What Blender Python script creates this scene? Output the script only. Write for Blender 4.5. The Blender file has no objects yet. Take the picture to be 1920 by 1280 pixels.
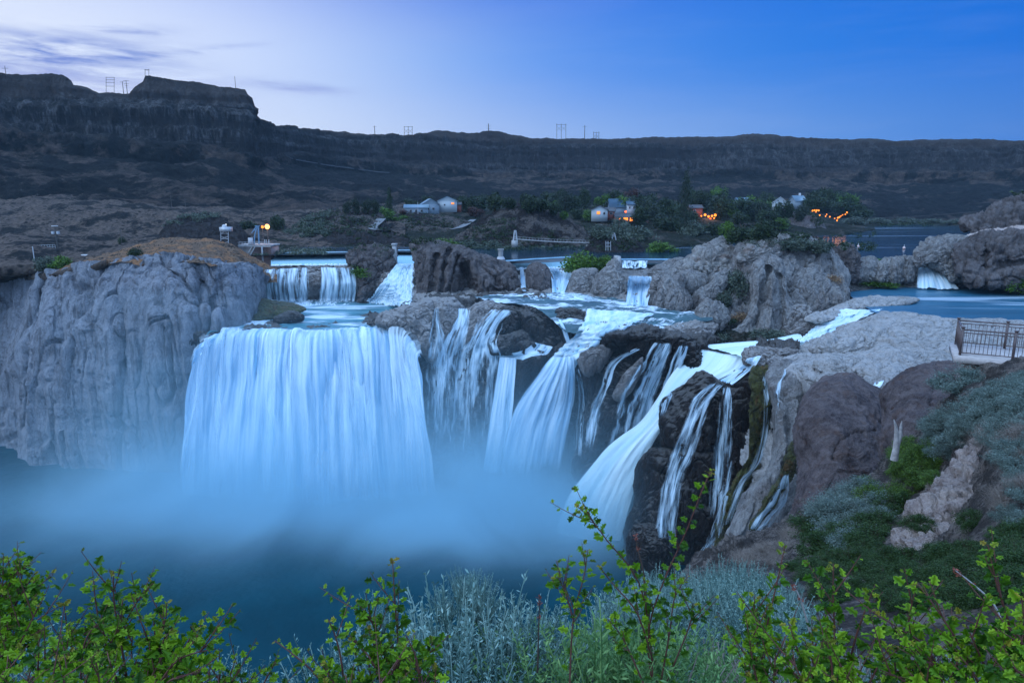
import bpy, math, random
import numpy as np
from mathutils import Vector, Matrix
from mathutils.bvhtree import BVHTree

S = bpy.context.scene
COL = S.collection
R = math.radians

# ------------------------------------------------------------------ camera
CAMZ = 74.0
FPX = 1280.0                                     # focal length in pixels of the 1920 px wide photo
PITCH = math.atan(270.0 / FPX)
cam_data = bpy.data.cameras.new('camera')
cam = bpy.data.objects.new('camera', cam_data)
COL.objects.link(cam)
cam.location = (0, 0, CAMZ)
cam.rotation_euler = (math.pi / 2 - PITCH, 0, 0)
cam_data.lens = 24.0
cam_data.sensor_width = 36.0
cam_data.clip_start = 0.05
cam_data.clip_end = 20000
S.camera = cam

# ------------------------------------------------------------------ exposure and render settings
S.view_settings.view_transform = 'Standard'
S.view_settings.look = 'None'
S.view_settings.exposure = 0.0
S.view_settings.gamma = 1.0
S.render.engine = 'CYCLES'
cy = S.cycles
cy.max_bounces = 7
cy.diffuse_bounces = 3
cy.glossy_bounces = 2
cy.transmission_bounces = 3
cy.volume_bounces = 4
cy.transparent_max_bounces = 24
cy.volume_step_rate = 1.0
cy.volume_max_steps = 64
cy.sample_clamp_indirect = 4.0
cy.use_denoising = True

# ------------------------------------------------------------------ node helper
class NT:
    """small helper round a node tree"""
    def __init__(self, nt):
        self.nt = nt
        nt.nodes.clear()
    def n(self, kind, **kw):
        nd = self.nt.nodes.new(kind)
        ins = kw.pop('ins', {})
        for k, v in kw.items():
            setattr(nd, k, v)
        for k, v in ins.items():
            s = nd.inputs[k]
            if isinstance(v, bpy.types.NodeSocket):
                self.nt.links.new(v, s)
            else:
                s.default_value = v
        return nd
    def link(self, a, b):
        self.nt.links.new(a, b)
    def math(self, op, a, b=0.0, c=0.0, clamp=False):
        nd = self.n('ShaderNodeMath', operation=op, use_clamp=clamp)
        for i, v in enumerate((a, b, c)):
            if isinstance(v, bpy.types.NodeSocket):
                self.link(v, nd.inputs[i])
            else:
                nd.inputs[i].default_value = v
        return nd.outputs[0]
    def mix(self, f, a, b, blend='MIX'):
        nd = self.n('ShaderNodeMix', data_type='RGBA', blend_type=blend)
        for s, v in ((nd.inputs[0], f), (nd.inputs[6], a), (nd.inputs[7], b)):
            if isinstance(v, bpy.types.NodeSocket):
                self.link(v, s)
            elif isinstance(v, tuple):
                s.default_value = (*v, 1.0) if len(v) == 3 else v
            else:
                s.default_value = v
        return nd.outputs[2]
    def ramp(self, f, stops, interp='LINEAR'):
        nd = self.n('ShaderNodeValToRGB')
        cr = nd.color_ramp
        cr.interpolation = interp
        while len(cr.elements) < len(stops):
            cr.elements.new(0.5)
        for e, (p, c) in zip(cr.elements, stops):
            e.position = p
            e.color = (c, c, c, 1) if isinstance(c, (int, float)) else (*c, 1)
        if isinstance(f, bpy.types.NodeSocket):
            self.link(f, nd.inputs[0])
        else:
            nd.inputs[0].default_value = f
        return nd.outputs[0]
    def maprange(self, f, a, b, c=0.0, d=1.0, smooth=True):
        nd = self.n('ShaderNodeMapRange', interpolation_type='SMOOTHSTEP' if smooth else 'LINEAR')
        self.link(f, nd.inputs[0])
        for i, v in enumerate((a, b, c, d)):
            nd.inputs[i + 1].default_value = v
        return nd.outputs[0]
    def noise(self, vec, scale, detail=4.0, rough=0.55, dist=0.0, kind='FBM'):
        nd = self.n('ShaderNodeTexNoise')
        nd.inputs['Scale'].default_value = scale
        nd.inputs['Detail'].default_value = detail
        nd.inputs['Roughness'].default_value = rough
        nd.inputs['Distortion'].default_value = dist
        self.link(vec, nd.inputs['Vector'])
        return nd.outputs[0]
    def scaled(self, vec, s):
        nd = self.n('ShaderNodeVectorMath', operation='MULTIPLY')
        self.link(vec, nd.inputs[0])
        nd.inputs[1].default_value = s
        return nd.outputs[0]
    def voro(self, vec, scale, feature='F1'):
        nd = self.n('ShaderNodeTexVoronoi', feature=feature)
        nd.inputs['Scale'].default_value = scale
        self.link(vec, nd.inputs['Vector'])
        return nd.outputs[0]

# ------------------------------------------------------------------ world: the sky after sunset
world = bpy.data.worlds.new('World')
S.world = world
world.use_nodes = True
w = NT(world.node_tree)
tc = w.n('ShaderNodeTexCoord').outputs['Generated']
sep = w.n('ShaderNodeSeparateXYZ', ins={0: tc})
dx, dy, dz = sep.outputs
h = w.math('SQRT', w.math('ADD', w.math('MULTIPLY', dx, dx), w.math('MULTIPLY', dy, dy)))
h = w.math('MAXIMUM', h, 0.001)
az = w.math('ADD', w.math('MULTIPLY', w.math('DIVIDE', dx, h), 0.5), 0.5)      # 0 = left, 1 = right
low = w.ramp(az, [(0.0, (0.66, 0.74, 0.95)), (0.24, (0.72, 0.79, 0.97)), (0.36, (0.66, 0.76, 0.95)), (0.46, (0.42, 0.56, 0.88)),
                  (0.56, (0.27, 0.44, 0.82)), (0.68, (0.13, 0.31, 0.74)), (0.80, (0.05, 0.20, 0.64)), (1.0, (0.02, 0.13, 0.52))], 'B_SPLINE')
mid = w.ramp(az, [(0.0, (0.80, 0.86, 1.0)), (0.20, (0.82, 0.88, 1.0)), (0.33, (0.62, 0.73, 1.0)), (0.44, (0.27, 0.46, 0.90)),
                  (0.54, (0.10, 0.29, 0.84)), (0.66, (0.025, 0.21, 0.76)), (0.78, (0.003, 0.155, 0.70)), (1.0, (0.0, 0.12, 0.60))], 'B_SPLINE')
top = w.ramp(az, [(0.0, (0.50, 0.60, 1.0)), (0.20, (0.55, 0.66, 1.0)), (0.32, (0.27, 0.40, 0.92)), (0.43, (0.09, 0.20, 0.78)),
                  (0.54, (0.03, 0.155, 0.76)), (0.66, (0.006, 0.14, 0.73)), (0.78, (0.0, 0.12, 0.68)), (1.0, (0.0, 0.09, 0.56))], 'B_SPLINE')
f1 = w.maprange(dz, 0.06, 0.19)
f2 = w.maprange(dz, 0.17, 0.33)
sky = w.mix(f2, w.mix(f1, low, mid), top)
zen = w.maprange(dz, 0.30, 0.75)
sky = w.mix(zen, sky, (0.84, 1.42, 2.45))
back = w.maprange(dy, 0.05, -0.6)                                               # the sky behind the photographer
sky = w.mix(w.math('MULTIPLY', back, w.math('SUBTRACT', 1.0, zen)), sky, (0.74, 1.25, 2.15))
# thin evening clouds
azd = w.math('MULTIPLY', w.math('ARCTAN2', dx, dy), 57.2958)
eld = w.math('MULTIPLY', w.math('ARCTAN2', dz, h), 57.2958)
cv = w.n('ShaderNodeCombineXYZ', ins={0: w.math('MULTIPLY', azd, 0.09), 1: w.math('MULTIPLY', eld, 0.62)}).outputs[0]
cn = w.noise(cv, 1.3, 7.0, 0.58, 0.35)
cn2 = w.noise(cv, 3.5, 5.0, 0.6, 0.6)
def blob(a0, e0, wa, we, slope=0.0):
    u = w.math('DIVIDE', w.math('SUBTRACT', azd, a0), wa)
    v = w.math('DIVIDE', w.math('SUBTRACT', w.math('SUBTRACT', eld, e0), w.math('MULTIPLY', w.math('SUBTRACT', azd, a0), slope)), we)
    r2 = w.math('ADD', w.math('MULTIPLY', u, u), w.math('MULTIPLY', v, v))
    return w.math('EXPONENT', w.math('MULTIPLY', r2, -1.0))
b1 = blob(-32.0, 9.5, 6.0, 1.05, 0.02)
b1b = blob(-27.6, 11.2, 2.6, 0.35, 0.05)
b2 = blob(-16.5, 8.1, 3.6, 0.36, -0.05)
b3 = blob(-23.5, 10.2, 3.6, 0.22, 0.17)
b4 = blob(-31.5, 7.6, 9.0, 1.2, 0.0)
cm = w.math('ADD', w.math('ADD', b1, w.math('MULTIPLY', b2, 0.55)), w.math('ADD', w.math('MULTIPLY', b3, 0.5), w.math('ADD', w.math('MULTIPLY', b1b, 0.7), w.math('MULTIPLY', b4, 0.55))))
cl = w.math('MULTIPLY', cm, w.maprange(w.math('ADD', w.math('MULTIPLY', cn, 0.65), w.math('MULTIPLY', cn2, 0.35)), 0.34, 0.62), clamp=True)
cl = w.math('MINIMUM', w.math('MULTIPLY', cl, 1.25), 0.93)
cloudcol = w.mix(w.maprange(eld, 6.5, 9.5), (0.36, 0.40, 0.74), (0.15, 0.24, 0.66))
sky = w.mix(cl, sky, cloudcol)
haz = w.maprange(w.noise(cv, 0.9, 5.0, 0.6, 0.3), 0.42, 0.72)                    # faint high streaks all over
sky = w.mix(w.math('MULTIPLY', haz, 0.04), sky, (0.55, 0.62, 0.92))
ground = w.maprange(dz, -0.02, -0.08)
sky = w.mix(ground, sky, (0.02, 0.04, 0.09))
bg = w.n('ShaderNodeBackground', ins={'Color': sky, 'Strength': 1.0})
out = w.n('ShaderNodeOutputWorld', ins={0: bg.outputs[0]})

# the afterglow of the set sun, a very soft light from the left behind the rim
sun_d = bpy.data.lights.new('sun', 'SUN')
sun_d.energy = 1.1
sun_d.angle = R(50)
sun_d.color = (0.80, 0.92, 1.0)
sun = bpy.data.objects.new('sun', sun_d)
COL.objects.link(sun)
sun.rotation_euler = (R(48), 0, R(-62))

# ------------------------------------------------------------------ picture-to-place geometry
cp, sp_ = math.cos(PITCH), math.sin(PITCH)
def ray(px, py):
    u = (px - 960.0) / FPX
    v = (640.0 - py) / FPX
    return np.array([u, cp + v * sp_, -sp_ + v * cp])
def P(px, py, Y):
    d = ray(px, py)
    return np.array([0, 0, CAMZ]) + d * (Y / d[1])
def Z(px, py, z):
    """control point where the sight line meets height z"""
    d = ray(px, py)
    return (px, py, (z - CAMZ) / d[2] * d[1])
def PW(px, py, z):
    return P(*Z(px, py, z))
def proj(V):
    V = np.asarray(V, dtype=float)
    x = V[..., 0]; y = V[..., 1]; z = V[..., 2] - CAMZ
    f = y * cp - z * sp_
    f = np.where(np.abs(f) < 1e-6, 1e-6, f)
    up = y * sp_ + z * cp
    return 960 + FPX * x / f, 640 - FPX * up / f
def toworld(A):
    """A (...,3) of px,py,Y -> world"""
    A = np.asarray(A, dtype=float)
    u = (A[..., 0] - 960) / FPX
    v = (640 - A[..., 1]) / FPX
    d1 = cp + v * sp_
    d2 = -sp_ + v * cp
    s = A[..., 2] / d1
    return np.stack([u * s, A[..., 2], CAMZ + d2 * s], -1)

# ------------------------------------------------------------------ numpy noise
_rs = np.random.RandomState(7)
_perm = np.concatenate([_rs.permutation(256)] * 3)
_g = _rs.normal(size=(256, 3)); _g /= np.linalg.norm(_g, axis=1)[:, None]
_f = _rs.rand(256, 3)
def _hash(i, j, k):
    return _perm[_perm[_perm[i & 255] + (j & 255)] + (k & 255)]
def gnoise(p):
    p = np.asarray(p, dtype=float)
    i = np.floor(p).astype(int)
    f = p - i
    u = f * f * f * (f * (f * 6 - 15) + 10)
    r = 0
    for a in (0, 1):
        wa = u[..., 0] if a else 1 - u[..., 0]
        for b in (0, 1):
            wb = u[..., 1] if b else 1 - u[..., 1]
            for c in (0, 1):
                wc = u[..., 2] if c else 1 - u[..., 2]
                g = _g[_hash(i[..., 0] + a, i[..., 1] + b, i[..., 2] + c)]
                d = f - np.array([a, b, c])
                r = r + wa * wb * wc * (g * d).sum(-1)
    return r * 1.6
def fbm(p, octv=5, rough=0.5):
    a, s, q = 1.0, 0.0, np.asarray(p, dtype=float)
    for _ in range(octv):
        s = s + a * gnoise(q)
        q = q * 2.03 + 17.3
        a *= rough
    return s
def ridged(p, octv=5, rough=0.5):
    a, s, q = 1.0, 0.0, np.asarray(p, dtype=float)
    for _ in range(octv):
        s = s + a * (1 - 2 * np.abs(gnoise(q)))
        q = q * 2.07 + 11.1
        a *= rough
    return s * 0.5
def worley(p, ang=0.0):
    p = np.asarray(p, dtype=float)
    i = np.floor(p).astype(int)
    f = p - i
    f1 = np.full(p.shape[:-1], 9.0); f2 = f1.copy()
    for a in (-1, 0, 1):
        for b in (-1, 0, 1):
            for c in (-1, 0, 1):
                q = _f[_hash(i[..., 0] + a, i[..., 1] + b, i[..., 2] + c)] + np.array([a, b, c]) - f
                d = np.sqrt((q * q).sum(-1))
                if ang:
                    qa = np.stack([q[..., 0] * 0.8 + q[..., 1] * 0.5 + q[..., 2] * 0.33, q[..., 1] * 0.83 - q[..., 0] * 0.5 + q[..., 2] * 0.25, q[..., 2] * 0.9 - q[..., 0] * 0.3 - q[..., 1] * 0.2], -1)
                    d = d * (1 - ang) + np.abs(qa).max(-1) * 1.15 * ang
                f2 = np.minimum(f2, np.maximum(f1, d))
                f1 = np.minimum(f1, d)
    return f1, f2
def sstep(a, b, x):
    t = np.clip((x - a) / (b - a), 0, 1)
    return t * t * (3 - 2 * t)

# ------------------------------------------------------------------ mesh building
def new_mesh(name, V, F, mats, uv=None, attrs=None, smooth=True, fmat=None):
    V = np.asarray(V, dtype=np.float32).reshape(-1, 3)
    F = np.asarray(F, dtype=np.int32)
    me = bpy.data.meshes.new(name)
    me.vertices.add(len(V))
    me.vertices.foreach_set('co', V.ravel())
    k = F.shape[1]
    me.loops.add(F.size)
    me.loops.foreach_set('vertex_index', F.ravel())
    me.polygons.add(len(F))
    me.polygons.foreach_set('loop_start', np.arange(0, F.size, k, dtype=np.int32))
    me.polygons.foreach_set('loop_total', np.full(len(F), k, dtype=np.int32))
    if smooth:
        me.polygons.foreach_set('use_smooth', np.ones(len(F), dtype=bool))
    if fmat is not None:
        me.polygons.foreach_set('material_index', np.asarray(fmat, dtype=np.int32))
    me.update(calc_edges=True)
    if uv is not None:
        lay = me.uv_layers.new(name='UVMap')
        lay.data.foreach_set('uv', np.asarray(uv, dtype=np.float32)[F.ravel()].ravel())
    for nm, arr in (attrs or {}).items():
        at = me.attributes.new(nm, 'FLOAT', 'POINT')
        at.data.foreach_set('value', np.asarray(arr, dtype=np.float32).ravel())
    for m in (mats if isinstance(mats, (list, tuple)) else [mats]):
        me.materials.append(m)
    return me
def tag(o, label=None, cat=None, group=None, kind=None):
    if label: o['label'] = label
    if cat: o['category'] = cat
    if group: o['group'] = group
    if kind: o['kind'] = kind
    return o
def link(name, me, parent=None):
    o = bpy.data.objects.new(name, me)
    COL.objects.link(o)
    if parent is not None:
        o.parent = parent
    return o
def empty(name, loc, rz=0.0):
    o = bpy.data.objects.new(name, None)
    o.empty_display_size = 0.3
    COL.objects.link(o)
    o.location = loc
    o.rotation_euler = (0, 0, rz)
    return o
def gridfaces(nv, nu, wrap=False):
    a = np.arange(nv * nu).reshape(nv, nu)
    if wrap:
        a = np.concatenate([a, a[:, :1]], 1)
    return np.stack([a[:-1, :-1], a[:-1, 1:], a[1:, 1:], a[1:, :-1]], -1).reshape(-1, 4)
def gridnormals(G):
    du = np.gradient(G, axis=1); dv = np.gradient(G, axis=0)
    n = np.cross(du, dv)
    n /= np.linalg.norm(n, axis=-1, keepdims=True) + 1e-9
    view = np.array([0, 0, CAMZ]) - G
    view = view / np.linalg.norm(view, axis=-1, keepdims=True)
    if (n * view).sum(-1).mean() < 0:
        n = -n
    return n
def catmull(C, t):
    """C (k,...) control values, t positions in 0..k-1"""
    k = len(C)
    i = np.clip(np.floor(t).astype(int), 0, k - 2)
    f = (t - i).reshape((-1,) + (1,) * (C.ndim - 1))
    p0 = C[np.clip(i - 1, 0, k - 1)]; p1 = C[i]; p2 = C[i + 1]; p3 = C[np.clip(i + 2, 0, k - 1)]
    return 0.5 * (2 * p1 + (p2 - p0) * f + (2 * p0 - 5 * p1 + 4 * p2 - p3) * f ** 2 + (3 * p1 - p0 - 3 * p2 + p3) * f ** 3)
def lin(C, t):
    k = len(C)
    i = np.clip(np.floor(t).astype(int), 0, k - 2)
    f = (t - i).reshape((-1,) + (1,) * (C.ndim - 1))
    return C[i] * (1 - f) + C[i + 1] * f
def resample(row, n, smooth):
    A = np.asarray(row, dtype=float)
    L = np.concatenate([[0], np.cumsum(np.hypot(*np.diff(A[:, :2], axis=0).T))])
    s = np.linspace(0, L[-1], n)
    t = np.interp(s, L, np.arange(len(A)))
    return catmull(A, t) if smooth else lin(A, t)
def seg_dist(x, y, pl):
    pl = np.asarray(pl, dtype=float)
    best = np.full(x.shape, 1e9)
    for (x0, y0), (x1, y1) in zip(pl[:-1], pl[1:]):
        ex, ey = x1 - x0, y1 - y0
        L2 = ex * ex + ey * ey + 1e-9
        t = np.clip(((x - x0) * ex + (y - y0) * ey) / L2, 0, 1)
        best = np.minimum(best, np.hypot(x - x0 - t * ex, y - y0 - t * ey))
    return best
ROCKS = []                                       # (verts, faces) of solid ground, used to rest things on
def reg(V, F):
    ROCKS.append((np.asarray(V, dtype=float).reshape(-1, 3), np.asarray(F)))
def crease(G, creases):
    """push the surface away from the viewer along fissures; a positive depth makes a hollow, negative a rib"""
    if not creases:
        return G
    x, y = proj(G)
    G = G.copy()
    for pl, wd, dp in creases:
        d = seg_dist(x, y, pl)
        m = np.exp(-(d / wd) ** 2) * dp
        v = G - np.array([0, 0, CAMZ])
        v[..., 2] *= 0.3
        v /= np.linalg.norm(v, axis=-1, keepdims=True)
        G += v * m[..., None]
    return G
def patch(name, rows, nu, nv, mat, disp=None, creases=None, mode='px', smooth=True, vs=True, solid=True, kind='structure',
          label=None, cat=None, group=None, uvs=1.0, attrs=None):
    """a surface through rows of control points (px, py, Y)"""
    if mode == 'index':
        RR = []
        for r in rows:
            A = np.asarray(r, dtype=float)
            t = np.linspace(0, len(A) - 1, nu)
            RR.append(catmull(A, t) if smooth else lin(A, t))
    else:
        RR = [resample(r, nu, smooth) for r in rows]
    C = toworld(np.array(RR))
    k = len(rows)
    if isinstance(nv, int):
        t = np.linspace(0, k - 1, nv)
    else:
        t = np.concatenate([np.linspace(i, i + 1, n, endpoint=False) for i, n in enumerate(nv)] + [[k - 1]])
    G = catmull(C, t) if vs else lin(C, t)
    G = crease(G, creases)
    if disp is not None:
        n = gridnormals(G)
        d = disp(G, n, t)
        G = G + (n * d[..., None] if d.ndim == 2 else d)
    F = gridfaces(*G.shape[:2])
    me = new_mesh(name, G, F, mat, attrs=attrs(G, t) if attrs else None)
    o = link(name, me)
    tag(o, label, cat, group, kind if cat is None else None)
    if solid:
        reg(G, F)
    return o
def rock(name, outline, Y, bulge, mtl, back=None, n=200, m=70, amp=0.5, freq=0.25, kind='tufa', creases=None, k=2.4, seed=0,
         label=None, cat='rock', group=None, center=None, sub=2, solid=True, cracks=1.0, struct=False):
    """a closed boulder or outcrop whose outline, depth and thickness are given"""
    A = np.asarray(outline, dtype=float)
    if A.shape[1] == 2:
        if isinstance(Y, (tuple, list)):
            y0, y1 = A[:, 1].min(), A[:, 1].max()
            yy = Y[0] + (Y[1] - Y[0]) * (A[:, 1] - y0) / (y1 - y0)
        else:
            yy = np.full(len(A), float(Y))
        A = np.column_stack([A, yy])
    A = np.vstack([A, A[:1]])
    L = np.concatenate([[0], np.cumsum(np.hypot(*np.diff(A[:, :2], axis=0).T))])
    s = np.linspace(0, L[-1], n, endpoint=False)
    t = np.interp(s, L, np.arange(len(A)))
    Ac = np.vstack([A[-2:-1], A, A[1:2]])
    ring = catmull(Ac, t + 1)
    c = np.append(np.asarray(center, dtype=float), ring[:, 2].mean()) if center else ring.mean(0)
    rr = np.sin(np.linspace(0, math.pi / 2, m)) ** 0.9
    bk = bulge if back is None else back
    pts = []
    for side, b in ((-1, bulge), (1, bk)):
        q = c[None, None] + (ring[None] - c[None, None]) * rr[:, None, None]
        q = q.copy()
        prof = (1 - np.clip(rr, 0, 1) ** k) ** 0.5
        q[..., 2] += side * b * prof[:, None]
        pts.append(q)
    G = np.concatenate([pts[0], pts[1][::-1][1:]], 0)          # front centre -> rim -> back centre
    ratio = G[..., 2].copy()
    W = toworld(np.dstack([G[..., 0], G[..., 1], np.where(G[..., 2] > 0, G[..., 2], 1)]))
    # keep the true size of the back: it must not grow with distance along the sight lines
    W = crease(W, creases)
    cw = toworld(c[None])[0]
    nrm = np.cross(np.roll(W, -1, 1) - np.roll(W, 1, 1), np.gradient(W, axis=0))
    nrm /= np.linalg.norm(nrm, axis=-1, keepdims=True) + 1e-9
    rad = W - cw
    sgn = np.sign((nrm * rad).sum(-1).mean()) or 1.0
    nrm = nrm * sgn
    nrm[0] = nrm[1].mean(0); nrm[-1] = nrm[-2].mean(0)
    d = rockdisp(W + seed * 13.7, kind, amp, freq, cracks)
    W = W + nrm * d[..., None]
    nv, nu = W.shape[:2]
    F = gridfaces(nv, nu, wrap=True)
    me = new_mesh(name, W, F, mtl)
    o = link(name, me)
    if struct: tag(o, kind='structure')
    else: tag(o, label, cat, group)
    if solid:
        reg(W, F)
    return o
def rockdisp(Pw, kind, amp, freq, cracks=1.0):
    p = Pw * freq
    if kind == 'tufa':                          # water-worn pale rock: soft folds, flutes and pits
        q = p * np.array([1.0, 1.0, 0.42])
        w0_ = fbm(p * 0.7 + 9, 3)[..., None] * 0.5
        d = fbm(q, 5, 0.45) * 1.1 + 0.6 * ridged(q * 1.3 + 5 + w0_, 3, 0.45) - 0.35
        f1, f2 = worley(q * 0.9 + w0_ * 0.8, 0.4)
        h1, h2 = worley(p * 3.2)
        g0 = gnoise(p * np.array([1.5, 1.5, 0.35]) + 21 + w0_)
        g1_ = gnoise(p * np.array([2.2, 2.2, 1.4]) + 51 + w0_)
        e1, e2 = worley(p * np.array([2.4, 2.4, 1.9]) + w0_ * 0.5, 0.9)
        d = d + 0.5 * (0.6 - f1) + 0.30 * (0.5 - e1) - cracks * 0.15 * np.exp(-((e2 - e1) / 0.05) ** 2) - cracks * 0.7 * np.exp(-(g0 / 0.07) ** 2) - cracks * 0.3 * np.exp(-(g1_ / 0.04) ** 2) - 0.5 * np.exp(-(h1 / 0.25) ** 2)
        return d * amp
    if kind == 'slab':                          # layered and fractured
        q = p * np.array([1.0, 1.0, 1.9])
        wv = fbm(p * 0.9, 4)[..., None] * 0.9
        f1, f2 = worley(q * 0.8 + wv * 0.5, 0.8)
        d = fbm(p, 6, 0.55) * 0.9 - cracks * 0.5 * np.exp(-((f2 - f1) / 0.035) ** 2) + 0.5 * (0.6 - f1)
        g1, g2 = worley(q * np.array([1.6, 1.6, 3.2]) + wv * 0.6, 0.8)
        d = d + 0.4 * (0.5 - g1)
        k0 = gnoise(p * np.array([1.0, 1.0, 2.4]) + 33 + wv * 0.4)
        k1 = gnoise(p * np.array([2.6, 2.0, 3.6]) + 71 + wv * 0.4)
        d = d - cracks * 0.7 * np.exp(-(k0 / 0.035) ** 2) - cracks * 0.35 * np.exp(-(k1 / 0.04) ** 2)
        return d * amp
    if kind == 'rough':                         # knobbly, cavernous
        f1, f2 = worley(p * 1.6 + fbm(p, 3)[..., None] * 0.4)
        g1, g2 = worley(p * 4.2 + 3)
        d = fbm(p, 6, 0.6) + 0.8 * (0.55 - f1) + 0.3 * (0.5 - g1) - cracks * 0.5 * np.exp(-((f2 - f1) / 0.08) ** 2)
        return d * amp
    if kind == 'layer':                         # rounded mass with fine curving beds
        wv = fbm(p * 0.8, 4)[..., None] * 0.9
        d = fbm(p, 6, 0.55) * 1.0 + 0.30 * ridged(p * np.array([0.9, 0.9, 5.0]) + wv * 1.3, 4, 0.6) + 0.25 * ridged(p * 3.3 + wv, 4, 0.6)
        k0 = gnoise(p * np.array([1.0, 1.0, 1.6]) + 33 + wv * 0.4)
        d = d - cracks * 0.7 * np.exp(-(k0 / 0.04) ** 2)
        return d * amp
    if kind == 'block':                         # big water-smoothed blocks with a few joints
        q = p * np.array([1.0, 1.0, 0.6])
        wv = fbm(p * 0.8, 3)[..., None] * 0.45
        f1, f2 = worley(q * 0.8 + wv * 0.5, 0.85)
        g1, g2 = worley(q * np.array([2.2, 2.2, 2.8]) + wv * 1.0, 0.85)
        k0 = gnoise(p * np.array([1.3, 1.3, 0.8]) + 33 + wv * 0.4)
        k1 = gnoise(p * np.array([2.9, 2.9, 3.4]) + 71 + wv * 0.4)
        d = fbm(q * np.array([1, 1, 0.7]), 6, 0.52) * 1.0 + 0.6 * (0.55 - f1) + 0.35 * ridged(p * np.array([1.8, 1.8, 0.35]) + 9, 3) - cracks * 0.6 * np.exp(-(k0 / 0.035) ** 2) - cracks * 0.3 * np.exp(-(k1 / 0.05) ** 2)
        d = d + 0.15 * (0.5 - g1) - cracks * 0.10 * np.exp(-((g2 - g1) / 0.05) ** 2) + 0.16 * ridged(p * np.array([4, 4, 1.4]), 4, 0.6)
        return d * amp
    d = fbm(p, 5, 0.5)
    return d * amp

# ------------------------------------------------------------------ materials
def mat(name):
    m = bpy.data.materials.new(name)
    m.use_nodes = True
    return m, NT(m.node_tree)
def finish(t, col, rough=0.8, bump=None, bdist=0.1, bstr=1.0, spec=0.3, **kw):
    ins = {'Roughness': rough, 'Specular IOR Level': spec}
    if isinstance(col, tuple):
        ins['Base Color'] = (*col, 1)
    b = t.n('ShaderNodeBsdfPrincipled', ins=ins)
    if not isinstance(col, tuple):
        t.link(col, b.inputs['Base Color'])
    for k, v in kw.items():
        s = b.inputs[k]
        if isinstance(v, bpy.types.NodeSocket): t.link(v, s)
        else: s.default_value = v
    if bump is not None:
        bn = t.n('ShaderNodeBump', ins={'Distance': bdist, 'Strength': bstr, 'Height': bump})
        t.link(bn.outputs[0], b.inputs['Normal'])
    t.n('ShaderNodeOutputMaterial', ins={0: b.outputs[0]})
    return b
def pos(t):
    return t.n('ShaderNodeNewGeometry').outputs['Position']
def slope(t):
    return t.n('ShaderNodeSeparateXYZ', ins={0: t.n('ShaderNodeNewGeometry').outputs['Normal']}).outputs[2]
def plain(name, col, rough=0.6, spec=0.4, metal=0.0, var=0.12, scale=3.0):
    m, t = mat(name)
    n = t.noise(pos(t), scale, 4)
    c = t.mix(t.maprange(n, 0.3, 0.7), tuple(x * (1 - var) for x in col), tuple(min(1, x * (1 + var)) for x in col))
    finish(t, c, rough, spec=spec, Metallic=metal)
    return m
def glow(name, col, strength):
    m, t = mat(name)
    e = t.n('ShaderNodeEmission', ins={'Color': (*col, 1), 'Strength': strength})
    t.n('ShaderNodeOutputMaterial', ins={0: e.outputs[0]})
    return m
def rockmat(name, light, mid, dark, sc=0.12, pits=0.5, streak=0.0, rough=0.85, bd=0.35, stain=None, stain_amt=0.0, spec=0.2, moss=None, moss_amt=0.0, crack=0.8, top=None):
    m, t = mat(name)
    p = pos(t)
    pv = t.scaled(p, (1, 1, 0.35))
    n1 = t.noise(p, sc, 6, 0.6, 0.4)
    n2 = t.noise(pv, sc * 6, 6, 0.62, 0.3)
    n3 = t.noise(p, sc * 40, 5, 0.65)
    a = t.math('ADD', t.math('MULTIPLY', n1, 0.34), t.math('ADD', t.math('MULTIPLY', n2, 0.38), t.math('MULTIPLY', n3, 0.28)))
    c = t.ramp(a, [(0.39, dark), (0.475, mid), (0.57, light)])
    v = t.math('ABSOLUTE', t.math('SUBTRACT', t.noise(t.scaled(p, (1, 1, 1.5)), sc * 3.5, 3, 0.5, 0.6), 0.5))
    v2 = t.math('ABSOLUTE', t.math('SUBTRACT', t.noise(t.scaled(p, (1.4, 1, 0.8)), sc * 7, 3, 0.55, 0.5), 0.5))
    cr = t.math('MINIMUM', t.maprange(v, 0.0, 0.012), t.maprange(v2, 0.0, 0.010))
    c = t.mix(t.math('MULTIPLY', t.math('SUBTRACT', 1.0, cr), 0.55 * crack), c, tuple(x * 0.45 for x in dark))
    pt = t.voro(pv, sc * 26)
    pm = t.math('MULTIPLY', t.math('SUBTRACT', 1.0, t.maprange(pt, 0.08, 0.22)), t.maprange(n2, 0.5, 0.62))
    c = t.mix(t.math('MULTIPLY', pm, pits), c, tuple(x * 0.4 for x in dark))
    if streak:
        st = t.noise(t.scaled(p, (1, 1, 0.06)), sc * 9, 5, 0.6)
        c = t.mix(t.math('MULTIPLY', t.maprange(st, 0.5, 0.68), streak), c, tuple(x * 0.5 for x in dark))
    if stain:
        sn = t.noise(p, sc * 1.7, 5, 0.6, 0.8)
        c = t.mix(t.math('MULTIPLY', t.maprange(sn, 0.52, 0.66), stain_amt), c, stain)
    if moss:
        mn = t.noise(p, sc * 2.6, 5, 0.65)
        mm = t.math('MULTIPLY', t.maprange(t.math('ADD', t.math('MULTIPLY', slope(t), 0.35), mn), 0.62, 0.80), moss_amt)
        c = t.mix(mm, c, moss)
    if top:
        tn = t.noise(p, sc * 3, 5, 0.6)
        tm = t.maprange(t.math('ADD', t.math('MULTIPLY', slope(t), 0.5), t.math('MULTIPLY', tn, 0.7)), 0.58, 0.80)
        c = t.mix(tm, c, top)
    b = t.math('ADD', t.math('ADD', t.math('MULTIPLY', n2, 3.2), t.math('MULTIPLY', n3, 1.1)),
               t.math('ADD', t.math('MULTIPLY', cr, 0.25 * crack), t.math('MULTIPLY', pt, 0.25)))
    finish(t, c, rough, b, bd, 1.0, spec)
    return m

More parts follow.
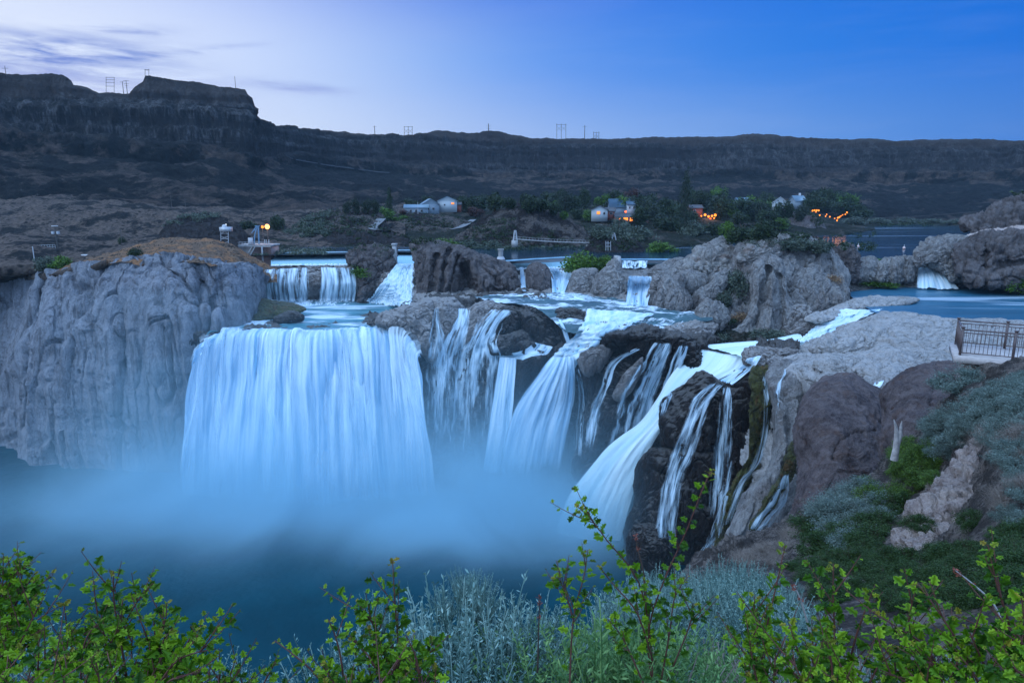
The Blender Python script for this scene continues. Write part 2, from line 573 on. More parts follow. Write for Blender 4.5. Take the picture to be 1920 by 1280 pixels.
M = {}
M['tufa'] = rockmat('pale_rock', (0.425, 0.408, 0.391), (0.323, 0.310, 0.302), (0.162, 0.153, 0.149), 0.10, 0.8, 0.4, bd=0.9, stain=(0.187, 0.110, 0.077), stain_amt=0.22)
M['cliff'] = rockmat('cliff_rock', (0.332, 0.350, 0.391), (0.269, 0.283, 0.317), (0.152, 0.158, 0.180), 0.07, 0.7, 0.65, bd=0.9, crack=0.7)
M['white'] = rockmat('white_rock', (0.442, 0.425, 0.399), (0.340, 0.323, 0.306), (0.187, 0.170, 0.162), 0.14, 0.7, 0.1, bd=0.5, stain=(0.170, 0.085, 0.051), stain_amt=0.5)
M['brown'] = rockmat('brown_rock', (0.219, 0.193, 0.189), (0.146, 0.125, 0.120), (0.062, 0.052, 0.052), 0.14, 0.8, 0.3, bd=0.6)
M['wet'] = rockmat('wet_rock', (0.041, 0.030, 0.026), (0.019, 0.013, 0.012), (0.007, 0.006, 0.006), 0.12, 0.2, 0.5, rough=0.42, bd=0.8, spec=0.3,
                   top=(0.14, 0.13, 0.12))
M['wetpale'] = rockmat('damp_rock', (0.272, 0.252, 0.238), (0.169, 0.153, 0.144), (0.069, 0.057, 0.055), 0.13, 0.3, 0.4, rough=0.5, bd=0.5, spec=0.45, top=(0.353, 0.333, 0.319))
M['purple'] = rockmat('purple_rock', (0.195, 0.156, 0.152), (0.125, 0.098, 0.098), (0.058, 0.044, 0.047), 0.22, 0.9, 0.1, bd=0.35, stain=(0.125, 0.058, 0.031), stain_amt=0.35, crack=0.5)
M['shelf'] = rockmat('shelf_rock', (0.340, 0.330, 0.323), (0.279, 0.272, 0.265), (0.170, 0.163, 0.156), 0.08, 0.3, 0.0, bd=0.2, crack=1.0)
M['moss'] = rockmat('mossy_rock', (0.115, 0.115, 0.022), (0.055, 0.058, 0.014), (0.020, 0.016, 0.008), 0.3, 0.2, 0.6, rough=0.4, bd=0.3, spec=0.5, stain=(0.15, 0.075, 0.02), stain_amt=0.8)
M['lava'] = rockmat('lava_rock', (0.053, 0.046, 0.045), (0.030, 0.027, 0.028), (0.014, 0.012, 0.014), 0.12, 0.8, 0.1, bd=0.8)
M['sand'] = rockmat('sand_bank', (0.55, 0.45, 0.40), (0.42, 0.34, 0.31), (0.22, 0.17, 0.15), 0.5, 0.4, 0.0, bd=0.15, crack=0.4)

# canyon wall: columnar basalt above, scrub-covered scree and dry grass below; 'band' 0 rim .. 1 foot
def wallmat():
    m, t = mat('canyon_wall')
    p = pos(t)
    band = t.n('ShaderNodeAttribute', attribute_name='band').outputs['Fac']
    n0 = t.noise(t.scaled(p, (1, 1, 2.0)), 0.012, 6, 0.62, 0.6)
    b = t.math('ADD', band, t.math('MULTIPLY', t.math('SUBTRACT', n0, 0.5), 0.16))
    colm = t.noise(t.scaled(p, (1, 0.6, 0.22)), 0.16, 8, 0.78)
    colf = t.noise(t.scaled(p, (1, 1, 0.10)), 0.5, 5, 0.7)
    lay = t.noise(t.scaled(p, (0.03, 0.03, 1)), 0.10, 5, 0.6)
    patchn = t.noise(p, 0.02, 5, 0.6)
    bas = t.ramp(t.math('ADD', t.math('MULTIPLY', colm, 0.5), t.math('ADD', t.math('MULTIPLY', colf, 0.25), t.math('MULTIPLY', patchn, 0.25))),
                 [(0.40, (0.006, 0.007, 0.009)), (0.49, (0.034, 0.033, 0.034)), (0.58, (0.16, 0.155, 0.158))])
    bas = t.mix(t.math('MULTIPLY', t.maprange(lay, 0.50, 0.56), 0.70), bas, (0.030, 0.027, 0.028))
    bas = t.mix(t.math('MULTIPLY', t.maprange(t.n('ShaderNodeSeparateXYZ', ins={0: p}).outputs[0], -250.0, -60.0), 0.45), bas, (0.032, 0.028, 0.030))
    fine = t.noise(p, 0.16, 6, 0.7)
    fine2 = t.noise(t.scaled(p, (1, 1, 1.0)), 0.030, 7, 0.70, 0.15)
    grass = t.ramp(fine, [(0.35, (0.030, 0.026, 0.025)), (0.5, (0.070, 0.055, 0.048)), (0.66, (0.14, 0.10, 0.082))])
    scrub = t.ramp(fine, [(0.40, (0.003, 0.005, 0.007)), (0.54, (0.009, 0.012, 0.013)), (0.68, (0.028, 0.028, 0.026))])
    big = t.noise(p, 0.006, 4, 0.6, 0.3)
    lowb = t.maprange(band, 0.50, 0.66)
    thr = t.math('ADD', t.math('SUBTRACT', fine2, t.math('MULTIPLY', lowb, 0.055)), t.math('MULTIPLY', t.math('SUBTRACT', big, 0.5), 0.55))
    scree = t.mix(t.maprange(thr, 0.46, 0.54), scrub, grass)
    c = t.mix(t.maprange(b, 0.42, 0.52), bas, scree)
    # a weathered, browner band under the rim
    c = t.mix(t.math('MULTIPLY', t.math('SUBTRACT', 1.0, t.maprange(b, 0.10, 0.2)), 0.7), c, (0.075, 0.058, 0.052))
    bump = t.math('ADD', t.math('MULTIPLY', colm, 2.0), t.math('ADD', colf, fine))
    finish(t, c, 0.9, bump, 6.0, 1.0, 0.1)
    return m
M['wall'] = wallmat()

def hillmat(name, sc=0.05, lo=0.47, hi=0.57, grass=((0.10, 0.085, 0.07), (0.20, 0.155, 0.125)), scrub=((0.010, 0.013, 0.013), (0.035, 0.036, 0.032)), orange=None):
    m, t = mat(name)
    p = pos(t)
    f = t.noise(p, sc * 14, 6, 0.7)
    g = t.noise(t.scaled(p, (1, 1, 1.0)), sc, 8, 0.72, 0.1)
    gr = t.mix(t.maprange(f, 0.35, 0.65), *grass)
    if orange:
        gr = t.mix(t.math('MULTIPLY', t.maprange(t.noise(p, sc * 2.0, 5), 0.48, 0.6), 0.9), gr, orange)
    sb = t.mix(t.maprange(f, 0.35, 0.65), *scrub)
    tuft = t.math('MULTIPLY', t.math('SUBTRACT', 1.0, t.maprange(t.voro(p, sc * 9), 0.15, 0.42)), 0.85)
    c = t.mix(t.maprange(g, lo, hi), sb, t.mix(tuft, gr, scrub[0]))
    bump = t.math('ADD', t.math('MULTIPLY', g, 2.0), f)
    finish(t, c, 0.92, bump, 2.2, 0.9, 0.1)
    return m
M['hill'] = hillmat('dry_hillside', 0.04, 0.43, 0.50, ((0.055, 0.044, 0.038), (0.135, 0.102, 0.084)), ((0.006, 0.008, 0.009), (0.022, 0.022, 0.021)))
M['ridge'] = hillmat('grassy_ridge', 0.12, 0.33, 0.45, ((0.150, 0.104, 0.076), (0.290, 0.192, 0.129)), orange=(0.370, 0.192, 0.099))
M['mound'] = hillmat('rocky_mound', 0.09, 0.46, 0.56, ((0.078, 0.066, 0.060), (0.132, 0.114, 0.102)), ((0.014, 0.012, 0.012), (0.036, 0.031, 0.030)))
M['bank'] = hillmat('river_bank', 0.07, 0.50, 0.62, ((0.049, 0.043, 0.036), (0.091, 0.077, 0.063)), ((0.010, 0.013, 0.010), (0.022, 0.028, 0.017)))
M['soil'] = hillmat('near_ground', 1.2, 0.46, 0.58, ((0.26, 0.22, 0.19), (0.40, 0.34, 0.30)), ((0.07, 0.065, 0.06), (0.14, 0.12, 0.11)))
M['gravel'] = plain('pale_gravel', (0.26, 0.25, 0.25), 0.9, 0.1, var=0.3, scale=0.6)

def stillwater(name, deep, rough, sc, bd, vec=(1, 1, 1), foam=0.0, foamlo=0.55, spec=0.5, ior=1.33):
    m, t = mat(name)
    p = t.scaled(pos(t), vec)
    n = t.noise(p, sc, 5, 0.6, 0.3)
    n2 = t.noise(p, sc * 5, 4, 0.6)
    c = t.mix(t.maprange(n, 0.35, 0.65), deep, tuple(x * 1.5 for x in deep))
    if foam:
        fn = t.noise(p, sc * 0.7, 6, 0.62, 0.9)
        fm = t.math('MULTIPLY', t.maprange(fn, foamlo, foamlo + 0.13), foam)
        c = t.mix(fm, c, (0.62, 0.72, 0.80))
        b = finish(t, c, rough, t.math('ADD', n, t.math('MULTIPLY', n2, 0.3)), bd, 1.0, spec, IOR=ior)
        r = t.math('ADD', t.math('MULTIPLY', fm, 0.6), rough, clamp=True)
        t.link(r, b.inputs['Roughness'])
    else:
        finish(t, c, rough, t.math('ADD', n, t.math('MULTIPLY', n2, 0.3)), bd, 1.0, spec, IOR=ior)
    return m
M['basin'] = stillwater('basin_water', (0.002, 0.030, 0.042), 0.35, 0.05, 0.6, (1, 1, 1), spec=0.5, ior=1.10)
M['lake'] = stillwater('river_water', (0.004, 0.018, 0.030), 0.14, 0.035, 0.02, (0.12, 2.4, 1), foam=0.25, foamlo=0.56, ior=1.18)  # foam here is pale colour painted in for bands of reflected sky
M['pool'] = stillwater('pool_water', (0.045, 0.15, 0.19), 0.30, 0.08, 0.10, (0.5, 1.6, 1), foam=0.85, foamlo=0.46, ior=1.2)
M['stream'] = stillwater('stream_water', (0.035, 0.075, 0.09), 0.30, 0.22, 0.2, (0.5, 1.5, 1), foam=0.9, foamlo=0.47, ior=1.22)
M['bay'] = stillwater('bay_water', (0.018, 0.080, 0.13), 0.28, 0.035, 0.08, (0.35, 1.9, 1), foam=0.4, foamlo=0.54, ior=1.2)

# falling water drawn out by a long exposure: whitish sheet, denser and thinner in strands along the flow
def fallmat(name, su=1.0, sv=0.05, base=0.5, contrast=1.2, col=(0.74, 0.90, 0.96), green=0.0, fine=3.0, rough=0.7, bd=0.10, amax=1.0, lo=None):
    m, t = mat(name)
    uv = t.n('ShaderNodeUVMap', uv_map='UVMap').outputs[0]
    dens = t.n('ShaderNodeAttribute', attribute_name='dens').outputs['Fac']
    q = t.scaled(uv, (su, sv, 1))
    n1 = t.noise(q, 1.0, 5, 0.6, 0.15)
    n2 = t.noise(t.scaled(uv, (su * fine, sv * 1.6, 1)), 1.0, 4, 0.6, 0.05)
    n3 = t.noise(t.scaled(uv, (su * fine * 3, sv * 2.5, 1)), 1.0, 3, 0.6)
    s = t.math('ADD', t.math('MULTIPLY', n1, 0.5), t.math('ADD', t.math('MULTIPLY', n2, 0.33), t.math('MULTIPLY', n3, 0.17)))
    a = t.math('ADD', t.math('MULTIPLY', t.math('SUBTRACT', s, 0.5), contrast * 4.0), base)
    a = t.math('ADD', a, t.math('MULTIPLY', t.math('SUBTRACT', dens, 0.5), 1.8))
    a = t.math('MULTIPLY', t.maprange(a, 0.0, 1.0), amax)
    c = t.mix(t.maprange(s, 0.36, 0.60), lo or tuple(x * 0.80 for x in col), col)
    bn = t.n('ShaderNodeBump', ins={'Distance': bd, 'Strength': 0.5, 'Height': n1})
    b = t.n('ShaderNodeBsdfPrincipled', ins={'Base Color': c, 'Roughness': rough, 'Specular IOR Level': 0.3, 'Normal': bn.outputs[0]})
    tl = t.n('ShaderNodeBsdfTranslucent', ins={'Color': (*col, 1), 'Normal': bn.outputs[0]})
    ms = t.n('ShaderNodeMixShader', ins={0: 0.22, 1: b.outputs[0], 2: tl.outputs[0]})
    tr = t.n('ShaderNodeBsdfTransparent')
    mx = t.n('ShaderNodeMixShader', ins={0: a, 1: tr.outputs[0], 2: ms.outputs[0]})
    t.n('ShaderNodeOutputMaterial', ins={0: mx.outputs[0]})
    return m
M['fall'] = fallmat('falling_water', 0.40, 0.022, 1.05, 0.7, col=(0.72, 0.86, 0.95), lo=(0.17, 0.40, 0.60))
M['strands'] = fallmat('water_strands', 0.30, 0.018, 0.12, 1.7, col=(0.88, 0.97, 1.0), lo=(0.6, 0.82, 0.95), fine=2.2, amax=0.8)
M['fallthin'] = fallmat('thin_falling_water', 0.5, 0.04, 0.55, 1.5, fine=2.5, col=(0.84, 0.95, 1.0), lo=(0.30, 0.56, 0.74))
M['falldense'] = fallmat('dense_falling_water', 0.5, 0.03, 1.0, 0.8, col=(0.84, 0.95, 1.0), lo=(0.36, 0.62, 0.76))
M['chute'] = fallmat('chute_water', 0.30, 0.015, 1.25, 0.35, col=(0.84, 0.96, 0.95), lo=(0.52, 0.74, 0.80), bd=0.05)
M['rapid'] = fallmat('rapid_water', 0.5, 0.16, 0.62, 1.6, fine=2.4, bd=0.15, amax=0.95, col=(0.84, 0.95, 1.0), lo=(0.36, 0.62, 0.80))
M['trickle'] = fallmat('trickle_water', 1.2, 0.10, 0.42, 0.9, fine=2.2, amax=0.8, col=(0.74, 0.90, 1.0), lo=(0.42, 0.68, 0.86))

# man-made things
M['concrete'] = plain('concrete', (0.30, 0.30, 0.30), 0.85, 0.2, var=0.25, scale=0.5)
M['redconc'] = plain('reddish_concrete', (0.24, 0.165, 0.15), 0.85, 0.2, var=0.2, scale=0.4)
M['palepaint'] = plain('pale_paint', (0.42, 0.43, 0.45), 0.6, var=0.08)
M['housewall'] = plain('house_wall', (0.17, 0.22, 0.26), 0.7, var=0.06)
M['whitewall'] = plain('white_wall', (0.34, 0.38, 0.40), 0.7, var=0.06)
M['redwood'] = plain('red_timber', (0.22, 0.06, 0.04), 0.8)
M['metalroof'] = plain('metal_roof', (0.14, 0.22, 0.28), 0.4, 0.5, var=0.06)
M['darkroof'] = plain('shingle_roof', (0.07, 0.075, 0.085), 0.85, var=0.2)
M['blueroof'] = plain('blue_roof', (0.05, 0.10, 0.15), 0.6, var=0.1)
M['glass'] = plain('window_glass', (0.03, 0.035, 0.04), 0.1, 0.6)
M['darkmetal'] = plain('dark_metal', (0.06, 0.055, 0.06), 0.45, 0.5, var=0.15)
M['railmetal'] = plain('brown_rail_metal', (0.10, 0.072, 0.070), 0.5, 0.5, var=0.15, scale=6)
M['steel'] = plain('galvanised_steel', (0.42, 0.44, 0.46), 0.5, 0.5, metal=0.3)
M['pylon'] = plain('weathered_pole', (0.07, 0.065, 0.06), 0.8)
M['bluesteel'] = plain('blue_steel', (0.12, 0.22, 0.32), 0.5)
M['deck'] = plain('deck_stone', (0.42, 0.39, 0.38), 0.8, var=0.15, scale=5)
M['stucco'] = plain('brown_stucco', (0.25, 0.185, 0.165), 0.9, var=0.2, scale=6)
M['asphalt'] = plain('asphalt', (0.14, 0.145, 0.15), 0.9, var=0.15, scale=0.3)
M['bark'] = plain('bark', (0.07, 0.05, 0.04), 0.9, var=0.3, scale=4)
M['deadwood'] = plain('dead_wood', (0.36, 0.34, 0.33), 0.8, var=0.25, scale=8)
M['buoy'] = plain('buoy_paint', (0.7, 0.5, 0.45), 0.4)
M['lamp_orange'] = glow('lamp_orange', (1.0, 0.42, 0.12), 4.5)
M['lamp_gold'] = glow('lamp_gold', (1.0, 0.27, 0.035), 2.6)
M['window_orange'] = glow('lit_window', (1.0, 0.26, 0.05), 2.0)
M['window_red'] = glow('red_lamp', (1.0, 0.10, 0.02), 5.0)
M['lamp_white'] = glow('lamp_white', (0.8, 0.9, 1.0), 1.2)

def leafmat(name, c1, c2, c3=None, rough=0.55, sc=0.6, trans=0.25, tip=None):
    m, t = mat(name)
    g = t.n('ShaderNodeNewGeometry')
    rnd = g.outputs['Random Per Island']
    p = t.n('ShaderNodeTexCoord').outputs['Object']
    n = t.noise(p, sc, 4, 0.6)
    f = t.math('ADD', t.math('MULTIPLY', rnd, 0.55), t.math('MULTIPLY', n, 0.45))
    c = t.ramp(f, [(0.25, c1), (0.50, c2), (0.75, c3 or c2)])
    if tip:
        c = t.mix(t.n('ShaderNodeAttribute', attribute_name='tip').outputs['Fac'], c, tip)
    b = t.n('ShaderNodeBsdfPrincipled', ins={'Base Color': c, 'Roughness': rough, 'Specular IOR Level': 0.3})
    tl = t.n('ShaderNodeBsdfTranslucent', ins={'Color': c})
    ms = t.n('ShaderNodeMixShader', ins={0: trans, 1: b.outputs[0], 2: tl.outputs[0]})
    t.n('ShaderNodeOutputMaterial', ins={0: ms.outputs[0]})
    return m
M['leaf'] = leafmat('shrub_leaves', (0.027, 0.090, 0.005), (0.102, 0.246, 0.006), (0.258, 0.443, 0.016), sc=6, trans=0.4, tip=(0.422, 0.295, 0.040))
M['leafdark'] = leafmat('dark_leaves', (0.016, 0.041, 0.011), (0.032, 0.072, 0.016), (0.054, 0.099, 0.027), sc=2)
M['sage'] = leafmat('sage_leaves', (0.085, 0.128, 0.111), (0.136, 0.196, 0.170), (0.204, 0.264, 0.230), sc=2)
M['rabbit'] = leafmat('rabbitbrush', (0.051, 0.119, 0.107), (0.170, 0.306, 0.271), (0.306, 0.459, 0.410), sc=4, trans=0.15)
M['rabbitgreen'] = leafmat('green_rabbitbrush', (0.064, 0.160, 0.048), (0.144, 0.288, 0.096), (0.272, 0.448, 0.160), sc=4, trans=0.2)
M['rabbitdry'] = leafmat('dry_brush', (0.16, 0.13, 0.11), (0.25, 0.21, 0.18), (0.34, 0.30, 0.26), sc=4, trans=0.1)
M['stem'] = plain('red_stem', (0.12, 0.045, 0.035), 0.6, var=0.25, scale=20)
M['tree'] = leafmat('tree_leaves', (0.011, 0.022, 0.010), (0.021, 0.040, 0.014), (0.036, 0.064, 0.022), sc=0.3)
M['treebright'] = leafmat('bright_tree_leaves', (0.030, 0.072, 0.009), (0.064, 0.136, 0.013), (0.111, 0.204, 0.025), sc=0.3)
M['treegrey'] = leafmat('grey_tree_leaves', (0.011, 0.022, 0.013), (0.022, 0.038, 0.022), (0.040, 0.061, 0.035), sc=0.3)
M['treered'] = leafmat('reddish_tree_leaves', (0.035, 0.015, 0.015), (0.06, 0.025, 0.02), (0.11, 0.045, 0.03), sc=0.3)
M['bushgreen'] = leafmat('bush_leaves', (0.03, 0.065, 0.012), (0.065, 0.13, 0.018), (0.13, 0.22, 0.035), sc=0.5)
M['bushsage'] = leafmat('sagebrush_leaves', (0.04, 0.055, 0.04), (0.075, 0.10, 0.07), (0.12, 0.15, 0.11), sc=0.5)
M['drygrass'] = leafmat('dry_grass', (0.15, 0.08, 0.04), (0.25, 0.15, 0.08), (0.36, 0.25, 0.14), sc=0.5)

# ------------------------------------------------------------------ the land, from far to near
def yz(px, Y, z):
    f = Y * cp - (z - CAMZ) * sp_
    up = Y * sp_ + (z - CAMZ) * cp
    return (px, 640 - FPX * up / f, Y)
def pzof(p):
    return toworld(np.array(p, dtype=float))[2]
def xrow(pts, xs):
    A = np.array(pts, dtype=float)
    return np.column_stack([xs, np.interp(xs, A[:, 0], A[:, 1]), np.interp(xs, A[:, 0], A[:, 2])])
# ground sheet out to the horizon, far below the rims
G0 = np.array([[x, y, -14.0] for y in np.linspace(-300, 1500, 25) for x in np.linspace(-1900, 1900, 25)]).reshape(25, 25, 3)
tag(link('ground', new_mesh('ground', G0, gridfaces(25, 25), M['hill'])), kind='structure')

# canyon wall
sil = [(-260, 132), (-60, 136), (0, 137), (40, 141), (58, 137), (90, 138), (115, 141), (133, 152), (136, 160), (160, 165), (186, 176), (246, 176), (252, 166), (268, 153), (272, 142), (300, 146),
       (370, 155), (430, 165), (460, 170), (463, 184), (470, 200), (476, 222), (500, 235), (545, 240), (575, 243), (620, 246), (660, 250), (700, 255), (738, 256), (743, 262), (776, 262), (790, 252),
       (820, 246), (870, 249), (898, 249), (906, 245), (935, 246), (960, 253), (1000, 260), (1050, 260), (1100, 261), (1160, 261), (1230, 257), (1270, 258), (1370, 257), (1395, 254),
       (1420, 252), (1440, 253), (1500, 258), (1560, 260), (1600, 262), (1640, 261), (1655, 264), (1680, 266), (1720, 263), (1760, 262), (1820, 261), (1920, 265), (2200, 268)]
xs = np.linspace(-260, 2200, 1100)
ysil = np.interp(xs, *zip(*sil))
Yrim = np.interp(xs, [-260, 0, 250, 460, 480, 560, 700, 950, 1300, 1650, 1920, 2200], [520, 560, 600, 640, 660, 760, 860, 920, 950, 900, 820, 760])
def wrow(ypts, dY, Ypts=None):
    y = np.interp(xs, *zip(*ypts))
    Y = Yrim - dY if Ypts is None else np.interp(xs, *zip(*Ypts))
    return np.column_stack([xs, y, Y])
r_rim = np.column_stack([xs, ysil + 1.5 * 0, Yrim])
zr = toworld(r_rim)[:, 2]
r_back = np.array([yz(x, Y + 260, z - 1) for x, Y, z in zip(xs, Yrim, zr)])
r_back2 = np.array([yz(x, Y + 25, z + 0.2) for x, Y, z in zip(xs, Yrim, zr)])
r1 = wrow([(-260, 195), (0, 192), (200, 203), (270, 205), (460, 222), (480, 240), (600, 262), (900, 275), (1300, 280), (1700, 285), (2200, 285)], 10)
r1b = r1 + np.array([0, 1.5, -9])
r2 = wrow([(-260, 250), (0, 250), (200, 262), (400, 284), (480, 296), (560, 292), (700, 305), (900, 318), (1100, 320), (1300, 318), (1500, 316), (1700, 322), (2200, 316)], 32)
r2b = r2 + np.array([0, 3, -16])
r3 = wrow([(-260, 285), (0, 284), (200, 300), (400, 308), (480, 318), (560, 312), (700, 326), (900, 338), (1300, 338), (1500, 340), (1700, 345), (2200, 338)], 60)
foot = [(-260, 366), (0, 364), (200, 374), (350, 390), (480, 398), (600, 396), (700, 388), (900, 392), (1100, 388), (1300, 390), (1450, 402), (1560, 416), (1650, 420), (1750, 421), (1920, 418), (2200, 412)]
footY = [(-260, 400), (0, 420), (200, 430), (480, 440), (600, 450), (900, 520), (1300, 540), (1450, 560), (1560, 560), (1650, 560), (1920, 560), (2200, 560)]
r4 = wrow(foot, 0, footY)
r4m = (r3 + r4) / 2 + np.array([0, 3, -10])
zf = toworld(r4)[:, 2]
r5 = np.array([yz(x, Y - 40, min(z - 4, 53)) for (x, y, Y), z in zip(r4, zf)])
r6 = np.array([yz(x, Y - 60, 44) for (x, y, Y), z in zip(r4, zf)])
def wdisp(G, n, t):
    v = np.broadcast_to(t[:, None], G.shape[:2])
    cliffy = sstep(1.8, 2.2, v) * (1 - sstep(6.4, 7.2, v))
    p = G * np.array([0.055, 0.055, 0.012])
    col = ridged(p, 5, 0.6) * 5.0 + fbm(G * 0.011, 4) * 7
    lay = gnoise(G * np.array([0.004, 0.004, 0.16])) * 3.0
    rim = np.exp(-((v - 2) / 0.3) ** 2)
    scree = fbm(G * np.array([0.02, 0.02, 0.03]), 6, 0.55) * 5.0 + ridged(G * np.array([0.012, 0.012, 0.004]), 4) * 5.0
    d = cliffy * (col + lay) * (1 - 0.75 * rim) + (1 - cliffy) * sstep(5.5, 7, v) * scree
    D = n * d[..., None]
    D[..., 2] += fbm(G * 0.06, 5, 0.7) * 0.9 * rim
    return D
BAND = np.interp(np.arange(12), [0, 1, 2, 3, 4, 5, 6, 7, 8, 9, 10, 11], [0, 0, 0.02, 0.20, 0.23, 0.40, 0.47, 0.58, 0.78, 1, 1, 1])
def wattr(G, t):
    b = np.interp(t, np.arange(12), BAND)
    return {'band': np.repeat(b[:, None], G.shape[1], 1)}
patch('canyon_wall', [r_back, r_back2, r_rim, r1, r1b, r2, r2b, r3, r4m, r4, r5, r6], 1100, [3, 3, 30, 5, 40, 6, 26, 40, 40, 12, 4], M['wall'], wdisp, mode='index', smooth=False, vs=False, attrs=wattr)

# reservoir water
fr = [Z(470, 479, 54.5), Z(505, 478.5, 54.5), Z(655, 476.5, 54.5), Z(743, 473, 54.5), Z(775, 473, 54.5), Z(940, 489, 54.5), Z(1065, 481.5, 54.5), Z(1150, 486, 54.5), Z(1300, 486, 54.5), Z(1450, 492, 54.5),
      Z(1560, 490, 54.5), Z(1720, 493, 54.5), Z(1790, 493, 54.5), Z(2200, 493, 54.5)]
bk = [yz(x, 900, 54.5) for x in np.linspace(200, 2300, 14)]
patch('reservoir_water', [fr, bk], 120, 60, M['lake'], mode='index', smooth=False, vs=False)

# left hillside
hx = np.linspace(-300, 760, 200)
def hrow(y, Y):
    return np.column_stack([hx, np.interp(hx, *zip(*y)), np.interp(hx, *zip(*Y))])
hA = hrow([(-300, 356), (0, 360), (200, 370), (350, 386), (480, 393), (620, 392), (760, 384)], [(-300, 440), (760, 460)])
hB = hrow([(-300, 400), (0, 398), (200, 400), (350, 406), (480, 412), (620, 404), (760, 400)], [(-300, 350), (480, 360), (760, 400)])
hC = hrow([(-300, 445), (0, 442), (200, 445), (350, 445), (480, 436), (620, 432), (760, 425)], [(-300, 290), (480, 320), (760, 350)])
hD = np.column_stack([hx, *zip(*[Z(x, y, z)[1:] for x, y, z in zip(hx, np.interp(hx, [-300, 0, 100, 200, 400, 480, 520, 760], [520, 505, 498, 484, 470, 468, 464, 462]), np.interp(hx, [-300, 0, 400, 480, 520, 760], [50, 53, 56, 55, 54.2, 54.2]))])])
hE = np.column_stack([hx, *zip(*[Z(x, y, z)[1:] for x, y, z in zip(hx, hD[:, 1] + 25, np.interp(hx, [-300, 400, 500, 760], [47, 49, 50, 50]))])])
def hdisp(amp, f=0.05, up=True, rg=0.6):
    def fn(G, n, t):
        d = fbm(G * f, 6, 0.55) * amp + ridged(G * f * 2.3, 4) * amp * rg
        D = n * d[..., None] * 0.5
        D[..., 2] += d * 0.6
        return D
    return fn
patch('hillside', [hA, hB, hC, hD, hE], 420, [40, 60, 70, 10], M['hill'], hdisp(1.8), mode='index', smooth=False)

# middle bank with the houses
bx = np.linspace(460, 1640, 200)
def brow(y, Y=None, z=None):
    yy = np.interp(bx, *zip(*y))
    if z is not None:
        zz = np.interp(bx, *zip(*z))
        return np.array([Z(x, a, b) for x, a, b in zip(bx, yy, zz)])
    return np.column_stack([bx, yy, np.interp(bx, *zip(*Y))])
b0 = brow([(460, 396), (700, 388), (900, 388), (1100, 384), (1300, 384), (1450, 396), (1560, 412), (1640, 420)], [(460, 470), (900, 510), (1560, 560), (1640, 560)])
b1 = brow([(460, 415), (700, 404), (900, 402), (1100, 400), (1300, 402), (1450, 410), (1560, 420), (1640, 424)], [(460, 400), (900, 430), (1300, 420), (1500, 440), (1640, 500)])
b2 = brow([(460, 440), (700, 432), (900, 432), (1100, 428), (1300, 432), (1450, 428), (1560, 430), (1640, 428)], [(460, 330), (900, 360), (1300, 340), (1500, 390), (1640, 460)])
b3 = brow([(460, 466), (800, 462), (950, 462), (1080, 460), (1180, 470), (1290, 462), (1400, 455), (1480, 450), (1560, 444), (1640, 432)], z=[(460, 54.3), (1640, 54.3)])
b4 = brow([(460, 480), (800, 476), (1180, 482), (1290, 472), (1400, 466), (1560, 455), (1640, 440)], z=[(460, 51), (1640, 51)])
patch('river_bank', [b0, b1, b2, b3, b4], 420, [30, 40, 40, 8], M['bank'], hdisp(1.3, 0.06), mode='index', smooth=False)
# far right shore
patch('far_shore', [[(1540, 408, 560), (1650, 412, 560), (1760, 412, 560), (1900, 408, 560), (2200, 405, 540)],
                    [Z(1540, 430, 54.4), Z(1600, 427, 54.4), Z(1700, 421, 54.4), Z(1800, 424, 54.4), Z(2200, 428, 54.4)],
                    [Z(1540, 440, 52), Z(1600, 437, 52), Z(1700, 427, 52), Z(1800, 430, 52), Z(2200, 434, 52)]], 200, 30, M['bank'], hdisp(0.8, 0.08), mode='index')

# mounds and lava knobs on the banks
def mound(outline, Y, bulge, m, amp=1.2, freq=0.12, kind='rough', **kw):
    o = rock('hill', outline, Y, bulge, m, amp=amp, freq=freq, kind=kind, n=200, m=60, struct=True, **kw)
    return o
mound([(840, 470), (866, 440), (900, 411), (940, 394), (975, 383), (1010, 388), (1035, 398), (1060, 410), (1095, 428), (1130, 450), (1150, 475)], (330, 295), 22, M['mound'], 1.6, 0.10)
mound([(690, 445), (715, 415), (760, 400), (810, 402), (860, 408), (890, 420), (880, 440), (800, 448)], (385, 350), 15, M['mound'], 0.8)
mound([(520, 470), (545, 430), (580, 408), (625, 394), (670, 392), (712, 402), (735, 440), (745, 470)], (350, 300), 18, M['mound'], 1.3)
mound([(560, 475), (590, 452), (640, 440), (700, 436), (760, 445), (775, 455), (780, 478)], (300, 282), 10, M['lava'], 1.4, 0.16)
mound([(300, 470), (312, 425), (345, 408), (375, 403), (410, 408), (440, 425), (470, 450), (480, 478), (400, 480)], (290, 255), 12, M['lava'], 1.4, 0.16)
mound([(380, 480), (420, 455), (500, 462), (560, 470), (590, 480), (560, 488), (470, 488)], (265, 262), 6, M['mound'], 0.7, 0.16)
mound([(1465, 450), (1470, 415), (1485, 402), (1510, 396), (1530, 405), (1548, 425), (1556, 446), (1520, 452)], (425, 400), 12, M['brown'], 1.4, 0.12)
mound([(1106, 484), (1108, 446), (1122, 440), (1140, 443), (1150, 452), (1165, 448), (1195, 452), (1210, 478), (1200, 490)], (262, 250), 6, M['lava'], 0.8, 0.25)

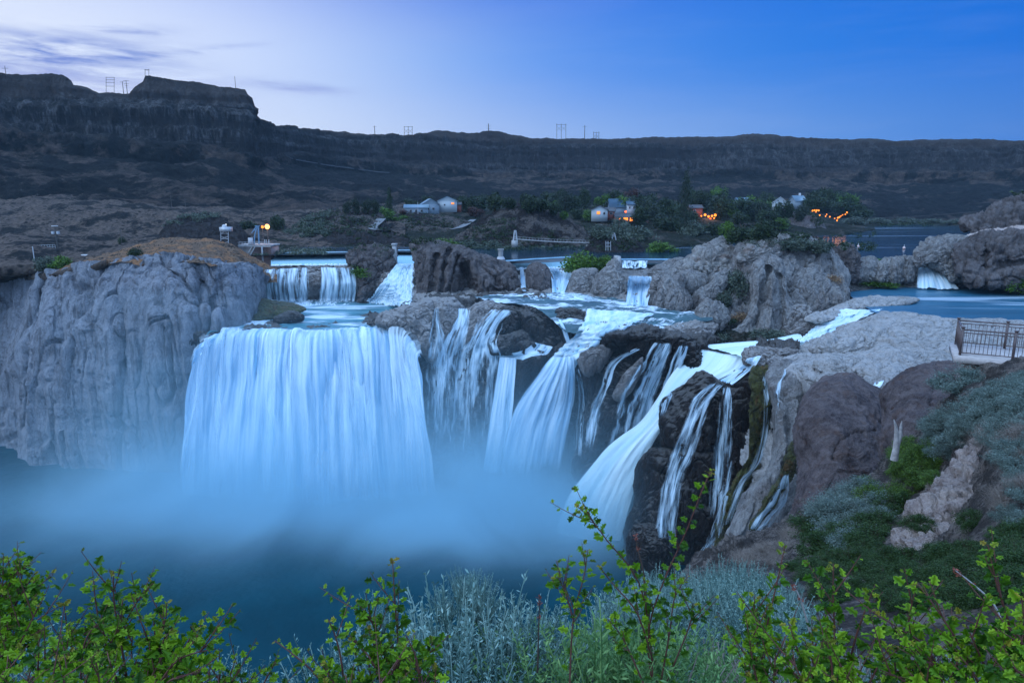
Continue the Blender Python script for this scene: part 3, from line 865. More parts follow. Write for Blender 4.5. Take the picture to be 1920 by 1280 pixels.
# ridge of dry grass on top of the left cliff
gx = np.linspace(60, 520, 120)
top_edge = [(-200, 560, 240), (-80, 545, 235), (0, 530, 222), (60, 512, 205), (120, 505, 198), (180, 494, 192), (240, 483, 190), (300, 480, 188), (350, 482, 186), (400, 487, 186), (440, 492, 192), (470, 498, 200), (492, 520, 214)]
g1 = xrow([(60, 515, 222), (130, 500, 222), (170, 487, 222), (240, 465, 222), (300, 452, 222), (345, 447, 224), (400, 452, 226), (440, 462, 228), (480, 486, 230), (520, 508, 230)], gx)
g0 = np.array([yz(x, Y + 25, pzof((x, y, Y)) - 6) for x, y, Y in g1])
g2 = xrow(top_edge, gx) + np.array([0, -3, 3])
g3 = xrow(top_edge, gx) + np.array([0, 12, -3])
patch('grassy_ridge', [g0, g1, (g1 + g2) / 2 + np.array([0, 2, 0]), g2, g3], 260, [12, 35, 35, 8], M['ridge'], hdisp(0.9, 0.12), mode='index', smooth=False)
# the flat behind the left cliff
gx = np.linspace(-220, 200, 100)
p1 = xrow([(-220, 545, 250), (0, 508, 250), (100, 496, 250), (200, 482, 250)], gx)
patch('terrace', [np.array([yz(x, 300, 55) for x in gx]), p1, xrow(top_edge, gx) + np.array([0, -3, 2]), xrow(top_edge, gx) + np.array([0, 14, -3])], 160, 50, M['hill'], hdisp(0.7, 0.1), mode='index', smooth=False)

# the tall left cliff
cx = [-200, -80, 0, 60, 120, 180, 240, 300, 350, 400, 440, 470, 492]
c_top = [(x, y, Y) for x, y, Y in top_edge]
c_mid1 = [(-200, 640, 232), (-80, 620, 226), (0, 610, 214), (58, 600, 196), (118, 590, 190), (178, 585, 185), (238, 575, 182), (296, 570, 181), (345, 560, 179), (392, 556, 180), (432, 556, 183), (464, 550, 195), (478, 560, 212)]
c_mid2 = [(-200, 740, 222), (-80, 720, 216), (0, 710, 206), (55, 720, 188), (115, 715, 183), (176, 710, 180), (236, 700, 178), (290, 690, 177), (335, 670, 175), (380, 630, 176), (424, 615, 179), (458, 606, 190), (476, 600, 208)]
c_bot = [Z(-200, 790, -2), Z(-80, 805, -2), Z(0, 832, -2), Z(60, 872, -2), Z(120, 882, -2), Z(180, 888, -2), Z(240, 890, -2), Z(300, 893, -2), Z(345, 890, -2), Z(385, 885, -2), (415, 800, 176), (445, 760, 182), (470, 740, 200)]
def ldisp(G, n, t):
    w_ = fbm(G * 0.03, 3)[..., None]
    fl = ridged(G * np.array([0.075, 0.075, 0.006]) + w_ * 0.20, 2, 0.4) * 4.4
    fl2 = ridged(G * np.array([0.17, 0.17, 0.012]) + 7 + w_ * 0.3, 2, 0.4) * 1.1
    g0 = gnoise(G * np.array([0.11, 0.11, 0.010]) + 31 + w_ * 0.35)
    g1_ = gnoise(G * np.array([0.26, 0.26, 0.030]) + 61 + w_ * 0.5)
    up = sstep(38, 56, G[..., 2])
    h1, h2 = worley(G * np.array([0.5, 0.5, 0.40]))
    hole = np.exp(-(h1 / 0.24) ** 2) * sstep(0.12, 0.35, fbm(G * 0.06 + 3, 3))
    lay = gnoise(G * np.array([0.05, 0.05, 0.5])) * 0.25
    return fl + fl2 + fbm(G * np.array([0.4, 0.4, 0.25]), 6, 0.55) * (0.22 + 0.35 * up) + lay - 1.9 * np.exp(-(g0 / 0.045) ** 2) - 0.7 * np.exp(-(g1_ / 0.06) ** 2) - hole * 1.3
Lcre = [([(375, 500), (372, 560), (368, 620), (372, 680)], 7, 4.5), ([(318, 505), (330, 512)], 9, 6.0), ([(345, 500), (350, 508)], 6, 2), ([(230, 560), (240, 620), (238, 700), (225, 800)], 7, 4),
        ([(268, 540), (275, 600), (270, 690), (262, 730)], 5, 3.0), ([(88, 520), (78, 600), (62, 680), (52, 800)], 8, 4), ([(125, 620), (128, 690), (135, 800)], 6, 3),
        ([(25, 560), (14, 640), (5, 740)], 7, 3), ([(180, 560), (188, 640), (190, 720), (200, 800)], 5, 2.5), ([(420, 520), (400, 570), (385, 640)], 6, 2.5),
        ([(300, 520), (298, 600), (300, 700)], 12, -2.0), ([(205, 540), (210, 640), (215, 760)], 14, -2.0), ([(100, 560), (95, 700), (90, 830)], 12, -2.0)]
patch('cliff', [c_top, c_mid1, c_mid2, c_bot], 620, [120, 130, 130], M['cliff'], ldisp, Lcre, mode='index')

# dark wall carrying the falls, from the left cliff round to the right
wc = [355, 420, 500, 600, 690, 760, 820, 880, 940, 1000, 1060, 1100, 1150, 1220, 1290, 1350, 1400, 1450, 1500]
w0 = [Z(x, y, z) for x, y, z in zip(wc, [612, 612, 612, 610, 600, 576, 556, 552, 550, 550, 570, 600, 612, 618, 630, 638, 640, 640, 640], [37.5, 37.5, 37.5, 37.5, 38.5, 44, 46.3, 46.6, 46.6, 46.6, 45, 43.5, 43.2, 43, 41, 39.6, 39.6, 41, 42])]
w1 = [Z(x, y, z) for x, y, z in zip(wc, [632, 626, 626, 626, 612, 602, 592, 588, 583, 583, 620, 637, 630, 630, 642, 655, 662, 674, 674], [38.6, 38.8, 38.8, 38.8, 39.0, 41.0, 43.0, 43.8, 44.2, 44.4, 40.5, 40.5, 43.2, 43.3, 41.5, 38.8, 39.0, 41.5, 42.5])]
w2 = [(x, y, Y) for x, y, Y in zip(wc, [680, 680, 690, 690, 670, 660, 655, 655, 655, 660, 672, 690, 695, 705, 710, 705, 700, 710, 712], [176, 175, 175, 175, 175, 172, 171, 170, 169, 167.5, 165, 161, 157, 155, 150, 147, 143, 132, 127])]
w3 = [(x, y, Y) for x, y, Y in zip(wc, [800] * 5 + [780] * 14, [175, 174, 173, 173, 172, 168.5, 168, 167, 166, 165, 163, 159.5, 155.5, 152, 149, 143, 138, 128, 121])]
w4 = [(x, 890, Y) for x, Y in zip(wc, [171, 170, 170, 170, 169, 166, 165, 164, 163, 162, 160, 156.5, 152, 148, 143, 138, 133, 124, 117])]
w5 = [Z(x, y, -3) for x, y in zip(wc, [950] * 8 + [955, 960, 970, 985, 1000, 1020, 1060, 1075, 1080, 1085, 1090])]
def wetdisp(G, n, t):
    return rockdisp(G, 'block', 1.6, 0.16) + ridged(G * np.array([0.16, 0.16, 0.025]), 3) * 1.0 - 0.3
patch('cliff', [w0, w1, w2, w3, w4, w5], 640, [24, 60, 110, 90, 60], M['wet'], wetdisp,
      [([(860, 650), (855, 760), (850, 860)], 10, 3), ([(1085, 700), (1080, 800), (1060, 900)], 12, 3), ([(985, 690), (975, 760)], 8, 1.5)], mode='index')

# rock terraces between the weir and the falls
tx = [470, 560, 670, 720, 790, 860, 950, 1030, 1100, 1180, 1250, 1330]
t0 = [Z(x, y, 51.6) for x, y in zip(tx, [500, 498, 499, 497, 495, 495, 503, 505, 503, 498, 500, 500])]
t1 = [Z(x, y, z) for x, y, z in zip(tx, [506, 504, 506, 508, 515, 515, 514, 516, 512, 508, 512, 520], [50.6, 50.6, 50.6, 50.2, 50, 50, 50, 50, 50.6, 51.2, 51.2, 51.2])]
t2 = [(x, y, Y) for x, y, Y in zip(tx, [535, 535, 535, 535, 540, 540, 540, 535, 535, 540, 545, 560], [224, 224, 224, 222, 208, 206, 203, 203, 202, 198, 192, 184])]
t3 = [Z(x, y, z) for x, y, z in zip(tx, [570, 568, 568, 568, 566, 560, 556, 556, 560, 574, 590, 610], [39, 39, 39, 39, 46, 46.2, 46.3, 46.3, 46, 45.6, 44.6, 43.4])]
patch('rock_terrace', [t0, t1, t2, t3], 420, [14, 40, 40], M['wetpale'], lambda G, n, t: rockdisp(G, 'slab', 0.8, 0.3), mode='index')

# rock sill that holds the reservoir back on the right
kx = [1540, 1600, 1660, 1716, 1740, 1770, 1800, 1900]
patch('rock_terrace', [[Z(x, 489, 54.2) for x in kx], [Z(x, 494, 53.9) for x in kx],
                       [(x, 520, 204) for x in kx], [Z(x, 546, 47) for x in kx]], 200, [6, 30, 30], M['wetpale'], lambda G, n, t: rockdisp(G, 'slab', 0.8, 0.3), mode='index', vs=False)
# pool above the great fall
pf = [Z(x, y, 39.9) for x, y in [(384, 631), (402, 621), (450, 618), (500, 619), (560, 621), (620, 619), (680, 617), (720, 614), (745, 618), (758, 628)]]
pb = [Z(x, y, 40.0) for x, y in [(440, 560), (470, 560), (500, 560), (550, 560), (600, 560), (650, 560), (700, 560), (740, 560), (770, 560), (800, 562)]]
patch('pool_water', [pb, pf], 160, 60, M['pool'], lambda G, n, t: fbm(G * np.array([0.1, 0.35, 0.1]), 4) * 0.14 + fbm(G * np.array([0.3, 0.9, 0.1]), 4) * 0.16 * sstep(0.5, 1.0, t)[:, None], mode='index', vs=False)
# the river crossing the terraces
m0 = [Z(890, 556, 46.9), Z(1000, 548, 46.9), Z(1100, 546, 46.9), Z(1200, 570, 46.2), Z(1330, 590, 45.2)]
m1 = [Z(930, 566, 46.9), Z(1040, 570, 46.6), Z(1150, 576, 46.2), Z(1200, 584, 45.6), Z(1335, 600, 44.6)]
m2 = [Z(1000, 575, 46.3), Z(1100, 588, 45.0), Z(1150, 595, 44.6), Z(1230, 605, 43.9), Z(1295, 606, 43.7)]
m3 = [Z(1060, 622, 42), Z(1105, 626, 42.3), Z(1140, 624, 42.6), Z(1200, 621, 42.7), Z(1280, 620, 42.6)]
patch('stream_water', [m0, m1, m2, m3], 200, 90, M['stream'], lambda G, n, t: fbm(G * np.array([0.25, 0.6, 0.2]), 5, 0.6) * 0.35, mode='index')
# bay on the right
patch('bay_water', [[Z(1585, 548, 48), Z(1700, 536, 48), Z(1780, 533, 48), Z(1920, 543, 48), Z(2200, 546, 48)],
                    [Z(1635, 584, 48), Z(1680, 596, 48), Z(1740, 606, 48), Z(1920, 615, 48), Z(2200, 618, 48)]], 160, 60, M['bay'],
      lambda G, n, t: fbm(G * np.array([0.05, 0.2, 0.1]), 4) * 0.08, mode='index', vs=False)
Gb = np.array([[[x, y, 0.0] for x in (-400, 300)] for y in (20, 330)], dtype=float)
tag(link('basin_water', new_mesh('basin_water', Gb, gridfaces(2, 2), M['basin'])), kind='structure')

# ------------------------------------------------------------------ shelf, massif and boulders
s_ = [
    [Z(1655, 582, 46), Z(1740, 586, 46), Z(1840, 592, 46), Z(1980, 596, 46), Z(2200, 598, 46)],
    [Z(1640, 590, 48.2), Z(1720, 592, 48.3), Z(1820, 598, 48.3), Z(1960, 602, 48.3), Z(2200, 604, 48.4)],
    [Z(1555, 626, 44.0), Z(1640, 617, 47.5), Z(1760, 620, 48.2), Z(1940, 626, 48.2), Z(2200, 630, 48.2)],
    [Z(1498, 650, 42), Z(1600, 645, 45.2), Z(1720, 648, 47.2), Z(1880, 652, 47.6), Z(2200, 660, 47.6)],
    [Z(1450, 664, 41.3), Z(1540, 668, 43.6), Z(1660, 676, 46.0), Z(1820, 690, 46.8), Z(2200, 700, 46.8)],
    [Z(1408, 680, 40.6), Z(1490, 694, 43), Z(1600, 720, 45.2), Z(1800, 750, 46), Z(2200, 770, 46)],
    [(1400, 760, 132), (1490, 780, 122), (1600, 800, 104), (1800, 820, 92), (2200, 840, 88)],
    [(1380, 900, 128), (1480, 920, 112), (1600, 930, 96), (1800, 940, 84), (2200, 940, 80)],
    [(1350, 1070, 123), (1450, 1060, 106), (1600, 1060, 88), (1800, 1060, 76), (2200, 1060, 70)],
]
def shelfdisp(G, n, t):
    d = rockdisp(G, 'slab', 0.85, 0.12) + fbm(G * np.array([0.05, 0.05, 0.05]), 4) * 1.0 + 0.35 * sstep(-0.1, 0.1, gnoise(G * np.array([0.05, 0.09, 0.3]) + 4))
    v = np.broadcast_to(t[:, None], d.shape)
    return n * (d * (1 - 0.6 * np.exp(-((v - 0.8) / 0.5) ** 2)))[..., None]
patch('rock_shelf', s_, 460, [6, 50, 50, 50, 50, 60, 50, 30], M['shelf'], shelfdisp,
      [([(1600, 735), (1640, 712), (1700, 700), (1740, 702)], 6, 2.2), ([(1500, 668), (1560, 672), (1620, 668), (1700, 690)], 3, 1.2),
       ([(1580, 652), (1640, 660), (1720, 655), (1790, 668)], 3, 1.0), ([(1640, 735), (1690, 725), (1760, 715)], 4, 1.0)], mode='index')
rock('rock_ledge', [(1515, 655), (1535, 636), (1580, 620), (1640, 612), (1700, 625), (1690, 650), (1620, 668), (1560, 672)], (142, 132), 5, M['shelf'], amp=0.8, freq=0.22, kind='slab', struct=True)
rock('rock_ledge', [(1620, 612), (1640, 594), (1700, 588), (1780, 598), (1800, 615), (1740, 628), (1660, 628)], (152, 142), 5, M['shelf'], amp=0.6, freq=0.22, kind='slab', struct=True)
rock('rock_ledge', [(1600, 690), (1650, 665), (1740, 655), (1800, 668), (1800, 700), (1700, 715), (1630, 712)], (118, 106), 5, M['shelf'], amp=0.7, freq=0.2, kind='slab', struct=True)
rock('rock_ledge', [(1395, 672), (1402, 655), (1430, 650), (1470, 654), (1500, 660), (1510, 676), (1470, 690), (1420, 692)], (138, 132), 3, M['wetpale'], amp=0.7, freq=0.3, kind='slab', struct=True)
rock('rock_ledge', [(1550, 662), (1620, 672), (1680, 690), (1660, 706), (1590, 712), (1540, 702), (1525, 680)], (121, 115), 3, M['shelf'], amp=0.5, freq=0.3, kind='slab', struct=True)

rock('rock_ledge', [(1150, 634), (1190, 618), (1250, 613), (1290, 604), (1320, 598), (1345, 614), (1320, 640), (1240, 644), (1180, 642)], (166.5, 160), 3.0, M['wetpale'], amp=0.6, freq=0.3, kind='slab', struct=True)
rock('rock_ledge', [(1480, 622), (1520, 602), (1560, 588), (1590, 584), (1570, 600), (1530, 618), (1500, 632)], (167, 161), 2.5, M['wetpale'], amp=0.5, freq=0.3, kind='slab', struct=True)
# massif in the river
def stru(outline, Y, bulge, mtl, **kw):
    return rock('rock_massif', outline, Y, bulge, mtl, struct=True, **kw)
stru([(1212, 505), (1250, 489), (1290, 481), (1325, 463), (1348, 445), (1364, 447), (1384, 470), (1392, 500), (1380, 545), (1300, 560), (1228, 530)], (208, 192), 7, M['tufa'], amp=1.1, freq=0.16, kind='slab', n=260, m=80)
stru([(1376, 482), (1395, 455), (1440, 441), (1500, 442), (1545, 458), (1578, 490), (1592, 520), (1588, 560), (1570, 590), (1510, 625), (1400, 640), (1345, 630), (1315, 590), (1335, 540), (1362, 505)], (198, 178), 9, M['tufa'], amp=1.5, freq=0.14, kind='tufa', n=320, m=120,
     creases=[([(1500, 480), (1510, 540), (1520, 600)], 8, 3), ([(1550, 490), (1560, 560)], 8, 3), ([(1385, 520), (1340, 600)], 8, 3)])
stru([(1270, 505), (1300, 470), (1330, 455), (1362, 460), (1400, 470), (1410, 500), (1380, 520), (1320, 525)], (202, 194), 5, M['white'], amp=1.2, freq=0.2, kind='slab')
stru([(1380, 485), (1400, 458), (1440, 450), (1470, 462), (1465, 480), (1430, 486), (1400, 500)], (190, 186), 4, M['white'], amp=1.0, freq=0.25, kind='slab')
stru([(1410, 500), (1424, 480), (1444, 474), (1464, 484), (1476, 520), (1482, 560), (1494, 600), (1512, 640), (1440, 650), (1368, 632), (1392, 600), (1410, 560), (1408, 525)], (180, 168), 5, M['tufa'], amp=0.8, freq=0.22, kind='tufa', n=260, m=100,
     creases=[([(1440, 505), (1432, 560), (1415, 610)], 6, 3.2), ([(1462, 520), (1464, 580), (1470, 640)], 6, 3.0), ([(1448, 520), (1448, 580), (1440, 640)], 6, -1.5)])
stru([(1300, 615), (1302, 580), (1318, 562), (1340, 562), (1362, 580), (1372, 600), (1352, 620), (1325, 622)], (173, 168), 4, M['tufa'], amp=0.7, freq=0.3)
stru([(1470, 570), (1490, 520), (1520, 500), (1560, 515), (1590, 540), (1592, 570), (1560, 592), (1500, 600)], (184, 176), 5, M['tufa'], amp=0.9, freq=0.22)
stru([(1465, 618), (1480, 580), (1510, 575), (1535, 590), (1550, 605), (1530, 622), (1500, 640), (1470, 640)], (172, 165), 4, M['wetpale'], amp=0.8, freq=0.3)
stru([(1510, 598), (1560, 575), (1620, 556), (1690, 556), (1725, 562), (1700, 572), (1640, 578), (1590, 588), (1550, 604)], (172, 160), 3, M['shelf'], amp=0.5, freq=0.25, kind='slab')
stru([(1260, 640), (1300, 622), (1380, 620), (1450, 630), (1510, 632), (1500, 645), (1400, 648), (1310, 655)], (168, 160), 3, M['bank'], amp=0.4, freq=0.4, kind='rough')

B = lambda *a, **k: rock('boulder', *a, **k)
B([(1226, 590), (1228, 545), (1240, 522), (1262, 512), (1280, 515), (1285, 540), (1270, 575), (1258, 592)], (182, 178), 3.5, M['tufa'], amp=0.7, freq=0.25, label='tall rounded grey boulder beside the small white fall, at the left foot of the massif', cat='boulder')
B([(1250, 592), (1250, 555), (1265, 538), (1285, 540), (1296, 560), (1292, 585), (1276, 594)], (177, 175), 3.0, M['tufa'], amp=0.6, freq=0.3, seed=1, label='squat pitted grey boulder standing in the dark river below the massif', cat='boulder')
B([(1273, 530), (1278, 510), (1300, 506), (1322, 512), (1330, 530), (1318, 548), (1290, 552)], (188, 186), 3.5, M['tufa'], amp=0.5, freq=0.22, seed=2, label='smooth round grey boulder perched above the squat pitted one', cat='boulder')
B([(1285, 580), (1300, 545), (1330, 530), (1350, 505), (1372, 510), (1360, 545), (1335, 570), (1310, 590)], (184, 178), 3.5, M['tufa'], amp=0.7, freq=0.25, seed=3, label='long leaning grey boulder between the round boulder and the bushes', cat='boulder')
B([(1592, 522), (1598, 495), (1618, 482), (1640, 480), (1648, 495), (1650, 522), (1630, 530), (1605, 530)], (206, 202), 4, M['tufa'], amp=0.8, freq=0.25, seed=4, label='rounded pale boulder left of the grooved one at the edge of the bay', cat='boulder')
B([(1645, 528), (1645, 495), (1658, 484), (1690, 482), (1712, 486), (1718, 510), (1712, 528), (1680, 532)], (204, 200), 4, M['tufa'], amp=0.9, freq=0.28, seed=5, creases=[([(1670, 490), (1668, 530)], 4, 1.5), ([(1696, 490), (1694, 530)], 4, 1.5)],
  label='grooved grey boulder beside the small right-hand waterfall', cat='boulder')
B([(1555, 480), (1568, 462), (1588, 460), (1604, 475), (1612, 500), (1600, 530), (1575, 535), (1560, 510)], (204, 196), 4, M['brown'], amp=1.2, freq=0.3, kind='rough', seed=6, label='rough brown boulder at the right shoulder of the massif', cat='boulder')
B([(990, 540), (985, 515), (992, 497), (1008, 491), (1025, 500), (1036, 525), (1034, 545), (1010, 550)], (205, 201), 4, M['brown'], amp=0.5, freq=0.25, seed=7, label='smooth domed brown boulder right of the thin vertical fall', cat='boulder')
B([(1072, 545), (1071, 520), (1076, 507), (1095, 502), (1120, 504), (1122, 530), (1112, 556), (1085, 552)], (203, 198), 4, M['tufa'], amp=0.5, freq=0.22, kind='slab', seed=8, label='blocky pale boulder left of the jagged one in midstream', cat='boulder')
B([(1108, 552), (1112, 520), (1132, 498), (1150, 484), (1160, 488), (1168, 505), (1186, 522), (1180, 545), (1165, 562), (1150, 574), (1125, 562)], (202, 192), 4.5, M['tufa'], amp=0.8, freq=0.2, kind='slab', seed=9, label='jagged pale boulder with a pointed top in midstream', cat='boulder')
B([(1150, 574), (1165, 558), (1178, 545), (1186, 560), (1180, 576), (1165, 580)], (192, 190), 2, M['wet'], amp=0.5, freq=0.4, kind='slab', seed=10, label='dark wet boulder under the jagged midstream rock', cat='boulder')
B([(1208, 585), (1214, 550), (1226, 520), (1240, 515), (1246, 540), (1238, 575), (1226, 592)], (187, 182), 2.5, M['wetpale'], amp=0.5, freq=0.4, kind='slab', seed=11, label='narrow dark boulder hugging the right side of the small white fall', cat='boulder')

# outcrops that split the weir
rock('rock_outcrop', [(646, 476), (655, 466), (690, 460), (725, 461), (743, 464), (745, 480), (744, 505), (730, 524), (712, 534), (694, 555), (682, 572), (672, 570), (668, 530), (656, 505)], (232, 224), 5, M['brown'], amp=1.1, freq=0.22, kind='rough', seed=3,
     label='brown rock outcrop with bushes between the two upper falls', cat='outcrop')
rock('rock_outcrop', [(770, 462), (780, 455), (800, 451), (822, 450), (850, 455), (880, 463), (905, 474), (930, 482), (958, 495), (974, 508), (980, 530), (972, 545), (930, 552), (880, 556), (850, 560), (820, 570), (795, 580), (784, 582), (778, 560), (780, 530), (776, 500)], (212, 200), 8, M['brown'],
     amp=1.2, freq=0.17, kind='tufa', seed=4, n=340, m=120,
     creases=[([(868, 505), (868, 548)], 15, 7.0), ([(880, 520), (884, 550)], 12, 5.0), ([(818, 480), (812, 520), (806, 570)], 5, 3.0), ([(842, 470), (835, 500), (828, 550)], 5, 3.0), ([(860, 480), (850, 505), (840, 548)], 4, 2.5), ([(900, 500), (935, 530)], 6, 2.0)],
     label='big rugged brown outcrop with a dark cave in its side', cat='outcrop')
rock('rock_outcrop', [(1712, 498), (1716, 470), (1730, 452), (1758, 441), (1790, 441), (1820, 446), (1840, 470), (1835, 510), (1810, 528), (1790, 531), (1776, 520), (1762, 505), (1740, 500)], (208, 198), 6, M['tufa'], amp=1.2, freq=0.2, kind='slab', seed=5, n=260, m=90,
     label='pale cracked outcrop right above the small right-hand waterfall', cat='outcrop')
rock('rock_outcrop', [(1790, 500), (1800, 455), (1840, 440), (1900, 432), (1990, 425), (2120, 425), (2140, 500), (2120, 560), (1990, 556), (1900, 545), (1850, 540), (1815, 532)], (200, 186), 9, M['brown'], amp=1.6, freq=0.16, kind='rough', seed=6, n=320, m=110,
     creases=[([(1880, 500), (1940, 490)], 8, 3), ([(1850, 460), (1845, 530)], 6, 3)],
     label='broad brownish outcrop at the right edge of the photo beside the bay', cat='outcrop')
rock('rock_outcrop', [(1815, 430), (1818, 402), (1850, 395), (1880, 378), (1915, 364), (1980, 352), (2120, 350), (2140, 450), (1990, 460), (1900, 450), (1850, 452)], (232, 215), 8, M['brown'], amp=1.8, freq=0.18, kind='rough', seed=7, n=260, m=90,
     label='dark craggy outcrop rising highest at the far right edge', cat='outcrop')
stru([(1800, 455), (1830, 436), (1900, 424), (2000, 415), (2100, 430), (2100, 460), (1900, 450)], (216, 206), 7, M['sand'], amp=0.7, freq=0.3, kind='rough')

rock('mossy_bank', [(464, 568), (480, 560), (520, 564), (556, 570), (575, 580), (545, 592), (500, 602), (464, 604)], (203, 192), 4, M['moss'], amp=0.4, freq=0.3, kind='rough', struct=True)
B([(511, 606), (514, 596), (530, 586), (552, 584), (568, 590), (569, 600), (545, 607), (525, 610)], (188, 186), 2.2, M['wet'], amp=0.4, freq=0.4, kind='block', seed=31, label='low black boulder in the upper pool just behind the great fall', cat='boulder')
# rocks standing in the lip of the dark wall
D = lambda *a, **k: rock('ledge_rock', *a, cat='rock', **k)
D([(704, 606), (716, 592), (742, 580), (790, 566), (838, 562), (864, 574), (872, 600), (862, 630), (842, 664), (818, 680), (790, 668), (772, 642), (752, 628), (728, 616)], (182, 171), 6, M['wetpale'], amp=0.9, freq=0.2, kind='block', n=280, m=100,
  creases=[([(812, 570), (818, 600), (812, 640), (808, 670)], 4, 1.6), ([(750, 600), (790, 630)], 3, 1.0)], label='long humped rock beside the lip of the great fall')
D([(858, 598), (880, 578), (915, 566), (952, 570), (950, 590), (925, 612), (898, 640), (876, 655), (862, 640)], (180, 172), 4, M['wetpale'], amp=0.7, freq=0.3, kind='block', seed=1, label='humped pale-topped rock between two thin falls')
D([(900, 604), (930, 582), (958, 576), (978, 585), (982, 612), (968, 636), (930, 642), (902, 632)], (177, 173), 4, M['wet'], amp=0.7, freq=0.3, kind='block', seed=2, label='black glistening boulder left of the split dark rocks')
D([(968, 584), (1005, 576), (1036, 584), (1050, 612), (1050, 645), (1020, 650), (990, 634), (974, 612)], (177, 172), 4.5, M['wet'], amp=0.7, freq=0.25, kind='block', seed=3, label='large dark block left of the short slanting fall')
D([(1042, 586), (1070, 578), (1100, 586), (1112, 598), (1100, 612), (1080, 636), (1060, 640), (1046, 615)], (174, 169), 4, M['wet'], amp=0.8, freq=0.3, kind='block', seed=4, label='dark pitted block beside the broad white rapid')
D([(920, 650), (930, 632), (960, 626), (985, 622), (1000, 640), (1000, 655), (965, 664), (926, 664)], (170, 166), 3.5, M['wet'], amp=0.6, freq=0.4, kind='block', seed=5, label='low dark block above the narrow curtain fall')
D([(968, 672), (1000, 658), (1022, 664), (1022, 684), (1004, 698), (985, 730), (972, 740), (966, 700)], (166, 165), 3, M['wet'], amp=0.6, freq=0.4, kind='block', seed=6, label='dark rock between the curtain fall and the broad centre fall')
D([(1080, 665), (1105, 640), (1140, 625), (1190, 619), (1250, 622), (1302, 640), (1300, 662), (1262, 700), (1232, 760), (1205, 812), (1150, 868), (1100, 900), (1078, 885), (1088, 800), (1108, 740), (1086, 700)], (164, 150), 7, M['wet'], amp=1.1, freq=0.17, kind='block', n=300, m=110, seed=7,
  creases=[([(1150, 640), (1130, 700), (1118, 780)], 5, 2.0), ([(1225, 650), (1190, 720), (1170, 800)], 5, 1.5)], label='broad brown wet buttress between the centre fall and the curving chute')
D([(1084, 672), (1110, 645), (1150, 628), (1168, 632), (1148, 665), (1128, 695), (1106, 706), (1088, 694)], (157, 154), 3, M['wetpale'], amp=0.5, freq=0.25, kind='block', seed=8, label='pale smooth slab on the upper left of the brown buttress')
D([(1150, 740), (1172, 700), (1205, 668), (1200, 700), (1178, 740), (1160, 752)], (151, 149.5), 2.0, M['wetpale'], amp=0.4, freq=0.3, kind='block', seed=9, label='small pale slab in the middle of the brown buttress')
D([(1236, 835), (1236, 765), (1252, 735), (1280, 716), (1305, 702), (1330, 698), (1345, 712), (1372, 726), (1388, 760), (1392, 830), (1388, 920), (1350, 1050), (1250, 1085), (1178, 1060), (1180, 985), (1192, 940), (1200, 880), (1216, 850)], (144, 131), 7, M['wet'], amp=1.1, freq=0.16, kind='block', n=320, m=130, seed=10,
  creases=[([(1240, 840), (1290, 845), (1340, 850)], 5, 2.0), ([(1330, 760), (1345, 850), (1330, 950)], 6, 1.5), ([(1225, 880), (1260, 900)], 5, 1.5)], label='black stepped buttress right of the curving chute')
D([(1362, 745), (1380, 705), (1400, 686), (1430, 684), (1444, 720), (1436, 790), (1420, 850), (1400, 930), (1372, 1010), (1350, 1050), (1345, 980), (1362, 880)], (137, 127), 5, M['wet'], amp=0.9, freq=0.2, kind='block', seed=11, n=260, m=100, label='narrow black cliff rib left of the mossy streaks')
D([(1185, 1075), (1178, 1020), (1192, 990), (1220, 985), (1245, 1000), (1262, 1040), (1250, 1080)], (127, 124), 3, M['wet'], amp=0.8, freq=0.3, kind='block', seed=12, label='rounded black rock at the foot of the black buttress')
# mossy seep and tan cliff on the right
D([(1408, 696), (1432, 684), (1455, 690), (1452, 760), (1440, 830), (1428, 880), (1400, 930), (1375, 1000), (1352, 1040), (1340, 1030), (1350, 960), (1378, 900), (1408, 850), (1420, 780)], (131, 121), 3.0, M['moss'], amp=0.6, freq=0.3, kind='slab', seed=13, n=240, m=80, label='green and brown mossy seep running down beside the tan cliff')
D([(1440, 700), (1460, 682), (1500, 676), (1545, 684), (1570, 720), (1560, 800), (1545, 880), (1510, 960), (1470, 1010), (1400, 1040), (1362, 1045), (1362, 1000), (1400, 930), (1432, 880), (1450, 800), (1452, 745)], (128, 108), 9, M['tufa'], amp=1.0, freq=0.14, kind='tufa', n=300, m=120, seed=14,
  creases=[([(1498, 690), (1505, 740), (1500, 800)], 4, 1.5), ([(1480, 850), (1450, 920), (1420, 980)], 5, 2.0)], label='tall tan cliff face right of the mossy seep')
D([(1472, 880), (1480, 835), (1500, 825), (1502, 850), (1490, 880), (1470, 920), (1440, 960), (1412, 1000), (1408, 985), (1440, 925)], (104, 100), 2, M['moss'], amp=0.5, freq=0.35, kind='slab', seed=15, label='small mossy gully with a thin fanned waterfall')
# great purple boulders below the railed platform
B([(1462, 1010), (1490, 960), (1500, 880), (1498, 800), (1512, 745), (1535, 712), (1565, 702), (1600, 702), (1632, 718), (1658, 748), (1670, 800), (1674, 860), (1665, 930), (1640, 1000), (1560, 1040), (1480, 1040)], (90, 72), 9, M['purple'], amp=0.8, freq=0.14, kind='layer', n=300, m=130, cracks=0.35, seed=8,
  creases=[([(1562, 860), (1572, 830), (1600, 812), (1640, 810)], 4, 0.8)],
  label='huge rounded purple-brown boulder left of the dark cleft, its foot turning grey', cat='boulder')
B([(1655, 860), (1652, 780), (1660, 740), (1690, 715), (1740, 698), (1790, 690), (1850, 705), (1910, 740), (1960, 800), (1960, 900), (1800, 960), (1700, 940)], (66, 56), 8, M['purple'], amp=0.8, freq=0.15, kind='layer', n=280, m=120, cracks=0.35, seed=9,
  creases=[([(1760, 705), (1740, 770), (1710, 850)], 6, 1.2)], label='purple-brown boulder right of the dark cleft, under the railed platform', cat='boulder')

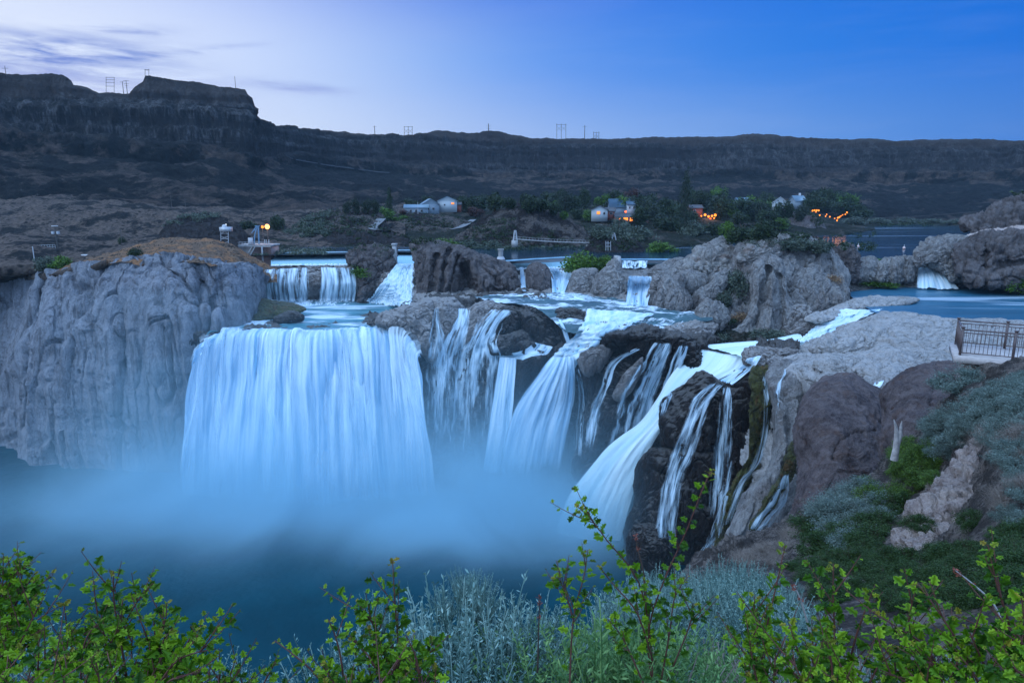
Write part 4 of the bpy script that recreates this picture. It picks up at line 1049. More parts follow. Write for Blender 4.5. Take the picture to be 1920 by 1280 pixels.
# near slope on the right and the ground under the foreground shrubs
n_ = [
    [(960, 1420, 3.4), (1150, 1330, 7), (1330, 1075, 42), (1420, 1025, 46), (1500, 985, 50), (1600, 945, 48), (1690, 880, 42), (1760, 790, 34), (1850, 722, 27), (1960, 700, 22), (2200, 690, 20)],
    [(960, 1400, 3.2), (1150, 1260, 6), (1330, 1050, 40), (1420, 1008, 44), (1500, 972, 47), (1600, 925, 45), (1690, 862, 40), (1760, 775, 32), (1850, 714, 26), (1960, 690, 21), (2200, 680, 19)],
    [(960, 1380, 2.8), (1150, 1220, 5.2), (1330, 1110, 11), (1420, 1060, 20), (1510, 1010, 28), (1610, 980, 28), (1700, 930, 26), (1780, 870, 22), (1860, 800, 18), (1980, 760, 15), (2200, 740, 14)],
    [(960, 1420, 2.2), (1150, 1300, 3.6), (1330, 1180, 6.0), (1430, 1120, 9.5), (1530, 1070, 14), (1640, 1040, 15), (1740, 1000, 15), (1820, 940, 13), (1900, 880, 11), (2000, 850, 10), (2200, 830, 9)],
    [(960, 1520, 1.6), (1150, 1450, 2.2), (1330, 1350, 3.0), (1450, 1290, 3.8), (1560, 1230, 4.8), (1680, 1180, 5.5), (1800, 1130, 5.8), (1900, 1080, 5.5), (2000, 1040, 5), (2100, 1020, 4.6), (2250, 1000, 4.2)],
    [(960, 1900, 0.9), (1150, 1800, 1.1), (1330, 1700, 1.3), (1450, 1600, 1.6), (1560, 1520, 1.9), (1680, 1450, 2.2), (1800, 1400, 2.3), (1900, 1350, 2.3), (2000, 1300, 2.2), (2150, 1250, 2.1), (2400, 1200, 2.0)],
]
def neardisp(G, n, t):
    Y = G[..., 1]
    a = np.clip(Y / 30.0, 0.02, 1.0)
    d = fbm(G * 0.25, 5, 0.55) * 0.9 * a + fbm(G * 1.3, 4) * 0.12 * np.clip(a * 2, 0, 1)
    return d
patch('near_slope', n_, 420, [10, 60, 70, 70, 40], M['soil'], neardisp, mode='index')
patch('near_slope', [[(-500, 1500, 2.6), (0, 1480, 2.6), (300, 1480, 2.6), (600, 1500, 2.6), (1000, 1500, 2.6)],
                     [(-500, 1460, 2.3), (0, 1430, 2.3), (300, 1440, 2.3), (600, 1460, 2.3), (1000, 1460, 2.3)],
                     [(-500, 1700, 1.4), (0, 1700, 1.4), (300, 1700, 1.4), (600, 1700, 1.4), (1000, 1700, 1.4)]], 120, 40, M['soil'], lambda G, n, t: fbm(G * 2.0, 4) * 0.06, mode='index')
# the hillside that carries on to the right of the photographer, and the path behind
ed = np.array([toworld(np.array(r[-1], float)) for r in n_])[::-1]
ey, ex, ez = ed[:, 1], ed[:, 0], ed[:, 2]
ys_ = np.concatenate([np.linspace(-25, 0, 12), np.linspace(0.6, 22, 50), np.linspace(23, 75, 40)])
zz_ = np.interp(ys_, np.concatenate([[-25, 0], np.sort(ey), [24, 34, 50, 75]]), np.concatenate([[72.6, 72.4], ez[np.argsort(ey)], [67, 60, 51, 45]]))
xx_ = np.interp(ys_, np.concatenate([[-25, 0.6], np.sort(ey), [24, 75]]), np.concatenate([[1.0, 1.0], ex[np.argsort(ey)], [23.5, 62]])) - 0.7
tt_ = np.linspace(0, 1, 90) ** 1.6
Gn = np.stack([xx_[:, None] + tt_[None] * 75, np.repeat(ys_[:, None], 90, 1), zz_[:, None] - 0.25 + tt_[None] * 14], -1)
Gn[..., 2] += fbm(Gn * 0.3, 5) * 0.5 * np.clip(tt_ * 8, 0, 1)[None]
tag(link('near_slope', new_mesh('near_slope', Gn, gridfaces(*Gn.shape[:2]), M['soil'])), kind='structure')
Gp_ = np.stack(np.meshgrid(np.linspace(-30, 2.5, 60), np.linspace(-25, 1.3, 40), indexing='xy') + [np.zeros((40, 60))], -1)
Gp_[..., 2] = 72.35 + fbm(Gp_ * 0.6, 4) * 0.06 - np.clip(Gp_[..., 1] - 0.3, 0, 2) * 0.25
tag(link('near_slope', new_mesh('near_slope', Gp_, gridfaces(40, 60), M['soil'])), kind='structure')
# pale sandy bank on the slope
rock('sand_bank', [(1690, 1010), (1712, 960), (1755, 915), (1800, 865), (1860, 835), (1925, 870), (1915, 940), (1850, 980), (1790, 1040), (1720, 1060)], (17, 11.5), 1.2, M['sand'], amp=0.30, freq=0.8, kind='slab', struct=True, n=240, m=90)

# ------------------------------------------------------------------ falling water
_bv = []
def ground_tree():
    V = []; T = []; k = 0
    for v, f in ROCKS:
        V.append(v); T.append(f + k); k += len(v)
    V = np.concatenate(V); T = np.concatenate(T)
    return BVHTree.FromPolygons(V.tolist(), T.tolist())
BVH = ground_tree()
EYE = Vector((0, 0, CAMZ))
def hit(px, py):
    d = Vector(ray(px, py)).normalized()
    loc, nor, i, dist = BVH.ray_cast(EYE, d)
    return (np.array(loc), np.array(nor)) if loc is not None else (None, None)
def smooth1(a, k, axis):
    if k <= 0: return a
    pad = [(0, 0)] * a.ndim
    pad[axis] = (k, k)
    b = np.pad(a, pad, mode='edge')
    c = np.cumsum(b, axis=axis)
    z = np.zeros_like(np.take(c, [0], axis=axis))
    c = np.concatenate([z, c], axis=axis)
    n = a.shape[axis]
    hi = np.take(c, np.arange(2 * k + 1, 2 * k + 1 + n), axis=axis)
    lo = np.take(c, np.arange(0, n), axis=axis)
    return (hi - lo) / (2 * k + 1)
def flow(left, right, m, label, cat='waterfall', nu=60, nv=160, off=0.5, sm=(4, 3), mid=None, edge=0.12, ends=(0.04, 0.06), ridge=0.5, rf=1.0, name='waterfall', group=None, drape=True, bow=0.0, seed=0.0, near=None, struct=False, dens=0.5, steps=None):
    """a sheet of water from the left and right edges (px, py[, Y]); without Y it lies on the rock behind it"""
    A = np.asarray(left, float); B_ = np.asarray(right, float)
    t = np.linspace(0, len(A) - 1, nv)
    L_ = catmull(A, t); R_ = catmull(B_, t)
    u = np.linspace(0, 1, nu)[None, :, None]
    Q = L_[:, None] * (1 - u) + R_[:, None] * u
    if mid is not None:
        Mi = catmull(np.asarray(mid, float), t)
        c = (Mi - (L_ + R_) / 2)[:, None] * (4 * u * (1 - u))
        Q = Q + c
    if Q.shape[-1] == 2:
        Y = np.full(Q.shape[:2], np.nan)
        for i in range(nv):
            for j in range(nu):
                p_, _n = hit(Q[i, j, 0], Q[i, j, 1])
                if p_ is not None: Y[i, j] = p_[1]
        if near is not None:
            Y = np.where(np.abs(Y - near) > 14, np.nan, Y)
        med = np.nanmedian(Y)
        Y = np.where(np.isnan(Y), med, Y)
        for _ in range(2):
            Y = smooth1(smooth1(Y, sm[0], 0), sm[1], 1)
        Y = Y - off
        Q = np.dstack([Q, Y])
    G = toworld(Q)
    if bow:
        G[..., 1] -= (bow * 4 * u * (1 - u))[..., 0]
    seg = np.linalg.norm(np.diff(G, axis=0), axis=-1).mean(1)
    vl = np.concatenate([[0], np.cumsum(seg)])
    wid = np.linalg.norm(G[:, -1] - G[:, 0], axis=-1).mean()
    uu = np.broadcast_to(np.linspace(0, 1, nu)[None] * wid, (nv, nu)) + seed * 31.7
    vv = np.broadcast_to(vl[:, None], (nv, nu)) + seed * 11.3
    n = gridnormals(G)
    q = np.stack([uu * rf * 0.55, vv * 0.045, np.zeros_like(uu) + seed], -1)
    d = (fbm(q, 3, 0.45)) * ridge
    if steps:
        sp = vv / steps[0] + fbm(np.stack([uu * 0.22, vv * 0.05, uu * 0 + 40 + seed], -1), 3) * 0.9
        fr_s = sp - np.floor(sp)
        d = d + steps[1] * (sstep(0.0, 0.55, fr_s) - sstep(0.70, 1.0, fr_s)) + steps[1] * 0.25 * fbm(np.stack([uu * 0.4, vv * 0.3, uu * 0 + seed], -1), 3, 0.5)
    fade_v = sstep(0, 0.05, np.linspace(0, 1, nv))[:, None]
    G = G + n * (d * fade_v)[..., None]
    uf = np.broadcast_to(np.linspace(0, 1, nu)[None], (nv, nu))
    vf = np.broadcast_to(np.linspace(0, 1, nv)[:, None], (nv, nu))
    wob = fbm(np.stack([uu * 0.6, vv * 0.12, uu * 0 + 3 + seed], -1), 3) * 0.35
    e = sstep(0, edge, uf + wob * edge * uf * 4) * sstep(0, edge, 1 - uf + wob * edge * (1 - uf) * 4)
    ee = e * (sstep(0, ends[0], vf) if ends[0] else 1) * (sstep(0, ends[1], 1 - vf) if ends[1] else 1)
    if m is M['trickle']:
        rs_ = np.random.RandomState(int(seed * 7 + 3))
        K = max(2, int(round(wid * 0.9))) + 1
        A_ = np.zeros((nv, nu)); vv1 = vl[:, None]
        for k_ in range(K):
            c0_ = 0.5 + (rs_.rand() - 0.5) * 0.75
            wan = fbm(np.stack([vv1 * 0.10, vv1 * 0 + k_ * 7.3, vv1 * 0 + seed], -1), 3) * 0.11 + fbm(np.stack([vv1 * 0.45, vv1 * 0 + k_ * 3.1, vv1 * 0 + seed], -1), 2) * 0.018
            cen = 0.5 + (c0_ - 0.5) * (0.45 + 0.55 * np.linspace(0, 1, nv)[:, None]) + wan
            wk = (rs_.uniform(0.08, 0.34) / max(wid, 0.8)) * (1 + 1.3 * np.linspace(0, 1, nv)[:, None]) * (1.25 + 0.9 * fbm(np.stack([vv1 * 0.3, vv1 * 0 + k_, vv1 * 0 + 9 + seed], -1), 2)).clip(0.4, 2.5) + 0.006
            st = rs_.uniform(0.35, 0.95) * (1 - 0.35 * rs_.rand() * vf)
            A_ = A_ + st * np.exp(-((uf - cen) / wk) ** 2)
        A_ = A_ + 0.16 * np.exp(-((uf - 0.5) / 0.26) ** 2)
        A_ = np.clip(A_, 0, 1.1) * sstep(0, 0.05, vf) * sstep(0, 0.16, 1 - vf) * sstep(0, 0.08, uf) * sstep(0, 0.08, 1 - uf)
        if ends[1] > 0.15: A_ = A_ * (1 - 0.6 * sstep(0.45, 1.0, vf))
        ee = None
    de = (0.267 + 0.556 * A_ * min(1.0, 0.30 + 0.33 * dens) - 0.6 * np.exp(-A_ / 0.07)) if ee is None else -0.6 + ee * (0.6 + dens)
    F = gridfaces(nv, nu)
    me = new_mesh(name, G, F, m, uv=np.stack([uu, vv], -1).reshape(-1, 2), attrs={'dens': de})
    o = link(name, me)
    if struct: tag(o, kind='structure')
    else: tag(o, label, cat, group)
    return o

# --- the great fall
NU, NV = 420, 200
ua = np.linspace(0, 1, NU)
bpx = np.interp(ua, [0, .03, .07, .13, .25, .5, .75, .86, .91, .955, 1.0], [357, 369, 388, 420, 480, 575, 680, 728, 751, 770, 786])
bpy_ = np.interp(ua, [0, .03, .07, .13, .25, .5, .75, .86, .91, .955, 1.0], [694, 658, 637, 625, 622, 625, 621, 619, 626, 643, 676])
gpx = np.interp(ua, [0, .1, .5, .9, 1.0], [338, 392, 580, 772, 826])
gpy = np.interp(ua, [0, .5, 1.0], [938, 962, 940])
bpy_ = bpy_ + 2.2 * fbm(np.stack([ua * 8, ua * 0 + 4, ua * 0], -1), 4, 0.6)
zt = np.interp(ua, [0, .03, .07, .12, .86, .91, .955, 1.0], [33.0, 37.0, 39.0, 39.8, 39.8, 39.3, 37.6, 33.8])
Bp = np.array([PW(a, b, c) for a, b, c in zip(bpx, bpy_, zt)])
Gp = np.array([PW(a, b, -1) for a, b in zip(gpx, gpy)])
wl = fbm(np.stack([ua * 9, ua * 0, ua * 0], -1), 4) * 0.5
def bigfall(zbase, push, name, label, m, seed, dens, ridge, rag=0.0):
    tt = np.linspace(0, 1, NV)
    # over the lip, a few metres of ledge, then free fall
    lip = 0.10 + 0.05 * fbm(np.stack([ua * 14, ua * 0 + seed, ua * 0], -1), 4) + 0.10 * np.exp(-((ua - 0.80) / 0.10) ** 2) + 0.08 * np.exp(-((ua - 0.45) / 0.05) ** 2)
    lip = lip + 0.10 * np.clip(fbm(np.stack([ua * 5.0, ua * 0 + 3 + seed, ua * 0], -1), 3), 0, 1)
    lip = np.clip(lip, 0.05, 0.4)
    fr_ = np.clip(tt[:, None] ** 1.15, 0, 1)
    drop = np.where(fr_ < lip[None], (fr_ / lip[None]) ** 1.8 * lip[None] * 0.6, lip[None] * 0.6 + (fr_ - lip[None]) / (1 - lip[None]) * (1 - lip[None] * 0.6))
    hor = np.sqrt(np.clip(fr_, 0, 1))
    run = 0.05
    G = np.zeros((NV, NU, 3))
    fr0 = fr_
    fr_ = np.clip((fr0 - run) / (1 - run), 0, 1)
    drop = np.where(fr_ < lip[None], (fr_ / lip[None]) ** 1.8 * lip[None] * 0.6, lip[None] * 0.6 + (fr_ - lip[None]) / (1 - lip[None]) * (1 - lip[None] * 0.6))
    hor = 0.5 * fr_ ** 0.85 + 0.5 * fr_ ** 0.5
    G[..., :2] = Bp[None, :, :2] * (1 - hor[..., None]) + Gp[None, :, :2] * hor[..., None]
    G[..., 2] = Bp[None, :, 2] * (1 - drop) + Gp[None, :, 2] * drop
    back = np.clip(1 - fr0 / run, 0, 1)[:, 0] if fr0.shape[1] == 1 else np.clip(1 - fr0 / run, 0, 1)
    G[..., 1] += (back.reshape(NV, -1)) * 4.5
    G[..., 2] += (back.reshape(NV, -1)) * 0.3 + 0.12
    L = np.linalg.norm(np.diff(G, axis=0), axis=-1).mean(1)
    vl = np.concatenate([[0], np.cumsum(L)])
    uu = np.broadcast_to(ua[None] * 62, (NV, NU)); vv = np.broadcast_to(vl[:, None], (NV, NU))
    n = gridnormals(G)
    warp = fbm(np.stack([uu * 0.08, vv * 0.03, uu * 0 + seed], -1), 3) * 1.5
    q = np.stack([(uu + warp) * 0.42, vv * 0.022, uu * 0 + seed], -1)
    soft = 1 - 0.75 * sstep(10, 40, vv)
    d = fbm(q, 3, 0.5) * ridge * 0.8 * soft + fbm(np.stack([uu * 0.12, vv * 0.04, uu * 0 + 9 + seed], -1), 3) * ridge * 1.6
    d += fbm(np.stack([uu * 1.2, vv * 0.03, uu * 0 + seed], -1), 2) * 0.16 * soft
    topn = fbm(np.stack([uu * 0.9, vv * 0.8, uu * 0 + seed], -1), 4) * 0.28 * np.exp(-vv / 6.0)
    ff = sstep(0, 0.12, tt)[:, None]
    G = G + n * ((d + push) * ff + topn)[..., None]
    de = np.full((NV, NU), dens) * 1.0
    de = de + fbm(np.stack([uu * 0.13, vv * 0.02, uu * 0 + 5 + seed], -1), 3) * 0.45 + 0.25 * np.exp(-vv / 5.0)
    edge = sstep(0, 0.015, ua)[None] * sstep(0, 0.02, 1 - ua)[None]
    de = -0.6 + (de + 0.6) * edge * sstep(0.0, 0.055 + 0.02 * np.clip(wl, -.5, 1)[None], tt[:, None])
    de = -0.6 + (de + 0.6) * (1 - 0.85 * sstep(0.93, 1.0, tt)[:, None])
    me = new_mesh(name, G, gridfaces(NV, NU), m, uv=np.stack([uu + warp * 0.5, vv], -1).reshape(-1, 2), attrs={'dens': de})
    o = link(name, me)
    return o
_gf = bigfall(0, 0.3, 'waterfall', '', M['fall'], 0.0, 0.80, 1.1)
_st = bigfall(0, 1.3, 'strands', '', M['strands'], 3.7, 0.50, 0.9); _st.parent = _gf
tag(_gf, 'great wide veil of white water pouring from the upper pool into the mist', 'waterfall')

W = lambda *a, **k: flow(*a, **k)
# upper left falls under the weir
W([(489, 505), (486, 530), (490, 565)], [(588, 500), (586, 530), (590, 568)], M['fallthin'], 'left half of the upper fall below the long weir, left of the black notch', off=1.4, ridge=0.5, rf=1.5, nu=90, nv=70, near=225, ends=(0.03, 0.05))
W([(594, 500), (596, 530), (592, 568)], [(668, 502), (674, 530), (672, 566)], M['fallthin'], 'right half of the upper fall below the long weir, beside the bushy outcrop', off=1.4, ridge=0.5, rf=1.5, nu=80, nv=70, near=225, ends=(0.03, 0.05), seed=1, dens=0.6)
W([(742, 494), (716, 525), (694, 548), (676, 568)], [(780, 492), (781, 520), (782, 548), (776, 580)], M['rapid'], 'steep white cascade between the bushy outcrop and the cave outcrop', cat='cascade', name='cascade', nu=110, nv=90, ridge=0.5, rf=1.3, bow=2.0, off=1.2, sm=(8, 8), dens=0.8, ends=(0.02, 0.1), seed=2, steps=(2.6, 0.35))
W([(486, 560), (488, 568), (500, 577)], [(674, 560), (672, 568), (660, 574)], M['rapid'], 'boiling foam at the foot of the two upper falls', cat='rapid', name='rapid', off=0.5, nu=80, nv=24, near=222, seed=41, ridge=0.3, ends=(.2, .3), dens=0.5)
# small falls in the middle
W([(974, 500), (975, 520), (976, 545)], [(982, 501), (985, 522), (988, 547)], M['fall'], 'thin vertical fall between the cave outcrop and the domed boulder', off=1.0, nu=16, nv=40, ridge=0.1, near=204, seed=3)
W([(1030, 500), (1032, 520), (1034, 550)], [(1048, 503), (1056, 520), (1060, 550)], M['fall'], 'fanning white fall right of the domed brown boulder', off=1.5, nu=40, nv=50, ridge=0.3, near=204, seed=4, dens=0.7)
W([(1054, 506), (1052, 525), (1046, 550)], [(1072, 508), (1068, 525), (1058, 552)], M['fall'], 'narrow slanting fall left of the blocky pale boulder', off=1.5, nu=30, nv=50, ridge=0.2, near=204, seed=5, dens=0.7)
W([(1176, 516), (1172, 540), (1168, 574)], [(1226, 518), (1222, 545), (1218, 576)], M['fall'], 'square white fall between the jagged boulder and the massif', off=1.2, nu=60, nv=60, ridge=0.5, rf=1.5, near=190, seed=6, dens=0.45)
W([(1160, 488, 215), (1162, 498, 212), (1164, 503, 210)], [(1220, 489, 213), (1218, 498, 211), (1216, 503, 209)], M['rapid'], 'low stepped fall just below the right end of the weir', nu=60, nv=24, ridge=0.3, seed=7)
W([(1716, 500, 206.5), (1714, 518, 201), (1710, 542, 196)], [(1762, 500, 206.5), (1784, 518, 200), (1806, 544, 194)], M['falldense'], 'small white fall dropping into the right-hand bay', nu=60, nv=50, ridge=0.5, rf=1.2, bow=1.5, seed=8, ends=(0.05, 0.12))
# foam runs on the terraces
W([(1010, 505), (1030, 512), (1030, 520)], [(1060, 505), (1075, 512), (1080, 520)], M['rapid'], 'foaming water spilling from the weir above the fanning fall', cat='rapid', name='rapid', nu=40, nv=24, near=208, off=0.6, seed=9)
W([(985, 548), (975, 562), (1010, 575), (1090, 583)], [(1060, 548), (1120, 556), (1180, 570), (1180, 590)], M['rapid'], 'ruffled white water crossing the ledge below the pale boulders', cat='rapid', name='rapid', nu=80, nv=60, off=0.5, near=194, seed=10, ridge=0.5, ends=(.1, .1), edge=.2)
W([(1092, 578), (1088, 603), (1070, 630), (1048, 652), (1028, 672), (1010, 698)], [(1240, 588), (1205, 604), (1162, 626), (1120, 650), (1090, 670), (1084, 698)], M['rapid'], 'broad white rapid tumbling past the dark blocks to the centre fall', cat='rapid', name='rapid', nu=110, nv=120, off=0.9, near=168, seed=11, ridge=0.6, dens=1.0, ends=(.04, .02), steps=(3.6, 0.5))
W([(1180, 588), (1160, 600), (1150, 620)], [(1300, 604), (1290, 612), (1240, 626)], M['rapid'], 'patchy foam on the dark river left of the massif', cat='rapid', name='rapid', nu=90, nv=50, off=0.35, near=170, seed=12, ridge=0.3, ends=(.15, .1), edge=.2, dens=0.25)
W([(1046, 598), (1054, 622), (1062, 645)], [(1052, 598), (1064, 622), (1072, 645)], M['fall'], 'short slanting fall in the cleft between two dark blocks', off=0.8, nu=16, nv=40, ridge=0.1, near=170, seed=13)
W([(1000, 640), (980, 655), (950, 664), (925, 668)], [(1040, 650), (1030, 664), (1000, 668), (985, 676)], M['rapid'], 'small foamy pool of water beside the low dark block', cat='rapid', name='rapid', nu=50, nv=40, off=0.6, near=166, seed=14, ridge=0.2, dens=0.8)
# thin falls on the dark wall
W([(807, 575), (802.4, 600), (788.8, 630), (776.6, 660), (769.8, 740), (765.8, 860)], [(829, 575), (829.6, 600), (843.2, 630), (851.4, 660), (858.2, 740), (859.2, 860)], M['trickle'], 'faint thin fall, leftmost of those on the dark wall', off=0.8, nu=110, nv=160, near=170, seed=15, ends=(.05, .4), dens=0.9)
W([(839.4, 575), (838.1, 600), (816.6, 640), (805.9, 690), (801.9, 760), (793.8, 880)], [(900.6, 578), (895.9, 605), (891.4, 640), (884.1, 690), (880.1, 760), (882.2, 880)], M['trickle'], 'thin broken fall running down the dark wall past the humped rocks', off=0.8, nu=110, nv=160, near=169, seed=16, ends=(.05, .35), dens=1.15)
W([(896.5, 578), (873.8, 606), (854.4, 640), (834.1, 670), (828.8, 760), (819.4, 880)], [(986.5, 580), (962.2, 610), (949.6, 640), (959.9, 670), (951.2, 760), (948.6, 880)], M['trickle'], 'lacy fall spreading over the stepped wall left of the curtain fall', off=0.8, nu=110, nv=160, near=167, seed=17, ends=(.05, .3), dens=1.25)
W([(934, 668, 164.5), (926, 720, 163), (912, 800, 161.5), (900, 900, 160)], [(972, 670, 164.5), (968, 720, 163), (962, 800, 161.5), (952, 900, 160)], M['fallthin'], 'narrow straight curtain fall between the lacy fall and the broad centre fall', nu=50, nv=140, ridge=0.3, rf=2, seed=18, ends=(.02, .1), dens=0.85)
# the centre fall
W([(1034, 664), (1012, 690), (972, 745), (942, 820), (920, 930)], [(1078, 662), (1082, 692), (1084, 745), (1070, 820), (1052, 935)], M['fall'], 'broad flaring centre fall below the white rapid', off=3.0, sm=(10, 12), nu=150, nv=200, ridge=0.8, near=163, seed=19, dens=0.75, ends=(.08, .25), bow=2.0)
W([(1073, 690), (1079, 740), (1077, 800), (1073, 860)], [(1093, 690), (1103, 740), (1099, 800), (1095, 860)], M['trickle'], 'faint strand of water right of the broad centre fall', off=0.6, nu=56, nv=100, near=159, seed=20, dens=0.6)
# strands on the brown buttress
W([(1191, 650), (1145, 676), (1125, 720), (1103, 780), (1093, 850)], [(1209, 655), (1165, 682), (1147, 722), (1127, 780), (1111, 850)], M['trickle'], 'single bent strand of water down the middle of the brown buttress', off=0.6, nu=59, nv=130, near=153, seed=21, dens=1.1)
W([(1205.9, 640), (1176.4, 680), (1147.0, 740), (1128.3, 810), (1127.5, 850)], [(1284.1, 642), (1271.6, 680), (1249.0, 740), (1233.7, 800), (1212.5, 838)], M['trickle'], 'braided strands on the brown buttress beside the curving chute', off=0.7, nu=110, nv=150, near=153, seed=22, dens=1.2)
W([(1260.9, 645), (1240.8, 690), (1232.3, 740), (1218.0, 790)], [(1305.1, 648), (1295.2, 690), (1269.7, 730), (1252.0, 780)], M['trickle'], 'veil of strands along the left edge of the curving chute', off=0.9, nu=110, nv=120, near=150, seed=23, dens=1.2)
# the curving chute
W([Z(1500, 622, 42.0), Z(1440, 636, 41.2), Z(1380, 640, 40.6), Z(1300, 645, 40.2)], [Z(1520, 650, 42.0), Z(1460, 656, 41.0), Z(1425, 664, 40.2), Z(1405, 672, 39.6)], M['chute'], '', name='channel_water', struct=True, nu=60, nv=70, ridge=0.3, seed=24, edge=.14, ends=(.04, .05), dens=0.85)
W([(1300, 645, 156), (1276, 672, 152.5), (1250, 705, 150), (1224, 752, 148), (1196, 790, 146.5), (1140, 830, 145), (1095, 880, 144), (1055, 935, 143), (1030, 1010, 142)],
  [(1408, 664, 149.5), (1394, 690, 147), (1350, 712, 145), (1300, 745, 143.5), (1246, 800, 142), (1215, 860, 141), (1196, 915, 140), (1180, 970, 139), (1166, 1030, 138)],
  M['chute'], 'thick white chute curving down to the left between the two buttresses', nu=140, nv=240, ridge=0.6, rf=0.6, seed=25, edge=.10, ends=(.07, .06), dens=0.9, bow=1.5)
# water over the black buttress
W([(1398, 672), (1385, 690), (1362, 704), (1345, 712)], [(1432, 664), (1420, 684), (1398, 704), (1375, 724)], M['rapid'], 'white water fanning over the top of the black buttress', cat='rapid', name='rapid', off=0.9, nu=50, nv=50, near=143, seed=26, dens=0.9)
W([(1325.5, 712), (1288.1, 745), (1270.1, 790), (1250.1, 850), (1235.5, 900), (1226.2, 970), (1215.5, 1050)], [(1371.5, 722), (1345.9, 750), (1327.9, 790), (1307.9, 850), (1286.5, 900), (1273.8, 970), (1266.5, 1060)], M['trickle'], 'misty fall stepping down the left of the black buttress', off=0.8, nu=110, nv=180, near=137, seed=27, dens=0.75)
W([(1344.3, 722), (1335.5, 790), (1328.9, 880), (1323.0, 980)], [(1381.7, 724), (1381.5, 790), (1373.1, 880), (1357.0, 980)], M['trickle'], 'narrow fall down the right of the black buttress', off=0.8, nu=84, nv=160, near=136, seed=28, dens=0.6)
W([(1363, 860), (1347, 930), (1322.3, 1000), (1289.5, 1050)], [(1381, 862), (1371, 930), (1359.7, 1000), (1340.5, 1060)], M['trickle'], 'blue thread of water at the foot of the narrow rib', off=0.6, nu=56, nv=110, near=128, seed=29, dens=0.5)
# the seeps
W([(1427, 700), (1431, 780), (1413, 860), (1380, 910), (1355, 990)], [(1441, 700), (1446, 780), (1431, 862), (1399, 912), (1371, 992)], M['trickle'], 'thin thread of water following the mossy seep', off=0.4, nu=45, nv=130, near=126, seed=30, dens=0.4)
W([(1465, 690), (1450, 730), (1443, 780)], [(1481, 690), (1469, 730), (1460, 780)], M['trickle'], 'short thread of water at the top of the tan cliff', off=0.4, nu=45, nv=70, near=124, seed=31, dens=0.7)
W([(1467, 890), (1434.8, 935), (1409.5, 970), (1395.6, 1000)], [(1485, 886), (1489.2, 935), (1460.5, 975), (1436.4, 1002)], M['trickle'], 'thin fanned waterfall in the small mossy gully', off=0.5, nu=110, nv=90, near=104, seed=32, dens=0.7)
W([(1640, 716), (1632, 726), (1618, 736)], [(1660, 712), (1655, 722), (1640, 734)], M['rapid'], 'tiny foam spill in the crack of the pale rock shelf', cat='rapid', name='rapid', off=0.4, nu=24, nv=24, near=110, seed=33, dens=0.7)
# cascade from the bay into the channel
W([Z(1575, 578, 47.6), Z(1545, 596, 45.5), Z(1520, 615, 43.2), Z(1490, 640, 42.2)], [Z(1665, 580, 48.2), Z(1625, 598, 46.8), Z(1580, 618, 44.5), Z(1530, 650, 42.5)], M['rapid'], 'bright foaming cascade from the bay down into the channel', cat='cascade', name='cascade', nu=90, nv=80, ridge=0.5, seed=34, dens=0.8, bow=0.6, steps=(2.4, 0.3))

# ------------------------------------------------------------------ spray drifting over the basin
def mist():
    m = bpy.data.materials.new('spray')
    m.use_nodes = True
    t = NT(m.node_tree)
    p = pos(t)
    x, y, z = t.n('ShaderNodeSeparateXYZ', ins={0: p}).outputs
    def g(x0, y0, a, b, h, amt):
        u = t.math('DIVIDE', t.math('SUBTRACT', x, x0), a)
        v = t.math('DIVIDE', t.math('SUBTRACT', y, y0), b)
        r = t.math('ADD', t.math('MULTIPLY', u, u), t.math('MULTIPLY', v, v))
        r = t.math('ADD', r, t.math('DIVIDE', z, h))
        return t.math('MULTIPLY', t.math('EXPONENT', t.math('MULTIPLY', r, -1.0)), amt)
    parts = [g(-50, 153, 38, 13, 8.0, 0.32), g(-4, 144, 25, 14, 8.0, 0.26), g(15, 137, 11, 9, 6.0, 0.18), g(-84, 168, 20, 18, 22.0, 0.026), g(-45, 142, 46, 14, 5.0, 0.05), g(-92, 144, 36, 24, 6.0, 0.026), g(-35, 160, 55, 18, 16.0, 0.010)]
    s = parts[0]
    for q in parts[1:]:
        s = t.math('ADD', s, q)
    n = t.noise(t.scaled(p, (1, 1, 1.4)), 0.030, 3, 0.6, 0.8)
    d = t.math('MULTIPLY', s, t.maprange(n, 0.34, 0.66, 0.45, 1.6, smooth=False))
    v = t.n('ShaderNodeVolumePrincipled', ins={'Color': (0.46, 0.74, 0.86, 1), 'Anisotropy': 0.0, 'Density': d})
    t.n('ShaderNodeOutputMaterial', ins={'Volume': v.outputs[0]})
    m.cycles.volume_step_rate = 1.0
    lo, hi = (-185, 92, 0.05), (62, 200, 52)
    V = [(a, b, c) for a in (lo[0], hi[0]) for b in (lo[1], hi[1]) for c in (lo[2], hi[2])]
    F = [(0, 1, 3, 2), (4, 6, 7, 5), (0, 4, 5, 1), (2, 3, 7, 6), (0, 2, 6, 4), (1, 5, 7, 3)]
    o = link('mist', new_mesh('mist', V, F, m, smooth=False))
    tag(o, 'soft blue cloud of spray hanging over the plunge basin', 'mist', kind='stuff')
mist()

